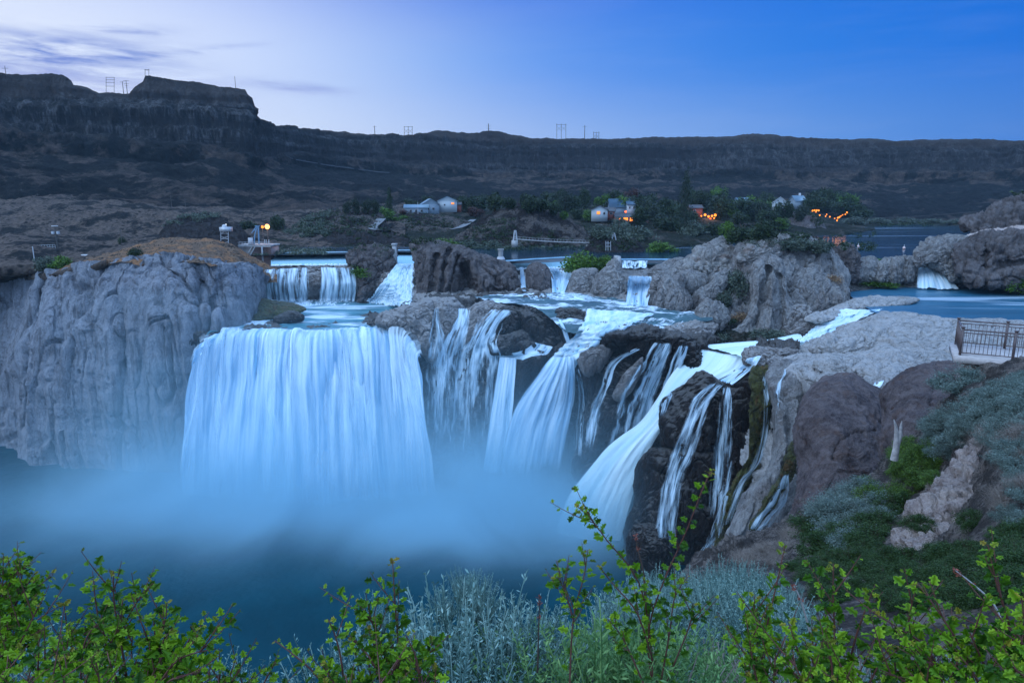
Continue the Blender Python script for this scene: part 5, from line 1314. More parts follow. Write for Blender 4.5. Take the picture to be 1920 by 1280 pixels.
# ------------------------------------------------------------------ plants
rng = np.random.RandomState(11)
BVH = ground_tree()
def drop_at(px, py):
    p_, n_ = hit(px, py)
    return p_, n_
def leafquads(C, size, asp=0.55, up=0.0, rs=rng):
    """one small rhombic leaf at each centre"""
    n = len(C)
    a = rs.normal(size=(n, 3)); a[:, 2] = a[:, 2] * 0.7 + up; a /= np.linalg.norm(a, axis=1)[:, None]
    b = rs.normal(size=(n, 3)); b = np.cross(a, b); b /= np.linalg.norm(b, axis=1)[:, None]
    s = (size * (0.6 + 0.8 * rs.rand(n)))[:, None]
    V = np.stack([C - a * s, C + b * s * asp, C + a * s, C - b * s * asp], 1)
    return V.reshape(-1, 3), np.arange(4 * n).reshape(n, 4)
def crown(name, n, shape, leaf, seed, m, lobes=14):
    rs = np.random.RandomState(seed)
    if shape == 'poplar':
        c = rs.uniform(-1, 1, (lobes, 3)); c[:, 2] = rs.uniform(-0.95, 0.95, lobes)
        wd = 0.8 * (1 - np.abs(c[:, 2]) ** 2.2)
        c[:, :2] *= (wd * 0.5)[:, None]; r = 0.30 + 0.25 * wd
    elif shape == 'cone':
        c = rs.uniform(-1, 1, (lobes, 3)); c[:, 2] = np.linspace(-0.9, 0.95, lobes)
        wd = (1 - c[:, 2]) * 0.5
        c[:, :2] *= (wd * 0.6)[:, None]; r = 0.12 + 0.32 * wd
    else:
        c = rs.normal(size=(lobes, 3)); c /= np.linalg.norm(c, axis=1)[:, None]
        c *= (rs.rand(lobes)[:, None] ** 0.5) * 0.68
        if shape == 'mound': c[:, 2] = np.abs(c[:, 2]) * 1.1 - 0.45
        r = rs.uniform(0.26, 0.46, lobes)
    k = rs.randint(0, lobes, n)
    d = rs.normal(size=(n, 3)); d /= np.linalg.norm(d, axis=1)[:, None]
    rad = rs.rand(n) ** 0.35 * (1 + 0.25 * rs.normal(size=n).clip(-1, 1.5))
    C = c[k] + d * (r[k] * rad)[:, None]
    V, F = leafquads(C, leaf, rs=rs)
    return new_mesh(name, V, F, m, smooth=False)
def trunkmesh(seed):
    rs = np.random.RandomState(seed)
    V = []; F = []
    def tube(pts, rr, k=6):
        base = len(V)
        for (x, y, z), r in zip(pts, rr):
            for i in range(k):
                a = 2 * math.pi * i / k
                V.append((x + r * math.cos(a), y + r * math.sin(a), z))
        for j in range(len(pts) - 1):
            for i in range(k):
                F.append((base + j * k + i, base + j * k + (i + 1) % k, base + (j + 1) * k + (i + 1) % k, base + (j + 1) * k + i))
    tube([(0, 0, -1.15), (0.02, 0, -0.6), (0.0, 0.03, 0.0), (0.02, 0, 0.6)], [0.10, 0.07, 0.05, 0.02])
    for i in range(6):
        a = rs.rand() * 6.28; z0 = rs.uniform(-0.6, 0.2)
        tube([(0, 0, z0), (0.3 * math.cos(a), 0.3 * math.sin(a), z0 + 0.25), (0.6 * math.cos(a), 0.6 * math.sin(a), z0 + 0.55)], [0.045, 0.03, 0.012], 4)
    return new_mesh('trunk', V, F, M['bark'])
TRUNK = [trunkmesh(1), trunkmesh(2)]
CR = {}
for nm, m in (('tree', 'tree'), ('bright', 'treebright'), ('grey', 'treegrey'), ('red', 'treered')):
    CR[nm] = [crown('crown', 1500, 'round', 0.085, i + 3, M[m]) for i in range(2)]
CR['cone'] = [crown('crown', 1500, 'cone', 0.075, 4, M['tree'], 24)]
CR['poplar'] = [crown('crown', 2200, 'poplar', 0.06, 5, M['treegrey'], 40)]
CR['bush'] = [crown('crown', 1800, 'mound', 0.075, i + 8, M['treebright'], 18) for i in range(2)]
CR['greybush'] = [crown('crown', 1800, 'mound', 0.070, i + 10, M['bushsage'], 18) for i in range(2)]
CR['darkbush'] = [crown('crown', 1800, 'mound', 0.070, i + 12, M['tree'], 18) for i in range(2)]
CR['drybush'] = [crown('crown', 1300, 'mound', 0.060, i + 14, M['drygrass'], 18) for i in range(2)]
def tree(px, py, top, wpx, kind, label, cat='tree', group=None, Yd=None, i=[0]):
    i[0] += 1
    if Yd is None:
        p_, n_ = drop_at(px, py)
        if p_ is None: p_ = P(px, py, 400)
    else: p_ = P(px, py, Yd)
    f = p_[1] * cp - (p_[2] - CAMZ) * sp_
    H = (py - top) * f / FPX; Wd = wpx * f / FPX / 2
    H = max(H, 0.5)
    bush = 'bush' in kind
    e = empty('bush' if bush else 'tree', (p_[0], p_[1], p_[2] - 0.03 * H), rng.rand() * 6.28)
    tag(e, label, cat if not bush else 'bush', group)
    c = bpy.data.objects.new('crown', CR[kind][i[0] % len(CR[kind])]); COL.objects.link(c); c.parent = e
    hz = H * (0.50 if not bush else 0.62)
    c.location = (0, 0, H * 0.52 if not bush else H * 0.40)
    c.scale = (Wd * 1.35, Wd * 1.35, hz * 1.28)
    t_ = bpy.data.objects.new('trunk' if not bush else 'stems', TRUNK[i[0] % 2]); COL.objects.link(t_); t_.parent = e
    t_.location = (0, 0, H * 0.5); t_.scale = (Wd * 0.9, Wd * 0.9, H * 0.48)
    return e
T = tree
T(731, 403, 360, 22, 'cone', 'dark conical evergreen left of the low blue-roofed house')
T(726, 414, 386, 34, 'bright', 'round green tree at the foot of the conical evergreen')
T(739, 413, 404, 24, 'bush', 'low yellow-green bush right of the round green tree')
T(757, 409, 402, 18, 'bush', 'small yellow-green bush in front of the low house')
T(757, 401, 393, 18, 'red', 'small red-leaved tree at the left end of the low house')
for x, t_, w_ in ((650, 374, 16), (668, 370, 16), (686, 370, 20), (704, 372, 18)):
    T(x, 400, t_, w_, 'grey', 'slender grey tree in the row left of the conical evergreen', group='slender grey trees')
T(773, 392, 370, 30, 'tree', 'dark tree behind the low blue-roofed house')
T(800, 380, 366, 26, 'tree', 'dark tree just behind the gap between the two left houses')
T(853, 399, 384, 24, 'red', 'dark reddish bush-like tree below the gabled white house')
T(868, 396, 366, 34, 'tree', 'dark tree immediately right of the gabled white house')
T(893, 407, 386, 30, 'red', 'dark reddish tree at the foot of the dark grove')
T(900, 398, 362, 40, 'tree', 'broad dark tree in the middle of the dark grove')
T(928, 396, 358, 36, 'tree', 'tallest dark tree of the grove above the rocky mound')
T(955, 392, 368, 30, 'tree', 'last dark tree of the grove, above the summit of the mound')
T(1014, 396, 371, 40, 'tree', 'dark green tree right of the mound summit')
T(1040, 404, 378, 26, 'tree', 'dark tree on the right shoulder of the rocky mound')
T(1056, 412, 394, 20, 'bright', 'small round green tree on the slope right of the mound')
T(1080, 410, 390, 30, 'tree', 'dark green round tree left of the white cottage')
T(1107, 414, 391, 26, 'bright', 'bright round tree partly hiding the white cottage')
T(1143, 396, 374, 30, 'tree', 'dark tree behind the roof of the white cottage')
T(1180, 386, 350, 30, 'red', 'brown-red tree rising behind the blue-roofed house')
T(1216, 404, 360, 42, 'tree', 'big dark tree right of the blue-roofed house')
T(1246, 404, 368, 36, 'tree', 'dark tree left of the tall poplar')
T(1193, 412, 388, 20, 'darkbush', 'dark bush beside the blue-roofed house')
T(1283, 437, 346, 27, 'poplar', 'tall narrow poplar standing at the waterside')
T(1312, 396, 358, 28, 'grey', 'grey-green tree right of the tall poplar')
T(1345, 402, 356, 46, 'grey', 'large soft grey-green tree above the orange lights')
T(1372, 400, 372, 30, 'tree', 'dark tree right of the large grey-green one')
T(1407, 402, 372, 34, 'red', 'dark purple tree in the middle of the village')
T(1436, 402, 376, 28, 'bright', 'green tree left of the pale-gabled house')
T(1484, 400, 372, 30, 'tree', 'dark tree hiding the right end of the pale-gabled house')
T(1516, 396, 370, 34, 'tree', 'dark tree above the string of golden lights, left one')
T(1545, 397, 366, 44, 'tree', 'broad dark tree above the middle of the golden lights')
T(1580, 404, 374, 36, 'tree', 'dark tree at the right end of the golden lights')
T(1612, 412, 390, 40, 'tree', 'low dark tree on the shore right of the golden lights')
for x, y, t_, w_ in ((1125, 442, 414, 50), (1160, 445, 408, 56), (1200, 450, 416, 56), (1165, 425, 400, 40)):
    T(x, y, t_, w_, 'greybush', 'grey-green bush on the slope below the white cottage', group='bushes below the white cottage')
T(1240, 472, 444, 56, 'bush', 'rounded yellow-green bush at the water right of the footbridge')
T(1256, 432, 400, 44, 'darkbush', 'dark bush left of the poplar foot')
T(1300, 442, 405, 46, 'greybush', 'grey bush right of the poplar foot')
T(1336, 440, 408, 44, 'darkbush', 'dark bush under the orange lights')
T(1364, 452, 413, 30, 'bright', 'green tree leaning over the water below the orange lights')
for x, y, t_, w_ in ((1395, 448, 410, 50), (1425, 448, 404, 50), (1455, 430, 400, 40)):
    T(x, y, t_, w_, 'darkbush', 'dark bush on the waterside below the village', group='bushes below the village')
for x, y, t_, w_ in ((1600, 420, 402, 46), (1650, 418, 404, 50), (1700, 416, 405, 50), (1750, 418, 406, 50), (1790, 420, 408, 40)):
    T(x, y, t_, w_, 'greybush', 'grey-green bush along the far right shore', group='bushes on the far right shore')
T(1092, 506, 461, 66, 'bush', 'bright green bush growing behind the midstream boulders', Yd=212)
T(1136, 500, 468, 40, 'bush', 'duller green bush right of the bright one', Yd=213)
T(672, 508, 472, 30, 'darkbush', 'dark upright bush on the outcrop between the upper falls', Yd=227)
T(682, 516, 492, 42, 'bush', 'low green bush on the edge of the outcrop between the upper falls', Yd=225)
T(722, 480, 458, 40, 'greybush', 'grey bush on top of the outcrop between the upper falls', Yd=230)
for x, y, t_, w_ in ((800, 464, 444, 36), (836, 470, 440, 60), (884, 472, 442, 56), (928, 474, 440, 44), (960, 474, 452, 50), (1010, 474, 456, 60), (1060, 474, 458, 50)):
    T(x, y, t_, w_, 'greybush' if x > 850 else 'bush', 'green willow bush on the far bank behind the cave outcrop' if x < 850 else 'grey-green willow bush lining the far bank', group='green bank willows' if x < 850 else 'grey bank willows', Yd=272)
T(86, 500, 472, 44, 'greybush', 'green bush left of the transformer pole')
T(116, 502, 468, 40, 'bush', 'green bush at the foot of the transformer pole')
T(256, 478, 457, 24, 'darkbush', 'single dark bush on the crest of the grassy ridge')
T(466, 428, 408, 34, 'darkbush', 'dark bush left of the orange lamps')
T(522, 432, 400, 28, 'tree', 'dark tree right of the orange lamps')
T(228, 456, 440, 16, 'darkbush', 'small bush by the low pole on the hillside')
T(1385, 555, 486, 56, 'greybush', 'big grey-green bush in the hollow of the massif', Yd=181)
T(1355, 572, 536, 36, 'greybush', 'small grey bush below the big one on the massif', Yd=177)
for x in (1415, 1445, 1475, 1505, 1535):
    T(x, 462 + abs(x - 1470) * 0.1, 442, 42, 'greybush', 'grey scrub capping the massif', group='scrub on top of the massif', Yd=188)
T(1385, 600, 575, 34, 'drybush', 'rusty dry bush at the foot of the massif', Yd=172)
T(1370, 605, 592, 24, 'darkbush', 'dark bush at the left foot of the massif', Yd=170)
T(1300, 512, 495, 26, 'drybush', 'rusty tuft under the white slabs', Yd=195)
T(1346, 480, 462, 24, 'greybush', 'small grey bush on the pointed slab', Yd=200)
T(1560, 530, 505, 30, 'drybush', 'rusty dry bush on the right flank of the massif', Yd=180)
T(1440, 632, 612, 70, 'greybush', 'low grass-green scrub on the bank of the chute', Yd=161)
T(1345, 640, 622, 50, 'greybush', 'low scrub left of the bank above the chute', Yd=163)
T(1650, 535, 524, 60, 'bush', 'green tuft below the pale rounded boulder by the bay', Yd=200)
T(1640, 496, 478, 60, 'bush', 'green bush behind the two pale boulders', Yd=212)
T(1700, 572, 560, 40, 'bush', 'small green tuft on the flat rock in the bay', Yd=172)
T(1908, 540, 500, 50, 'bush', 'green bush growing from the right-edge outcrop', Yd=184)
T(560, 575, 556, 170, 'bush', 'dark mossy mat of plants left of the upper pool', Yd=205) if False else None

# the belt of trees that closes the gaps between the houses
rs = np.random.RandomState(77)
for k in range(100):
    x = rs.uniform(1190, 1610) if k % 4 else rs.uniform(985, 1190)
    if 1296 < x < 1350 or 1518 < x < 1592: y = rs.uniform(388, 396)
    elif 1440 < x < 1500 or 1376 < x < 1400: y = rs.uniform(395, 430)
    else: y = rs.uniform(392, 432)
    if x < 1190: y = rs.uniform(384, 400)
    h_ = rs.uniform(22, 42); kd = ['tree', 'tree', 'grey', 'bright', 'tree'][k % 5]
    zn = [s_z for lim, s_z in ((1090, 'behind the rocky mound'), (1190, 'between the mound and the deep-blue roof'), (1250, 'left of the poplar'), (1310, 'beside the poplar'), (1380, 'round the orange lamp cluster'), (1440, 'between the orange cluster and the pale gable'), (1520, 'round the pale-gabled house'), (1700, 'round the string of golden lamps')) if x < lim][0] + (', upper row' if y < 405 else ', waterside row')
    T(x, y, y - h_, rs.uniform(24, 40), kd, {'tree': 'dark rounded tree ', 'grey': 'grey-green tree ', 'bright': 'lighter green tree '}[kd] + zn, group={'tree': 'dark trees of the village belt', 'grey': 'grey-green trees of the village belt', 'bright': 'lighter trees of the village belt'}[kd])
# dark scrub on the far slopes, uncountable
def scrub(name, n, region, hsz, m, label, ry=(0, 0)):
    rs = np.random.RandomState(len(name) + n)
    C = []
    k = 0
    while len(C) < n and k < n * 4:
        k += 1
        px = rs.uniform(region[0], region[1]); py = rs.uniform(region[2], region[3])
        p_, n_ = hit(px, py)
        if p_ is None or p_[1] > 700 or n_[2] < 0.3: continue
        if fbm(np.array([[p_[0] * 0.02, p_[1] * 0.02, 3]]), 3)[0] < -0.1: continue
        C.append(p_)
    C = np.array(C)
    q = []
    for p_ in C:
        s = hsz * rs.uniform(0.5, 1.4)
        c = rs.normal(size=(26, 3)) * np.array([0.42, 0.42, 0.28]) * s
        c[:, 2] = np.abs(c[:, 2])
        q.append(p_ + c)
    V, F = leafquads(np.concatenate(q), hsz * 0.22, rs=rs)
    tag(link(name, new_mesh(name, V, F, m, smooth=False)), label, 'scrub', kind='stuff')
scrub('scrub', 900, (-40, 620, 385, 480), 1.6, M['bushsage'], 'dark sagebrush scattered over the left hillside')
scrub('scrub', 700, (560, 1640, 395, 470), 1.5, M['tree'], 'dark scrub scattered along the far river bank')
scrub('scrub', 500, (1500, 1930, 365, 424), 2.5, M['tree'], 'dark scrub on the far right slope')
scrub('scrub', 160, (180, 500, 440, 495), 0.9, M['bushsage'], 'low scrub dotted over the grassy ridge')

# ---- bushes on the near slope
def bushmesh(name, n, leaf, seed, m, shape='mound', asp=0.5):
    rs = np.random.RandomState(seed)
    lobes = 60
    c = rs.normal(size=(lobes, 3)); c /= np.linalg.norm(c, axis=1)[:, None]
    c *= rs.rand(lobes)[:, None] ** 0.4 * 0.8
    c[:, 2] = np.abs(c[:, 2])
    k = rs.randint(0, lobes, n)
    d = rs.normal(size=(n, 3)) * 0.5
    C = c[k] + d * rs.uniform(0.10, 0.26, lobes)[k][:, None]
    V, F = leafquads(C, leaf, asp, rs=rs)
    return new_mesh(name, V, F, m, smooth=False)
def twigs(name, n, seed, m, r=0.006):
    rs = np.random.RandomState(seed)
    V = []; F = []
    for _ in range(n):
        d = rs.normal(size=3); d[2] = abs(d[2]) * 0.8 + 0.3; d /= np.linalg.norm(d)
        p = np.zeros(3); L = rs.uniform(0.6, 1.05)
        side = np.cross(d, [0.3, 0.2, 1]); side /= np.linalg.norm(side)
        pts = [p, p + d * L * 0.5 + rs.normal(size=3) * 0.05, p + d * L + rs.normal(size=3) * 0.08]
        for a, b, ra, rb in ((pts[0], pts[1], r * 1.6, r), (pts[1], pts[2], r, r * 0.3)):
            up = np.cross(side, d)
            k = len(V)
            for q, rr_ in ((a, ra), (b, rb)):
                for s1, s2 in ((1, 0), (-0.5, 0.87), (-0.5, -0.87)):
                    V.append(q + side * rr_ * s1 + up * rr_ * s2)
            for i in range(3):
                j = (i + 1) % 3
                F.append((k + i, k + j, k + 3 + j, k + 3 + i))
    return new_mesh(name, V, F, m)
NB = {'green': [bushmesh('foliage', 11000, 0.028, 20 + i, M['leafdark']) for i in range(3)],
      'sage': [bushmesh('foliage', 11000, 0.028, 30 + i, M['sage'], asp=0.34) for i in range(3)],
      'olive': [bushmesh('foliage', 7000, 0.030, 40 + i, M['bushgreen']) for i in range(2)],
      'dry': [bushmesh('foliage', 4500, 0.030, 50 + i, M['rabbitdry'], asp=0.08) for i in range(2)]}
NT_ = [twigs('twigs', 60, 60 + i, M['bark']) for i in range(2)] + [twigs('twigs', 130, 70, M['rabbitdry'])]
def nearbush(px, py, r, kind, label, group=None, hr=0.8, i=[0], cat='bush'):
    i[0] += 1
    p_, n_ = hit(px, py)
    if p_ is None: return
    e = empty('bush', (p_[0], p_[1], p_[2] - 0.12 * r), rng.rand() * 6.28)
    tag(e, label, cat, group)
    f = bpy.data.objects.new('foliage', NB[kind][i[0] % len(NB[kind])]); COL.objects.link(f); f.parent = e
    f.scale = (r, r, r * hr)
    s = bpy.data.objects.new('twigs', NT_[2 if kind == 'dry' else i[0] % 2]); COL.objects.link(s); s.parent = e
    s.scale = (r, r, r * hr)
gl = {'green': ['dark green bush, # of the thicket '], 'sage': ['silvery sagebrush, # of the patch '],
      'olive': ['olive-green bush, # of the patch '], 'dry': ['dry twiggy brush, # of the patch ']}
bandn = {1: 'below the platform', 2: 'beside the dead tree', 3: 'at the foot of the purple boulder', 4: 'behind the leafy shrubs', 5: 'at the right edge', 6: 'above the pale bank', 7: 'at the foot of the tan cliff', 8: 'at the right edge', 9: 'among the silvery brush'}
gg = {'green': 'dark green bushes on the near slope', 'sage': 'silvery bushes below the platform', 'olive': 'olive bushes on the near slope', 'dry': 'dry brush on the near slope'}
def band(poly, n, kind, r0, r1, seed):
    rs = np.random.RandomState(seed)
    A = np.array(poly, float)
    lo, hi = A.min(0), A.max(0)
    def inside(x, y):
        c = False; j = len(A) - 1
        for i in range(len(A)):
            if (A[i][1] > y) != (A[j][1] > y) and x < (A[j][0] - A[i][0]) * (y - A[i][1]) / (A[j][1] - A[i][1]) + A[i][0]: c = not c
            j = i
        return c
    k = 0
    for _ in range(n * 30):
        if k >= n: break
        x, y = rs.uniform(lo[0], hi[0]), rs.uniform(lo[1], hi[1])
        if not inside(x, y): continue
        p_, n_ = hit(x, y)
        if p_ is None or p_[1] > 55: continue
        f = p_[1] / 16.0
        fx = (x - lo[0]) / (hi[0] - lo[0]); fy = (y - lo[1]) / (hi[1] - lo[1])
        w_ = ('upper' if fy < 0.33 else 'middle' if fy < 0.66 else 'lower') + ' ' + ('left' if fx < 0.25 else 'centre-left' if fx < 0.5 else 'centre-right' if fx < 0.75 else 'right')
        nearbush(x, y, rs.uniform(r0, r1) * max(0.5, min(2.0, f)), kind, gl[kind][0].replace('#', w_ + ' part') + bandn[seed], gg[kind]); k += 1
band([(1760, 800), (1850, 735), (1960, 700), (1960, 850), (1850, 830), (1790, 850), (1700, 830)], 44, 'sage', 0.42, 0.8, 1)
band([(1620, 900), (1700, 840), (1780, 830), (1750, 900), (1700, 940), (1640, 950)], 24, 'olive', 0.38, 0.7, 2)
band([(1500, 985), (1600, 925), (1690, 930), (1720, 1000), (1600, 1040), (1500, 1040)], 16, 'sage', 0.55, 1.0, 3)
band([(1500, 1000), (1600, 950), (1690, 950), (1700, 1010), (1560, 1045)], 12, 'green', 0.5, 0.9, 9)
band([(1490, 1060), (1600, 1010), (1690, 1030), (1800, 1040), (1940, 980), (1940, 1120), (1700, 1150), (1560, 1140)], 105, 'green', 0.38, 0.65, 4)
band([(1860, 850), (1960, 800), (1960, 990), (1890, 980)], 9, 'dry', 0.4, 0.7, 5)
band([(1860, 850), (1960, 800), (1960, 990), (1890, 980)], 9, 'sage', 0.45, 0.8, 8)
band([(1800, 850), (1850, 830), (1960, 820), (1930, 800), (1820, 820)], 8, 'dry', 0.5, 0.7, 6)
band([(1330, 1070), (1420, 1020), (1500, 990), (1500, 1040), (1400, 1075)], 14, 'dry', 0.35, 0.6, 7)
nearbush(1800, 722, 1.3, 'sage', 'silvery bush hanging just below the left corner of the platform')
nearbush(1722, 985, 0.4, 'green', 'green bush in front of the pale sand bank, left side')
nearbush(1830, 985, 0.4, 'green', 'green bush in front of the pale sand bank, right side')
# bleached dead trunk
def taper(V, F, pts, rr, k=7):
    pts = np.array(pts, float); base = len(V)
    for i, (p, r) in enumerate(zip(pts, rr)):
        d = pts[min(i + 1, len(pts) - 1)] - pts[max(i - 1, 0)]
        d = d / (np.linalg.norm(d) + 1e-9)
        a = np.cross(d, [0.13, 0.9, 0.1]); a /= np.linalg.norm(a) + 1e-9
        b = np.cross(d, a)
        for j in range(k):
            th = 2 * math.pi * j / k
            V.append(p + a * r * math.cos(th) + b * r * math.sin(th))
    for i in range(len(pts) - 1):
        for j in range(k):
            F.append((base + i * k + j, base + i * k + (j + 1) % k, base + (i + 1) * k + (j + 1) % k, base + (i + 1) * k + j))
V, F = [], []
Yd = 22
taper(V, F, [P(1676, 862, Yd), P(1680, 840, Yd), P(1681, 820, Yd), P(1680, 800, Yd), P(1676, 786, Yd)], [0.13, 0.11, 0.085, 0.05, 0.015])
taper(V, F, [P(1681, 840, Yd), P(1688, 815, Yd), P(1689, 800, Yd), P(1691, 789, Yd)], [0.08, 0.07, 0.045, 0.012])
tag(link('dead_tree', new_mesh('dead_tree', V, F, M['deadwood'])), 'bleached forked dead trunk standing against the purple boulders', 'tree')

# ---- rabbitbrush: straight stems with narrow leaves
def brushmesh(name, nst, H, spread, seed, m, leafL=0.034, nl=46, lw=0.0026, splay=0.25):
    rs = np.random.RandomState(seed)
    V = []; F = []
    for s in range(nst):
        a = rs.rand() * 6.28; r = spread * math.sqrt(rs.rand())
        b0 = np.array([r * 0.45 * math.cos(a), r * 0.45 * math.sin(a), 0])
        h_ = H * rs.uniform(0.62, 1.0) * (1 - 0.25 * (r / spread) ** 2)
        tip = np.array([r * math.cos(a), r * math.sin(a), 0]) * (1 + splay) + np.array([rs.normal() * 0.02, rs.normal() * 0.02, h_])
        ts = np.linspace(0, 1, 7)
        pts = [b0 * (1 - t_ ** 1.3) + tip * t_ ** 1.3 * np.array([1, 1, 0]) + np.array([0, 0, h_ * t_]) - b0 * 0 for t_ in ts]
        pts = [np.array([b0[0] * (1 - t_) + tip[0] * t_ ** 1.4, b0[1] * (1 - t_) + tip[1] * t_ ** 1.4, h_ * t_]) for t_ in ts]
        taper(V, F, pts, np.linspace(0.0036, 0.0016, 7), 3)
        for i in range(nl):
            t_ = 0.22 + 0.78 * (i + rs.rand()) / nl
            k = min(int(t_ * 6), 5); f = t_ * 6 - k
            p = pts[k] * (1 - f) + pts[k + 1] * f
            th = rs.rand() * 6.28
            out = np.array([math.cos(th), math.sin(th), 0])
            tilt = rs.uniform(0.5, 1.5)
            d = out + np.array([0, 0, tilt]); d /= np.linalg.norm(d)
            L = leafL * rs.uniform(0.6, 1.3) * (1.15 - 0.6 * t_)
            w_ = np.cross(d, [rs.normal(), rs.normal(), rs.normal()]); w_ /= np.linalg.norm(w_)
            w_ *= lw
            q = p + d * L * 0.5 + out * 0.002
            b = len(V)
            V += [p, q + w_, p + d * L - np.array([0, 0, 0.1 * L]), q - w_]
            F.append((b, b + 1, b + 2, b + 3))
    return new_mesh(name, V, F, m, smooth=False)
RB = {'blue': [brushmesh('stems', 60, 0.60, 0.22, 80 + i, M['rabbit']) for i in range(3)],
      'green': [brushmesh('stems', 30, 0.50, 0.17, 90 + i, M['rabbitgreen'], 0.052, 36, 0.0034, 0.4) for i in range(3)],
      'dry': [brushmesh('stems', 70, 0.35, 0.22, 95 + i, M['rabbitdry'], 0.02, 14, 0.0012) for i in range(2)]}
def clump(px, Y, top, kind, label, group=None, wide=1.0, i=[0], py=None):
    """a clump whose top reaches the given picture height"""
    i[0] += 1
    tp = P(px, top, Y)
    g_, _ = None, None
    # ground height below
    h_ = BVH.ray_cast(Vector((tp[0], tp[1], CAMZ + 5)), Vector((0, 0, -1)))
    gz = h_[0].z if h_[0] is not None and h_[0].z > 60 else CAMZ - 1.9
    H = tp[2] - gz
    if H < 0.12: return
    k = RB[kind][i[0] % len(RB[kind])]
    e = empty('rabbitbrush' if kind != 'dry' else 'dry_brush', (tp[0], tp[1], gz - 0.02), rng.rand() * 6.28)
    tag(e, label, 'shrub', group)
    o = bpy.data.objects.new('stems', k); COL.objects.link(o); o.parent = e
    base = {'blue': 0.60, 'green': 0.50, 'dry': 0.35}[kind]
    s = H / base
    o.scale = (min(s, 1.6) * wide, min(s, 1.6) * wide, s)
rs = np.random.RandomState(5)
lb = 'blue-grey rabbitbrush clump in the foreground left of centre'
for x, Y, tp in ((700, 2.7, 1100), (716, 2.5, 1150), (860, 3.0, 1052), (832, 2.8, 1085), (890, 2.9, 1058), (910, 2.6, 1090), (800, 2.6, 1130), (870, 2.3, 1140), (960, 2.6, 1110), (985, 2.9, 1098), (640, 2.4, 1175), (620, 2.2, 1200), (750, 2.3, 1160), (845, 2.6, 1075), (880, 2.5, 1070), (905, 2.8, 1062), (930, 2.4, 1120), (1000, 2.4, 1120), (780, 2.4, 1140), (820, 2.2, 1120), (855, 2.1, 1160), (950, 2.2, 1150)):
    w_ = 'beside the orange-tipped shoot' if x < 730 else 'right of the orange-tipped shoot' if x < 815 else 'in the tallest plume group' if x < 900 else 'right of the tallest plumes'
    clump(x, Y, tp, 'blue', ('front' if Y < 2.45 else 'middle' if Y < 2.75 else 'back') + ' silver-blue rabbitbrush clump ' + w_, 'silver-blue clumps in the bottom centre')
for x, Y, tp in ((20, 2.2, 1150), (70, 2.3, 1160), (120, 2.2, 1180), (170, 2.2, 1200), (40, 1.9, 1200), (100, 1.9, 1210), (220, 2.1, 1220), (300, 2.2, 1190), (380, 2.2, 1225), (420, 2.1, 1240), (440, 2.2, 1250), (480, 2.1, 1262), (340, 2.0, 1230)):
    w_ = 'at the left edge' if x < 60 else 'left of the yellow-tipped shoot' if x < 200 else 'right of the yellow-tipped shoot' if x < 350 else 'beside the dark water'
    clump(x, Y, tp, 'blue', ('front' if Y < 2.15 else 'back') + ' blue rabbitbrush clump ' + w_, 'blue clumps in the bottom left')
for j in range(120):
    x = rs.uniform(1010, 1560); Y = rs.uniform(3.4, 9.0)
    edge = np.interp(x, [1000, 1100, 1200, 1300, 1420, 1480, 1560], [1120, 1060, 1045, 1040, 1030, 1050, 1120])
    tp = edge + (9.0 - Y) * rs.uniform(6, 16) + rs.uniform(0, 25)
    w_ = ['left end', 'left part', 'centre', 'right part', 'right end'][int((x - 1010) / 110.01)]
    clump(x, Y, tp, 'blue', 'silver-green rabbitbrush in the ' + ('front' if Y < 5 else 'middle' if Y < 7 else 'back') + ' rows, ' + w_ + ' of the band', 'rabbitbrush band right of bottom centre')
for j in range(44):
    x = rs.uniform(940, 1420); Y = rs.uniform(2.1, 3.2)
    tp = np.interp(x, [940, 1050, 1200, 1300, 1420], [1180, 1150, 1165, 1170, 1200]) + rs.uniform(-25, 60)
    w_ = ['left of the tall leafy shrub', 'under the left shoot of the tall leafy shrub', 'under the right shoot of the tall leafy shrub', 'right of the tall leafy shrub'][int((x - 940) / 120.01)]
    clump(x, Y, tp, 'green', ('front' if Y < 2.6 else 'rear') + ' fresh green narrow-leaved clump, ' + w_, 'green clumps at the bottom edge')
for j in range(30):
    x = rs.uniform(880, 1900); Y = rs.uniform(2.2, 3.6)
    tp = rs.uniform(1200, 1260)
    clump(x, Y, tp, 'dry' if j % 2 else 'blue', 'dry grey brush among the foreground plants' if j % 2 else 'short blue-grey clump among the foreground leaves', 'dry brush in the foreground' if j % 2 else 'short clumps in the foreground')

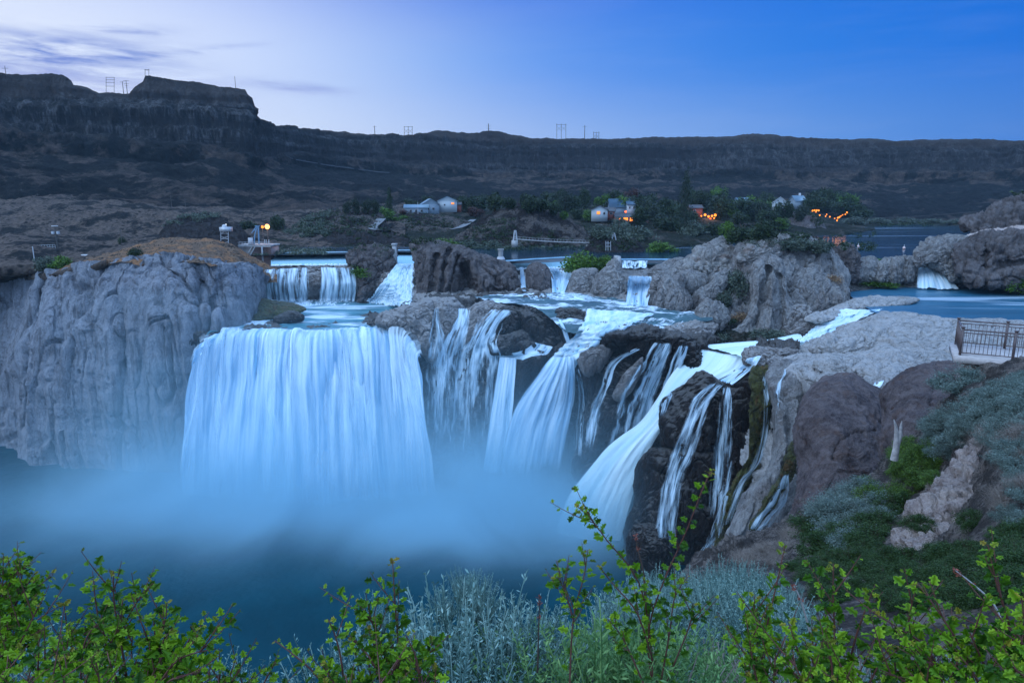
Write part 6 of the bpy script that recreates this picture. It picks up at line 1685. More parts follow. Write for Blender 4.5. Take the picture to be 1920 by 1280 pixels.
# ---- leafy shrubs with lobed leaves on red stems
def lobed():
    """outline of one lobed leaf along +x, unit length"""
    pts = [(0, 0, 0), (0.12, 0.10), (0.10, 0.30), (0.28, 0.42), (0.36, 0.26), (0.48, 0.24), (0.52, 0.48), (0.66, 0.40), (0.70, 0.22), (0.84, 0.20), (1.0, 0.0)]
    up_ = [(p[0], p[1]) for p in pts[1:-1]]
    return up_
LO = lobed()
def addleaf(V, F, T_, p, d, nrm, L, tip, rs):
    s = np.cross(nrm, d); s /= np.linalg.norm(s) + 1e-9
    n = np.cross(d, s)
    fold = rs.uniform(0.1, 0.35); droop = rs.uniform(0.0, 0.35)
    b = len(V)
    mids = [0.0, 0.18, 0.36, 0.52, 0.68, 0.84, 1.0]
    def pt(x, y):
        jit = 1 + rs.uniform(-0.08, 0.08)
        return p + L * (d * x + s * y * jit + n * (abs(y) * fold - droop * x * x))
    mi = [pt(x, 0) for x in mids]
    V.extend(mi)
    T_.extend([tip] * len(mi))
    for sg in (1, -1):
        o = len(V)
        q = [pt(x, y * sg) for x, y in LO]
        V.extend(q); T_.extend([tip] * len(q))
        n_ = len(q)
        mp = [0, 1, 1, 2, 3, 3, 4, 5, 5]
        F.append((b, b, o, b + 1) if False else (b, o, b + 1, b + 1))
        for i in range(n_ - 1):
            a0, a1 = b + min(mp[i] + 0, 6), b + min(mp[i + 1], 6)
            if a0 == a1: F.append((a0, o + i, o + i + 1, o + i + 1))
            else: F.append((a0, o + i, o + i + 1, a1))
        F.append((b + 5, o + n_ - 1, b + 6, b + 6))
def shrub(stems, label, seed, dens=1.0, Lf=0.031):
    rs = np.random.RandomState(seed)
    SV, SF, V, F, T_ = [], [], [], [], []
    if dens >= 1.2:                                 # shorter shoots that fill the lower part of the shrub
        more = []
        for st in stems:
            for _ in range(2):
                k_ = rs.uniform(0.35, 0.72); ox = rs.uniform(-55, 55); b0 = st[0]
                more.append([(b0[0] + (x - b0[0]) * k_ + ox * (0.4 + 0.6 * i_ / max(1, len(st) - 1)), b0[1] + (y - b0[1]) * k_, Y + rs.uniform(-0.08, 0.05)) for i_, (x, y, Y) in enumerate(st)])
        stems = list(stems) + more
    roots = []
    allst = []
    for st in stems:
        pts = np.array([P(*a) for a in st])            # base first
        t_ = np.linspace(0, len(pts) - 1, 14)
        c = catmull(pts, t_)
        allst.append((c, 1.0))
        roots.append(c[0])
        L = np.linalg.norm(np.diff(c, axis=0), axis=1).sum()
        for _ in range(int(rs.poisson(L / 0.13 * dens))):
            k = rs.randint(2, 11)
            d = c[k + 1] - c[k]; d /= np.linalg.norm(d)
            o = rs.normal(size=3); o -= d * o.dot(d); o /= np.linalg.norm(o)
            o[1] *= 0.5
            l2 = rs.uniform(0.05, 0.16)
            e = [c[k] + (d * 0.75 + o * 0.6 + np.array([0, 0, 0.15])) * l2 * u + np.array([0, 0, 0.15]) * l2 * u * u for u in np.linspace(0, 1, 6)]
            allst.append((np.array(e), 0.6))
    for c, sc in allst:
        L = np.linalg.norm(np.diff(c, axis=0), axis=1).sum()
        taper(SV, SF, c, np.linspace(0.0035 * sc, 0.0011 * sc, len(c)), 5)
        nn = max(5, int(L / 0.018))
        for i in range(nn):
            u = 0.10 + 0.9 * (i + rs.rand() * 0.6) / nn
            x = u * (len(c) - 1); k = min(int(x), len(c) - 2); f = x - k
            p = c[k] * (1 - f) + c[k + 1] * f
            d0 = c[k + 1] - c[k]; d0 /= np.linalg.norm(d0)
            th = i * 2.4 + rs.rand()
            a = np.cross(d0, [0.2, 1, 0.1]); a /= np.linalg.norm(a); b_ = np.cross(d0, a)
            out = a * math.cos(th) + b_ * math.sin(th)
            d = out * 0.9 + d0 * rs.uniform(0.2, 0.9); d /= np.linalg.norm(d)
            nr = d0 * 0.8 + rs.normal(size=3) * 0.45 + np.array([0, -0.25, 0.5])
            size = Lf * rs.uniform(0.6, 1.25) * (1 - 0.55 * max(0, u - 0.6) / 0.4) * (0.85 if sc < 1 else 1)
            tipf = max(0.0, (u - 0.80) / 0.2) * (rs.rand() ** 0.6) * (1.0 if sc == 1 else 0.5)
            q = p + d * size * 0.35
            taper(SV, SF, [p, q], [0.0007, 0.0005], 3)
            addleaf(V, F, T_, q, d, nr, size, tipf, rs)
    root = np.mean(roots, 0)
    e = empty('leafy_shrub', root)
    tag(e, label, 'shrub')
    o = link('stems', new_mesh('stems', np.array(SV) - root, SF, M['stem']), e)
    o = link('leaves', new_mesh('leaves', np.array(V) - root, F, M['leaf'], smooth=False, attrs={'tip': np.array(T_)}), e)
shrub([[(1225, 1300, 2.1), (1215, 1190, 2.1), (1240, 1100, 2.05), (1285, 1000, 2.0), (1318, 915, 1.95), (1336, 880, 1.95)],
       [(1225, 1300, 2.1), (1218, 1180, 2.1), (1195, 1085, 2.05), (1140, 1015, 2.0), (1110, 975, 2.0), (1082, 948, 2.0)],
       [(1225, 1240, 2.1), (1195, 1150, 2.0), (1150, 1095, 2.0), (1122, 1058, 1.98)],
       [(1235, 1300, 2.1), (1255, 1190, 2.1), (1265, 1120, 2.1), (1290, 1080, 2.1)],
       [(1240, 1300, 2.1), (1290, 1180, 2.1), (1300, 1130, 2.1)], [(1068, 1290, 2.0), (1075, 1160, 2.0), (1095, 1080, 2.0), (1102, 1030, 2.0)],
       [(1215, 1300, 2.0), (1170, 1200, 2.0), (1140, 1160, 1.95)], [(1075, 1160, 2.0), (1060, 1110, 2.0), (1045, 1080, 2.0)]],
      'leafy shrub whose two tall shoots rise highest in front of the falls', 1, 0.8)
shrub([[(752, 1320, 1.75), (746, 1200, 1.75), (740, 1120, 1.72), (736, 1050, 1.72)], [(752, 1320, 1.75), (712, 1200, 1.72), (690, 1155, 1.7), (668, 1128, 1.7)],
       [(650, 1330, 1.6), (640, 1240, 1.6), (628, 1190, 1.6), (615, 1160, 1.6)], [(790, 1330, 1.6), (782, 1240, 1.6), (760, 1190, 1.58)],
       [(640, 1330, 1.6), (590, 1262, 1.62), (548, 1225, 1.62), (515, 1200, 1.62)], [(700, 1330, 1.7), (690, 1240, 1.7), (660, 1190, 1.7)], [(760, 1320, 1.7), (800, 1230, 1.7), (812, 1200, 1.7)],
       [(720, 1330, 1.6), (735, 1260, 1.6), (765, 1215, 1.6)]],
      'leafy shrub with an orange-tipped upright shoot left of bottom centre', 2, 1.3)
shrub([[(246, 1320, 1.7), (226, 1200, 1.7), (214, 1130, 1.68), (213, 1070, 1.66)], [(200, 1280, 1.75), (230, 1180, 1.75), (262, 1120, 1.75), (288, 1092, 1.75)],
       [(240, 1320, 1.6), (290, 1220, 1.6), (310, 1160, 1.6), (312, 1130, 1.6)], [(230, 1320, 1.6), (330, 1230, 1.6), (362, 1190, 1.6), (378, 1172, 1.6)],
       [(180, 1300, 1.9), (185, 1180, 1.9), (178, 1120, 1.9), (176, 1088, 1.9)], [(150, 1300, 1.8), (160, 1200, 1.8), (205, 1150, 1.8)], [(270, 1330, 1.5), (330, 1240, 1.5), (405, 1215, 1.5)],
       [(300, 1330, 1.5), (360, 1270, 1.5), (408, 1230, 1.5)], [(120, 1300, 1.9), (125, 1190, 1.9), (120, 1130, 1.9)], [(210, 1330, 1.6), (280, 1260, 1.6), (300, 1200, 1.6)]],
      'bushy leafy shrub in the bottom left with a yellow-tipped leading shoot', 3, 1.5)
shrub([[(-40, 1260, 1.9), (0, 1150, 1.9), (5, 1090, 1.9), (6, 1038, 1.9)], [(-30, 1260, 1.9), (20, 1160, 1.9), (60, 1110, 1.9), (100, 1076, 1.9)], [(-40, 1260, 1.9), (30, 1130, 1.9), (65, 1075, 1.9)],
       [(-50, 1250, 1.9), (-20, 1150, 1.9), (20, 1090, 1.9), (40, 1060, 1.9)], [(-20, 1300, 1.8), (40, 1200, 1.8), (75, 1130, 1.8)], [(-40, 1200, 2), (-10, 1120, 2), (-5, 1060, 2)]],
      'dark leafy shrub cut by the left edge of the photo', 4, 1.8)
shrub([[(20, 1340, 1.3), (60, 1270, 1.3), (100, 1225, 1.3)], [(-20, 1340, 1.3), (-5, 1280, 1.3), (15, 1250, 1.3)], [(100, 1350, 1.3), (120, 1290, 1.3), (110, 1240, 1.3)], [(160, 1350, 1.35), (185, 1290, 1.35), (180, 1240, 1.35)]],
      'low yellow-green leafy shrub at the very bottom left corner', 5, 1.5, 0.026)
shrub([[(400, 1330, 1.6), (412, 1270, 1.6), (410, 1215, 1.6)], [(440, 1330, 1.6), (430, 1280, 1.6), (440, 1240, 1.6)], [(470, 1340, 1.7), (500, 1270, 1.7), (520, 1238, 1.7)]],
      'small leafy shrub beside the dark water at the bottom', 6, 1.2, 0.022)
shrub([[(1568, 1330, 1.6), (1566, 1200, 1.6), (1562, 1120, 1.6), (1563, 1056, 1.6)], [(1575, 1330, 1.6), (1600, 1210, 1.6), (1620, 1150, 1.6), (1634, 1112, 1.6)], [(1420, 1320, 1.7), (1435, 1190, 1.7), (1455, 1100, 1.7), (1472, 1022, 1.7)],
       [(1540, 1330, 1.5), (1500, 1230, 1.5), (1480, 1170, 1.5)], [(1560, 1330, 1.4), (1560, 1250, 1.4), (1550, 1200, 1.4)], [(1600, 1340, 1.5), (1640, 1260, 1.5), (1670, 1205, 1.5)], [(1430, 1320, 1.6), (1412, 1240, 1.6), (1398, 1150, 1.6)],
       [(1520, 1330, 1.5), (1530, 1260, 1.5), (1510, 1210, 1.5)]],
      'leafy shrub with several upright shoots right of bottom centre', 7, 1.2)
shrub([[(1840, 1330, 1.4), (1810, 1230, 1.4), (1762, 1150, 1.42), (1722, 1095, 1.45)], [(1700, 1330, 1.6), (1700, 1220, 1.6), (1706, 1150, 1.6), (1720, 1092, 1.6)], [(1800, 1330, 1.5), (1740, 1220, 1.5), (1690, 1180, 1.5), (1642, 1152, 1.5)],
       [(1780, 1340, 1.4), (1760, 1260, 1.4), (1720, 1210, 1.4)], [(1850, 1340, 1.3), (1830, 1270, 1.3), (1800, 1230, 1.3)], [(1740, 1340, 1.4), (1700, 1280, 1.4), (1650, 1255, 1.4)]],
      'spreading leafy shrub with arching red stems near the bottom right', 8, 1.3)
shrub([[(1930, 1320, 1.4), (1895, 1180, 1.4), (1868, 1090, 1.4), (1852, 1020, 1.4)], [(1990, 1300, 1.4), (1900, 1215, 1.4), (1850, 1180, 1.4), (1790, 1152, 1.4)], [(1960, 1300, 1.4), (1930, 1200, 1.4), (1905, 1150, 1.4)], [(1900, 1340, 1.3), (1905, 1260, 1.3), (1880, 1210, 1.3)],
       [(1980, 1260, 1.3), (1930, 1190, 1.3), (1915, 1120, 1.3)], [(1950, 1340, 1.2), (1930, 1280, 1.2), (1900, 1250, 1.2)]],
      'leafy shrub cut by the right edge with a pale-tipped upright shoot', 9, 1.3)
# bare stalks with dry flower heads
def stalk(a, label, mtl='deadwood'):
    pts = np.array([P(*q) for q in a]); c = catmull(pts, np.linspace(0, len(pts) - 1, 10))
    V, F = [], []
    taper(V, F, c - c[0], np.linspace(0.004, 0.0015, 10), 5)
    e = empty('dry_stalk', c[0]); tag(e, label, 'plant')
    link('stalk', new_mesh('stalk', V, F, M[mtl]), e)
    rs = np.random.RandomState(int(a[0][0]))
    hv = np.concatenate([c[k] - c[0] + rs.normal(size=(14, 3)) * 0.004 for k in (6, 8, 9)])
    V2, F2 = leafquads(hv, 0.004, rs=rs)
    link('seed_heads', new_mesh('seed_heads', V2, F2, M['redwood'], smooth=False), e)
stalk([(1880, 1170, 1.8), (1862, 1130, 1.8), (1825, 1095, 1.8), (1790, 1068, 1.8)], 'pale bare stalk with rusty seed heads at the lower right')
stalk([(1530, 1230, 1.8), (1515, 1170, 1.8), (1500, 1120, 1.8), (1488, 1098, 1.8)], 'pale bare stalk left of the upright leafy shoots')
stalk([(1220, 1200, 2.2), (1208, 1080, 2.2), (1196, 1030, 2.2), (1192, 1005, 2.2)], 'bare brown stick between the two tallest leafy shoots', 'bark')
stalk([(1008, 1260, 2.2), (1010, 1180, 2.2), (1012, 1118, 2.2)], 'dark dry stalk with red seed heads left of the tall leafy shrub', 'bark')

# ------------------------------------------------------------------ things people built
class MB:
    def __init__(s): s.V = []; s.F = []
    def box(s, c, d, rz=0.0, taper_=1.0):
        """centre c, full dimensions d"""
        b = len(s.V); ca, sa = math.cos(rz), math.sin(rz)
        for z in (-1, 1):
            k = taper_ if z > 0 else 1.0
            for x, y in ((-1, -1), (1, -1), (1, 1), (-1, 1)):
                X, Y_ = x * d[0] / 2 * k, y * d[1] / 2 * k
                s.V.append((c[0] + X * ca - Y_ * sa, c[1] + X * sa + Y_ * ca, c[2] + z * d[2] / 2))
        for f in ((0, 3, 2, 1), (4, 5, 6, 7), (0, 1, 5, 4), (1, 2, 6, 5), (2, 3, 7, 6), (3, 0, 4, 7)):
            s.F.append(tuple(b + i for i in f))
        return s
    def bar(s, a, b_, r, k=6, r2=None):
        taper(s.V, s.F, [a, b_], [r, r if r2 is None else r2], k)
        return s
    def poly(s, pts):
        b = len(s.V); s.V += list(pts)
        n = len(pts)
        s.F.append((b, b + 1, b + 2, b + 3) if n == 4 else (b, b + 1, b + 2, b + 2))
        return s
    def ball(s, c, r, k=8):
        b = len(s.V)
        for i in range(k + 1):
            for j in range(k):
                th, ph = math.pi * i / k, 2 * math.pi * j / k
                s.V.append((c[0] + r * math.sin(th) * math.cos(ph), c[1] + r * math.sin(th) * math.sin(ph), c[2] + r * math.cos(th)))
        for i in range(k):
            for j in range(k):
                s.F.append((b + i * k + j, b + i * k + (j + 1) % k, b + (i + 1) * k + (j + 1) % k, b + (i + 1) * k + j))
        return s
    def build(s, name, m, parent=None):
        return link(name, new_mesh(name, np.array(s.V, float), np.array([f if len(f) == 4 else (*f, f[-1]) for f in s.F]), m, smooth=False), parent)

# ---- weirs
M['weirlip'] = stillwater('weir_lip_water', (0.16, 0.28, 0.34), 0.25, 0.5, 0.02)  # pale base colour stands in for sky mirrored along the crest
M['curtain'] = fallmat('weir_curtain', 3.0, 0.3, 0.85, 0.6, col=(0.36, 0.62, 0.74))
M['darkrefl'] = plain('spillway_dark_reflection', (0.025, 0.028, 0.032), 0.35, 0.5, var=0.3, scale=0.4)  # near-black colour stands in for dark hills mirrored in the smooth overflow
def weir(pts, label):
    """pts: (px, y crest, y middle, y foot)"""
    c0 = P(*Z(pts[0][0], pts[0][1], 54.55))
    e = empty('weir', c0); tag(e, label, 'weir', None)
    def rows(f): return toworld(np.array([f(p) for p in pts]))
    up = rows(lambda p: Z(p[0], p[1] - 1.3, 54.58)); cr = rows(lambda p: Z(p[0], p[1], 54.56)); cr2 = rows(lambda p: Z(p[0], p[1] + 1.2, 54.45))
    mi = rows(lambda p: Z(p[0], p[2], 53.5)); ft = rows(lambda p: Z(p[0], p[3], 51.5))
    lo = ft + np.array([0, 1.5, -4])
    def strip(rws, name, m, n=60, k=6, dens=None, sh=(0, 0, 0)):
        A = np.array(rws)
        t = np.linspace(0, A.shape[1] - 1, n)
        A = np.stack([lin(a, t) for a in A])
        G = lin(A, np.linspace(0, len(rws) - 1, k * (len(rws) - 1) + 1)) + np.array(sh)
        L = np.linalg.norm(G[0, -1] - G[0, 0])
        uu = np.broadcast_to(np.linspace(0, L, n)[None], G.shape[:2]); vv = np.broadcast_to(np.linspace(0, 6, G.shape[0])[:, None], G.shape[:2])
        return link(name, new_mesh(name, G - c0, gridfaces(*G.shape[:2]), m, uv=np.stack([uu, vv], -1).reshape(-1, 2), attrs={'dens': np.full(G.shape[:2], 0.7)}), e)
    strip([up, cr, cr2], 'water_lip', M['weirlip'])
    strip([cr2, mi, ft, lo], 'spillway', M['darkrefl'], sh=(0, 0.3, 0))
    strip([mi, ft], 'water_curtain', M['curtain'], sh=(0, -0.1, 0))
    foam = MB()
    A = lin(ft, np.linspace(0, len(ft) - 1, 50))
    rs = np.random.RandomState(3)
    for a in A: foam.ball(a - c0 + np.array([rs.normal() * 0.3, -0.4, 0.05]), rs.uniform(0.35, 0.6), 5)
    foam.build('foam', M['foam'], e)
M['foam'] = plain('white_foam', (0.75, 0.84, 0.88), 0.8, 0.2, var=0.05)
weir([(508, 474, 481, 498), (656, 472.5, 479, 497)], 'long low weir spilling above the left upper falls')
weir([(741, 469, 477, 497), (780, 469, 477, 497)], 'short weir between the bushy outcrop and the cave outcrop')
weir([(942, 489.5, 496, 504), (1000, 485.5, 493, 504), (1070, 481.5, 490, 503)], 'weir behind the domed boulder and the bright green bush')
weir([(1154, 486, 493, 499), (1296, 486, 494, 502)], 'weir stretching right behind the jagged boulder')

def at(px, py, Y): return P(px, py, Y)
# small piers on the weir
def pier(px, top, bot, Y, w_, label, cone=False):
    a, b = at(px, top, Y), at(px, bot, Y)
    e = empty('pier', b); tag(e, label, 'pier')
    m = MB(); h_ = a[2] - b[2]
    m.bar((0, 0, -1), (0, 0, h_ - 0.5), w_ / 2, 10)
    m.build('shaft', M['concrete'], e)
    MB().bar((0, 0, h_ - 0.5), (0, 0, h_), w_ * 0.65, 10).build('cap', M['concrete'], e)
    if cone: MB().bar((0, 0, -1.5), (0, 0, h_ * 0.35), w_ * 1.7, 10, w_ * 0.6).build('footing', M['palepaint'], e)
pier(939, 466, 489, 222, 1.6, 'round concrete pier with a flared foot right of the cave outcrop', True)
b_ = at(741, 500, 230); t_ = at(741, 459, 230)
tag(MB().box((b_[0], b_[1], (b_[2] + t_[2]) / 2), (1.3, 2.2, t_[2] - b_[2])).box((b_[0], b_[1], t_[2] + 0.2), (1.7, 2.6, 0.5)).build('pier', M['concrete']), 'square concrete pier at the right side of the bushy outcrop', 'pier')
b_ = at(1157, 497, 214)
tag(MB().box((b_[0], b_[1], b_[2] + 1.2), (1.4, 5, 3.4), 0.2, 0.7).build('pier', M['concrete']), 'low sloping concrete buttress left of the right-hand weir', 'pier')

# ---- intake building left of the long weir
def intake():
    Y = 238
    o = at(490, 508, Y); e = empty('intake_building', o); tag(e, 'brown and grey concrete intake block with a blue hoist beside the long weir', 'building')
    def q(px, py, dY=0): return at(px, py, Y + dY) - o
    def prism(pts, depth, name, m):
        V = [q(*p) for p in pts]; V2 = [v + np.array([0, depth, 0]) for v in V]
        b = MB(); n = len(V); b.V = V + V2
        b.F.append((0, 1, 2, 3)); b.F.append((n, n + 3, n + 2, n + 1))
        for i in range(n): b.F.append((i, (i + 1) % n, n + (i + 1) % n, n + i))
        return b.build(name, m, e)
    prism([(477, 463), (507, 463), (510, 505), (462, 497)], 9, 'front_block', M['redconc'])
    prism([(447, 462), (476.6, 462), (461.6, 497), (449, 490)], 8.9, 'wing_wall', M['concrete'])
    prism([(446, 459), (508, 459.5), (508, 462.9), (446, 461.9)], 9.2, 'deck', M['concrete'])
    MB().bar(q(478, 463, -0.4), q(461, 494, -0.4), 0.16).bar(q(472, 463, -0.4), q(456, 490, -0.4), 0.13).build('stair_rails', M['palepaint'], e)
    MB().bar(q(491, 462, -0.35), q(494, 510, -0.35), 0.33).build('drain_pipe', M['palepaint'], e)
    h_ = MB()
    for a, b, r in (((476, 460), (478, 440), .28), ((478, 440), (482, 425), .25), ((472, 437), (482, 423), .18), ((484, 423), (486, 460), .28), ((478, 424), (487, 424), .16), ((474, 434), (480, 430), .12)):
        h_.bar(q(*a, 3), q(*b, 3), r)
    h_.build('hoist', M['bluesteel'], e)
    MB().box(q(470, 453, 2), (1.3, 1.2, 2.6)).build('control_box', M['palepaint'], e)
    r_ = MB()
    for x in range(448, 508, 6): r_.bar(q(x, 459, 0.3), q(x, 453.5, 0.3), 0.05, 4)
    r_.bar(q(448, 454, 0.3), q(507, 454, 0.3), 0.05, 4).bar(q(448, 456.5, 0.3), q(507, 456.5, 0.3), 0.04, 4)
    for x in (496, 499, 504): r_.bar(q(x, 459, 4), q(x, 449, 4), 0.14, 5)
    r_.build('railing', M['steel'], e)
intake()
def lamp(px, py, Y, r, m, label, power, col, pole=None, cat='lamp', parent=None):
    p = at(px, py, Y)
    if pole:
        b = at(px, pole, Y)
        e = empty('lamp_post', (p[0], p[1], b[2])); tag(e, label, 'lamp post')
        h_ = p[2] - b[2]
        MB().bar((0, 0, 0), (0, 0, h_ - r * 0.6), 0.12, 6).build('post', M['darkmetal'], e)
        MB().box((0, 0, h_ + r * 1.05), (r * 1.6, r * 1.6, 0.12)).build('hood', M['darkmetal'], e)
        MB().ball((0, 0, h_), r).build('bulb', m, e)
    else:
        e = MB().ball((0, 0, 0), r).build('light_bulb', m); e.location = p; tag(e, label, cat)
    if power:
        d = bpy.data.lights.new('lamp_light', 'POINT'); d.energy = power; d.color = col; d.shadow_soft_size = r
        l = bpy.data.objects.new('lamp_light', d); COL.objects.link(l)
        l.parent = e; l.location = (0, -r * 2.2, (p[2] - e.location[2]) if pole else 0)
    return e
lamp(501, 425, 246, 0.85, M['lamp_orange'], 'brightest orange lamp on its post above the intake block', 1200, (1, .55, .22), pole=452)
lamp(492, 425.5, 250, 0.5, M['lamp_gold'], 'smaller orange lamp just left of the brightest one', 300, (1, .5, .15), pole=455)
# silver watch tower left of the intake
o = at(421, 476, 232); e = empty('tower', o); tag(e, 'small silver tower with a domed top left of the intake block', 'tower')
def q(px, py, dY=0): return at(px, py, 232 + dY) - o
m_ = MB()
for x in (414, 428):
    for dY in (0, 2.4): m_.bar(q(x, 476, dY), q(x, 430, dY), 0.12, 5)
for y in (468, 458, 448, 438):
    m_.bar(q(414, y), q(428, y - 5), 0.07, 4).bar(q(428, y, 2.4), q(414, y - 5, 2.4), 0.07, 4).bar(q(414, y), q(428, y), 0.06, 4)
m_.build('lattice', M['steel'], e)
MB().box((q(421, 430)[0], 1.2, q(421, 430)[2]), (3.2, 3.2, 1.4)).build('cabin', M['steel'], e)
MB().ball((q(418, 426)[0], 1.2, q(418, 426)[2]), 0.9).build('dome', M['palepaint'], e)
MB().ball((q(421, 421)[0], 1.2, q(421, 421)[2]), 0.22).build('lamp', M['lamp_white'], e)
tag(rock('rock_pillar', [(404, 500), (408, 478), (414, 465), (425, 462), (436, 470), (446, 482), (452, 500), (440, 508), (415, 510)], (230, 226), 4, M['brown'], amp=0.6, freq=0.4, kind='rough', label='rough rock knob under the silver tower', cat='rock'), None)

# ---- footbridge
def bridge():
    Y = 262
    o = at(966, 452, Y); e = empty('footbridge', o); tag(e, 'narrow suspension footbridge crossing the still water behind the weir', 'bridge')
    def q(px, py, dY=0): return at(px, py, Y + dY) - o
    t_ = np.linspace(0, 1, 26)
    xs_ = 963 + t_ * 147; ys_ = 448 + t_ * 7.5 + 1.6 * np.sin(t_ * math.pi)
    d = MB()
    for i in range(25):
        for dY in (0, 1.6): d.bar(q(xs_[i], ys_[i], dY), q(xs_[i + 1], ys_[i + 1], dY), 0.22, 4)
        a, b = q(xs_[i], ys_[i]), q(xs_[i + 1], ys_[i + 1])
        d.poly([a, b, b + np.array([0, 1.6, 0]), a + np.array([0, 1.6, 0])])
    d.build('deck', M['concrete'], e)
    r_ = MB()
    for dY in (0, 1.6):
        for i in range(26): r_.bar(q(xs_[i], ys_[i], dY), q(xs_[i], ys_[i] - 5, dY), 0.06, 4)
        for i in range(25): r_.bar(q(xs_[i], ys_[i] - 5, dY), q(xs_[i + 1], ys_[i + 1] - 5, dY), 0.05, 4)
    r_.build('railing', M['concrete'], e)
    c = MB()
    cy_ = 433 + 18 * (1 - (2 * t_ - 1) ** 2) ** 0.9 * (1 - 0.12 * t_) + t_ * 4
    for dY in (0, 1.6):
        for i in range(25): c.bar(q(xs_[i], cy_[i], dY), q(xs_[i + 1], cy_[i + 1], dY), 0.05, 4)
    c.build('cable', M['darkmetal'], e)
    for x, y0, y1 in ((966, 452, 432), (1151, 450, 437)):
        tw = MB()
        for dY in (0, 1.6): tw.bar(q(x - 3.5, y0, dY), q(x - 1, y1, dY), 0.28, 4).bar(q(x + 3.5, y0, dY), q(x + 1, y1, dY), 0.28, 4)
        tw.bar(q(x - 1.5, y1), q(x - 1.5, y1, 1.6), 0.2, 4).bar(q(x - 3, y0 - 7), q(x + 3, y0 - 7), 0.15, 4).bar(q(x - 1.5, y1 + 1), q(x + 1.5, y1 + 1), 0.25, 4)
        tw.build('pylon', M['palepaint'], e)
    MB().box(q(965, 454) + np.array([0, 0.8, -0.6]), (2.4, 3, 2.4)).box(q(1106, 470) + np.array([0, 1, 0]), (2.6, 3, 4.2)).build('abutment', M['concrete'], e)
    g = MB()
    for x in (1136, 1140, 1145): g.bar(q(x, 470, -20), q(x, 452, -20), 0.12, 4)
    g.bar(q(1136, 456, -20), q(1145, 456, -20), 0.09, 4).bar(q(1136, 462, -20), q(1145, 462, -20), 0.09, 4)
    g.build('ladder_frame', M['steel'], e)
bridge()

# ---- houses
def house(px, py, Y, w_, d_, h_, label, rz=0.0, wall='housewall', roof='metalroof', rise=0.28, ridge='x', windows=(), lit=(), chimney=False, litm='window_orange', cat='house', deck=False, over=0.5):
    o = at(px, py, Y); e = empty('house', o, rz); tag(e, label, cat)
    rise_m = rise * (d_ if ridge == 'x' else w_)
    wl_ = MB().box((0, 0, h_ / 2 - 1), (w_, d_, h_ + 2))
    if ridge == 'x':
        for sx in (-1, 1): wl_.poly([(sx * w_ / 2, -d_ / 2, h_), (sx * w_ / 2, d_ / 2, h_), (sx * w_ / 2, 0, h_ + rise_m)])
    else:
        for sy in (-1, 1): wl_.poly([(-w_ / 2, sy * d_ / 2, h_), (w_ / 2, sy * d_ / 2, h_), (0, sy * d_ / 2, h_ + rise_m)])
    wl_.build('wall', M[wall], e)
    r = MB(); t_ = 0.25; W2, D2 = w_ / 2 + over, d_ / 2 + over
    k = rise_m / ((d_ if ridge == 'x' else w_) / 2)
    for s in (-1, 1):
        if ridge == 'x':
            a = [(-W2, s * D2, h_ - k * over + 0.05), (W2, s * D2, h_ - k * over + 0.05), (W2, 0, h_ + rise_m + 0.05), (-W2, 0, h_ + rise_m + 0.05)]
        else:
            a = [(s * W2, -D2, h_ - k * over + 0.05), (s * W2, D2, h_ - k * over + 0.05), (0, D2, h_ + rise_m + 0.05), (0, -D2, h_ + rise_m + 0.05)]
        b = [(x, y, z + t_) for x, y, z in a]
        i = len(r.V); r.V += a + b
        r.F += [(i, i + 1, i + 2, i + 3), (i + 4, i + 7, i + 6, i + 5)] + [(i + j, i + (j + 1) % 4, i + 4 + (j + 1) % 4, i + 4 + j) for j in range(4)]
    r.build('roof', M[roof], e)
    for (x, z, ww, hh) in windows:
        f = MB().box((x, -d_ / 2 - 0.04, z), (ww + 0.25, 0.10, hh + 0.25)).build('window', M['palepaint'], e)
        MB().box((x, -d_ / 2 - 0.10, z), (ww, 0.06, hh)).build('pane', M['glass'], f)
    for (x, z, ww, hh) in lit:
        f = MB().box((x, -d_ / 2 - 0.04, z), (ww + 0.25, 0.10, hh + 0.25)).build('window', M['palepaint'], e)
        tag(MB().box((x, -d_ / 2 - 0.10, z), (ww, 0.06, hh)).build('pane', M[litm], f), 'glowing lit pane')
    if chimney: MB().box((w_ * 0.2, 0, h_ + rise_m + 0.5), (1.0, 1.0, 2.4)).build('chimney', M['palepaint'], e)
    if deck: MB().box((0, -d_ / 2 - 1.5, 0.4), (w_ * 0.9, 3.0, 0.25)).bar((-w_ * .45, -d_ / 2 - 2.9, 1.4), (w_ * .45, -d_ / 2 - 2.9, 1.4), 0.06).build('deck', M['redwood'], e)
    return e
house(781, 401, 390, 13, 7, 3.4, 'low blue-grey house with a pale metal roof, left of the gabled white house', 0.10, 'housewall', 'metalroof', 0.22, 'x', [(-3, 1.8, 1.2, 1.2), (0, 1.8, 1.2, 1.2), (3, 1.8, 1.2, 1.2)])
house(806, 399, 396, 9.5, 9, 4.8, 'taller grey house with a gable just behind the low metal-roofed one', 0.25, 'housewall', 'metalroof', 0.30, 'y', [(-1.5, 2.4, 1.2, 1.2), (1.5, 2.4, 1.2, 1.2)])
house(839, 391, 400, 11, 8, 4.2, 'gabled white house with one orange lit window on the left hill', 0.08, 'whitewall', 'metalroof', 0.22, 'y', [(-1.5, 2.2, 0.8, 0.8)], [(3.1, 2.9, 1.5, 0.9)])
house(859, 391, 404, 3.5, 5, 2.2, 'small brown shed right of the gabled white house', 0.0, 'redwood', 'darkroof', 0.25, 'x')
house(1124, 408, 372, 8.5, 8, 4.2, 'white cottage with a low gable and a lit window', -0.15, 'whitewall', 'darkroof', 0.22, 'y', [(2.6, 2.4, 1.0, 1.2)], [(-0.5, 2.6, 1.7, 1.5)])
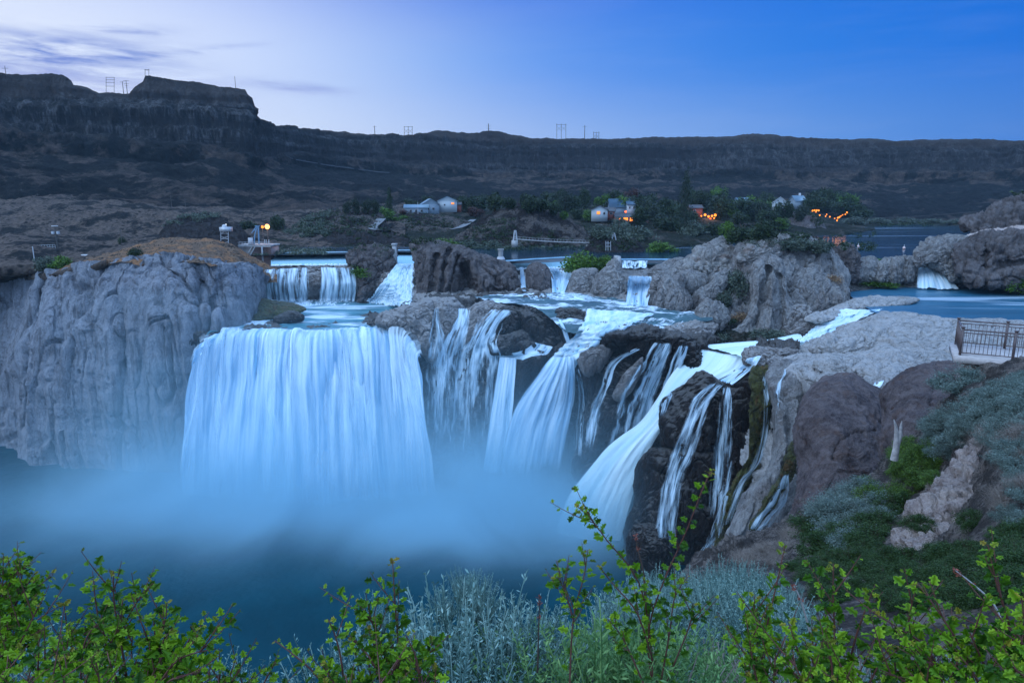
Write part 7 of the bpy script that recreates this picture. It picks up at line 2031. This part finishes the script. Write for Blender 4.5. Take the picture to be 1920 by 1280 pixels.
house(1139, 405, 376, 7.0, 7, 2.6, 'dark-roofed wing with a shaded porch right of the white cottage', 0.0, 'redwood', 'darkroof', 0.25, 'x', [(-1.5, 1.4, 1.4, 1.0), (1.5, 1.4, 1.4, 1.0)])
house(1160, 398, 420, 12, 9, 3.2, 'long house with a steep deep-blue roof', 0.0, 'housewall', 'blueroof', 0.50, 'x', [(-3, 1.6, 1.2, 1.2)])
house(1182, 399, 416, 5.0, 8, 4.8, 'pale end block with two windows joined to the deep-blue roofed house', 0.0, 'whitewall', 'blueroof', 0.22, 'x', [(-1.2, 3.2, 0.7, 1.3), (1.2, 3.2, 0.7, 1.3)])
house(1172, 416, 366, 11, 7, 2.5, 'low dark house with brightly glowing windows', 0.0, 'redwood', 'darkroof', 0.25, 'x', [], [(-3.2, 1.5, 1.5, 1.3), (-0.4, 1.6, 2.4, 1.6), (2.6, 1.4, 1.4, 1.8)], litm='lamp_gold', deck=True)
house(1302, 400, 392, 7, 6, 3.0, 'dark red cabin left of the cluster of orange lamps', 0.1, 'redwood', 'darkroof', 0.25, 'x', [(-1, 1.5, 1.0, 1.0)])
house(1391, 388, 440, 9, 7, 3.0, 'blue-grey roofed house half hidden behind dark trees', 0.3, 'housewall', 'metalroof', 0.35, 'x', [(1, 1.6, 1.2, 1.0)])
house(1462, 390, 425, 9, 8, 3.0, 'pale-gabled house near the right end of the village', -0.35, 'whitewall', 'palepaint', 0.38, 'y', [(1.5, 1.6, 1.0, 1.0)])
house(1494, 386, 430, 7, 7, 3.2, 'house with a white chimney between dark trees', 0.2, 'housewall', 'metalroof', 0.40, 'x', [], chimney=True)
o = at(792, 407, 384)
tag(MB().box((o[0], o[1], o[2]), (13, 0.8, 2.2)).build('retaining_wall', M['concrete']), 'long grey retaining wall below the low metal-roofed house', 'wall')
o = at(1203, 417, 362)
tag(MB().box((o[0], o[1], o[2]), (7, 0.3, 1.6)).box((o[0], o[1], o[2] - 1.2), (0.4, 0.3, 2)).build('fence', M['redwood']), 'reddish timber fence right of the brightly lit house', 'fence')
# lamps of the village
lamp(1173, 397, 408, 0.55, M['window_red'], 'red lamp at the wall of the deep-blue roofed house', 150, (1, .15, .05))
for i, (x, y, r) in enumerate(((1322, 403, .7), (1328.5, 406, .65), (1335, 405, .6), (1341, 403.5, .75), (1339, 409, .45))):
    lamp(x, y, 385, r, M['lamp_gold'], ('left', 'second', 'third', 'right', 'lowest')[i] + ' orange lamp of the blazing cluster right of the dark red cabin', 420, (1, .38, .08))
lamp(1332, 410, 384, 0.45, M['window_red'], 'pink-red lamp under the blazing orange cluster', 60, (1, .1, .05))
lamp(1315, 405, 388, 0.45, M['lamp_gold'], 'dim orange lamp on the side of the dark red cabin', 60, (1, .35, .08))
gold = [(1523, 395, .6), (1527, 394.5, .6), (1531, 394.5, .6), (1535, 394.6, .6), (1530, 397.5, .4), (1537, 403.5, .5), (1548, 405.5, .45), (1550, 402, .4), (1556, 406.5, .5), (1565, 409.5, .4), (1569.5, 413.5, .55), (1571, 408.5, .6), (1574, 407, .6), (1577, 405, .4), (1580, 403, .4), (1585, 402, .45), (1588, 398.5, .6)]
nm = ['far left on the shelf', 'second on the shelf', 'third on the shelf', 'fourth on the shelf', 'just under the shelf', 'first below the shelf', 'at the middle of the slope, lower one of two', 'at the middle of the slope, upper one of two', 'right of the pair on the slope', 'small one before the dip', 'lowest of all', 'left of the bright pair', 'right of the bright pair', 'first on the rising line', 'second on the rising line', 'third on the rising line', 'pinkish one at the top right end']
for (x, y, r), s in zip(gold, nm):
    lamp(x, y, 405 + (x - 1523) * 0.5, r * 0.85, M['lamp_gold'], 'golden lakeside lamp, ' + s, 25, (1, .45, .1))
tag(MB().box(at(1557, 401, 440), (14, 1.0, 1.2)).build('stone_terrace', M['concrete']), 'dim terrace wall behind the string of golden lamps', 'wall') if False else None

# ---- poles
def pole(px, top, bot, Y, label, arms=(), group=None, r=0.16, trans=False, m='pylon', cat='utility pole'):
    a, b = at(px, top, Y), at(px, bot, Y)
    e = empty('utility_pole', b); tag(e, label, cat, group)
    h_ = a[2] - b[2]
    MB().bar((0, 0, -1), (0, 0, h_), r * 1.3, 6, r).build('pole', M[m], e)
    if arms:
        c = MB()
        for f, w_ in arms: c.box((0, -0.1, h_ * f), (w_, 0.18, 0.2))
        c.build('crossarm', M[m], e)
    if trans:
        t_ = MB()
        for s in (-1, 1): t_.bar((s * 0.9, 0, h_ * 0.70), (s * 0.9, 0, h_ * 0.80), 0.55, 8)
        t_.build('transformer', M['steel'], e)
        MB().box((0, 0, h_), (2.2, 0.3, 0.35)).build('cap', M['palepaint'], e)
pole(109, 424, 472, 245, 'utility pole with two pale transformers on the left', [(0.98, 2.4)], trans=True)
pole(66, 462, 498, 218, 'short pale pole on the left cliff top', m='steel', r=0.13)
pole(228, 428, 452, 270, 'small pole with a pale box on the left hillside', [(0.9, 1.2)], r=0.12)
pole(784, 379, 408, 380, 'white mast in front of the gabled white house', m='palepaint', r=0.13, cat='mast')
for x, t_, b_ in ((45, 354, 392), (60, 366, 398), (75, 362, 402), (98, 372, 404), (323, 366, 398), (350, 372, 408), (632, 358, 398), (574, 374, 408), (620, 380, 402)):
    pole(x, t_, b_, 420 if x < 400 else 400, 'tall thin pole standing on the scrubby slope', [(0.93, 2.6)], 'thin poles on the slopes', r=0.14)
def hframe(x0, x1, top, bot, Y, bars, label, xb=False, group=None):
    b = at((x0 + x1) / 2, bot + 2, Y); e = empty('power_line_tower', b); tag(e, label, 'pylon', group)
    def q(px, py): return at(px, py, Y) - b
    r = 0.20 * Y / 700
    for x in (x0, x1) + (((x0 + x1) / 2,) if xb else ()): MB().bar(q(x, bot + 2), q(x, top), r, 5).build('leg', M['pylon'], e)
    m = MB()
    for y in bars: m.bar(q(x0 - 1.0, y), q(x1 + 1.0, y), r * 0.8, 4)
    if xb:
        xm = (x0 + x1) / 2
        for a, c in ((x0, xm), (xm, x1)):
            m.bar(q(a, top + 5), q(c, top + 13), r * 0.5, 4).bar(q(c, top + 5), q(a, top + 13), r * 0.5, 4)
    m.build('crossarm', M['pylon'], e)
hframe(199, 214, 145, 176, 588, [145.5, 150, 155, 162], 'ladder-like power line tower in the notch of the left rim')
pole(232, 153, 177, 592, 'left pole of the pair in the notch of the left rim', [(0.95, 4)], r=0.22)
pole(239, 151, 177, 592, 'right pole of the pair in the notch of the left rim', [(0.97, 5), (0.75, 4), (0.6, 3)], r=0.22)
hframe(272, 279, 130, 143, 603, [132, 131], 'small two-legged tower on the corner of the high mesa')
pole(442, 143, 168, 632, 'lone thin pole near the right end of the mesa', r=0.20)
pole(11, 124, 139, 560, 'thin pole on the rim at the far left', [(0.7, 5)], r=0.18)
pole(703, 236, 256, 862, 'pole left of the dip in the middle rim', [(0.9, 5)], r=0.34)
hframe(758, 773, 237, 263, 888, [238], 'cross-braced tower standing in the dip of the rim', True)
hframe(1044, 1061, 232, 261, 935, [234], 'large cross-braced tower on the middle rim', True)
pole(1096, 235, 261, 940, 'thin pole right of the large cross-braced tower', [(0.9, 6)], r=0.34)
hframe(1113, 1123, 247, 261, 945, [249], 'faint small tower right of the thin pole on the rim', True)
pole(916, 232, 247, 915, 'small beacon mast on the highest knob of the middle rim', [(0.7, 7), (0.4, 5)], r=0.45, cat='mast')
# power lines between the rim towers
def wire(pts, r, label, sag=2.0):
    V, F = [], []
    for a, b in zip(pts[:-1], pts[1:]):
        a, b = at(*a), at(*b)
        c = [a * (1 - t_) + b * t_ - np.array([0, 0, 4 * sag * t_ * (1 - t_)]) for t_ in np.linspace(0, 1, 9)]
        taper(V, F, c, [r] * 9, 3)
    tag(link('power_line', new_mesh('power_line', V, F, M['pylon'])), label, 'power line')
wire([(1590, 409, 500), (1840, 396, 300)], 0.10, 'thin cable crossing above the lake on the right', 1.0)
# pipeline slanting over the scree
V, F = [], []
pp = []
for x, y in zip(np.linspace(508, 730, 24), np.interp(np.linspace(508, 730, 24), [508, 600, 730], [290, 309, 326])):
    p_, n_ = hit(x, y)
    if p_ is not None: pp.append(p_ + np.array([0, 0, 0.5]))
pp = np.array(pp); pp = np.column_stack([pp[:, 0], smooth1(pp[:, 1], 4, 0), smooth1(pp[:, 2], 3, 0)])
taper(V, F, pp, [0.5] * len(pp), 6)
tag(link('pipeline', new_mesh('pipeline', V, F, M['darkroof'])), 'pale pipeline slanting down the scree below the left cliffs', 'pipe')
# fences and low walls on the left flat
for i, (x0, y0, x1, y1, Y, hh, lab) in enumerate(((18, 470, 56, 470, 262, 3.0, 'grey wire fence at the far left'), (64, 466, 104, 465, 258, 2.6, 'blue-grey fence left of the transformer pole'))):
    a, b = at(x0, y0, Y), at(x1, y1, Y); m = MB()
    for t_ in np.linspace(0, 1, 9):
        p_ = a * (1 - t_) + b * t_; m.bar(p_ - np.array([0, 0, hh * .5]), p_ + np.array([0, 0, hh * 0.5]), 0.07, 4)
    for z in (-0.1, 0.2, 0.48): m.bar(a + np.array([0, 0, hh * z]), b + np.array([0, 0, hh * z]), 0.05, 4)
    tag(m.build('fence', M['steel']), lab, 'fence')
for x0, x1, y, Y, lab in ((30, 64, 485, 236, 'pale low concrete wall left of the short pole'), (67, 86, 484, 236, 'pale low concrete wall right of the short pole'), (154, 178, 479, 226, 'pale concrete slab at the foot of the grassy ridge')):
    a = at((x0 + x1) / 2, y, Y)
    tag(MB().box(a, ((x1 - x0) * Y / FPX, 1.0, 0.7), 0.05).build('low_wall', M['palepaint']), lab, 'wall')
# lake buoys
for x, y, lab in ((1609, 463, 'small buoy on the pale water, the farther left one'), (1695, 466, 'orange-white buoy near the right outcrop')):
    p_ = PW(x, y, 54.7)
    e = empty('buoy', p_); tag(e, lab, 'buoy')
    MB().ball((0, 0, 0.2), 0.55).build('float', M['buoy'], e)
    MB().bar((0, 0, 0.6), (0, 0, 1.5), 0.15).build('mast', M['palepaint'], e)
# gravel roads on the mounds
def road(pts, w_, label):
    L_, R_ = [], []
    for x, y in pts:
        p_, n_ = hit(x, y)
        if p_ is None: continue
        L_.append(p_)
    L_ = np.array(L_); L_ = catmull(L_, np.linspace(0, len(L_) - 1, 40))
    d = np.gradient(L_, axis=0); n = np.cross(d, [0, 0, 1]); n /= np.linalg.norm(n, axis=1)[:, None]
    L_ = np.column_stack([L_[:, 0], smooth1(L_[:, 1], 3, 0), smooth1(L_[:, 2], 3, 0) + 0.3])
    G = np.stack([L_ - n * w_, L_, L_ + n * w_])
    tag(link('road', new_mesh('road', G, gridfaces(3, 40), M['asphalt'])), kind='structure')
road([(716, 410), (708, 418), (698, 428), (712, 433), (740, 434)], 2.2, '')
road([(888, 412), (876, 420), (862, 427), (845, 431)], 1.8, '')

# ---- railed viewing platform
def platform():
    zf = 67.75
    yn, yf = 27.0, 29.4
    x0 = P(1799, 668, yn)[0]; x1 = x0 + 9.5
    o = np.array([x0, yn, zf]); e = empty('viewing_platform', o, R(-29)); tag(e, 'stone viewing platform with brown metal railings at the right edge', 'platform')
    MB().box((4.75, 1.2, -0.14), (9.9, 3.0, 0.26)).build('deck', M['deck'], e)
    MB().box((4.9, 1.25, -1.37), (9.4, 2.5, 2.2)).build('base', M['stucco'], e)
    for y, nm in ((0.0, 'near'), (2.4, 'far')):
        r = MB()
        for z in (1.04,): r.box((4.75, y, z), (9.5, 0.06, 0.05))
        for z in (0.92, 0.10): r.box((4.75, y, z), (9.5, 0.035, 0.035))
        b_ = MB()
        for i in range(67): b_.box((0.14 * (i + 0.5), y, 0.51), (0.018, 0.018, 0.80))
        rr = r.build('railing', M['railmetal'], e)
        b_.build('balusters', M['railmetal'], rr)
        for x in (0.0, 1.75, 3.5, 5.25, 7.0, 8.75):
            MB().box((x, y, 0.56), (0.09, 0.09, 1.12)).box((x, y, 1.14), (0.13, 0.13, 0.05)).build('post', M['railmetal'], e)
    r = MB().box((0, 1.2, 1.04), (0.06, 2.4, 0.05)).box((0, 1.2, 0.10), (0.035, 2.4, 0.035))
    for i in range(17): r.box((0, 0.14 * (i + 0.5), 0.51), (0.018, 0.018, 0.80))
    r.build('end_railing', M['railmetal'], e)
platform()

# ------------------------------------------------------------------ dusk air between here and the far rim
def haze():
    m = bpy.data.materials.new('air')
    m.use_nodes = True
    t = NT(m.node_tree)
    v = t.n('ShaderNodeVolumePrincipled', ins={'Color': (0.55, 0.80, 1.0, 1), 'Density': 0.00006, 'Anisotropy': 0.0})
    t.n('ShaderNodeOutputMaterial', ins={'Volume': v.outputs[0]})
    lo, hi = (-2000, -320, -16), (2000, 1520, 300)
    V = [(a, b, c) for a in (lo[0], hi[0]) for b in (lo[1], hi[1]) for c in (lo[2], hi[2])]
    F = [(0, 1, 3, 2), (4, 6, 7, 5), (0, 4, 5, 1), (2, 3, 7, 6), (0, 2, 6, 4), (1, 5, 7, 3)]
    tag(link('haze', new_mesh('haze', V, F, m, smooth=False)), 'thin blue evening haze over the canyon', 'haze', kind='stuff')
haze()
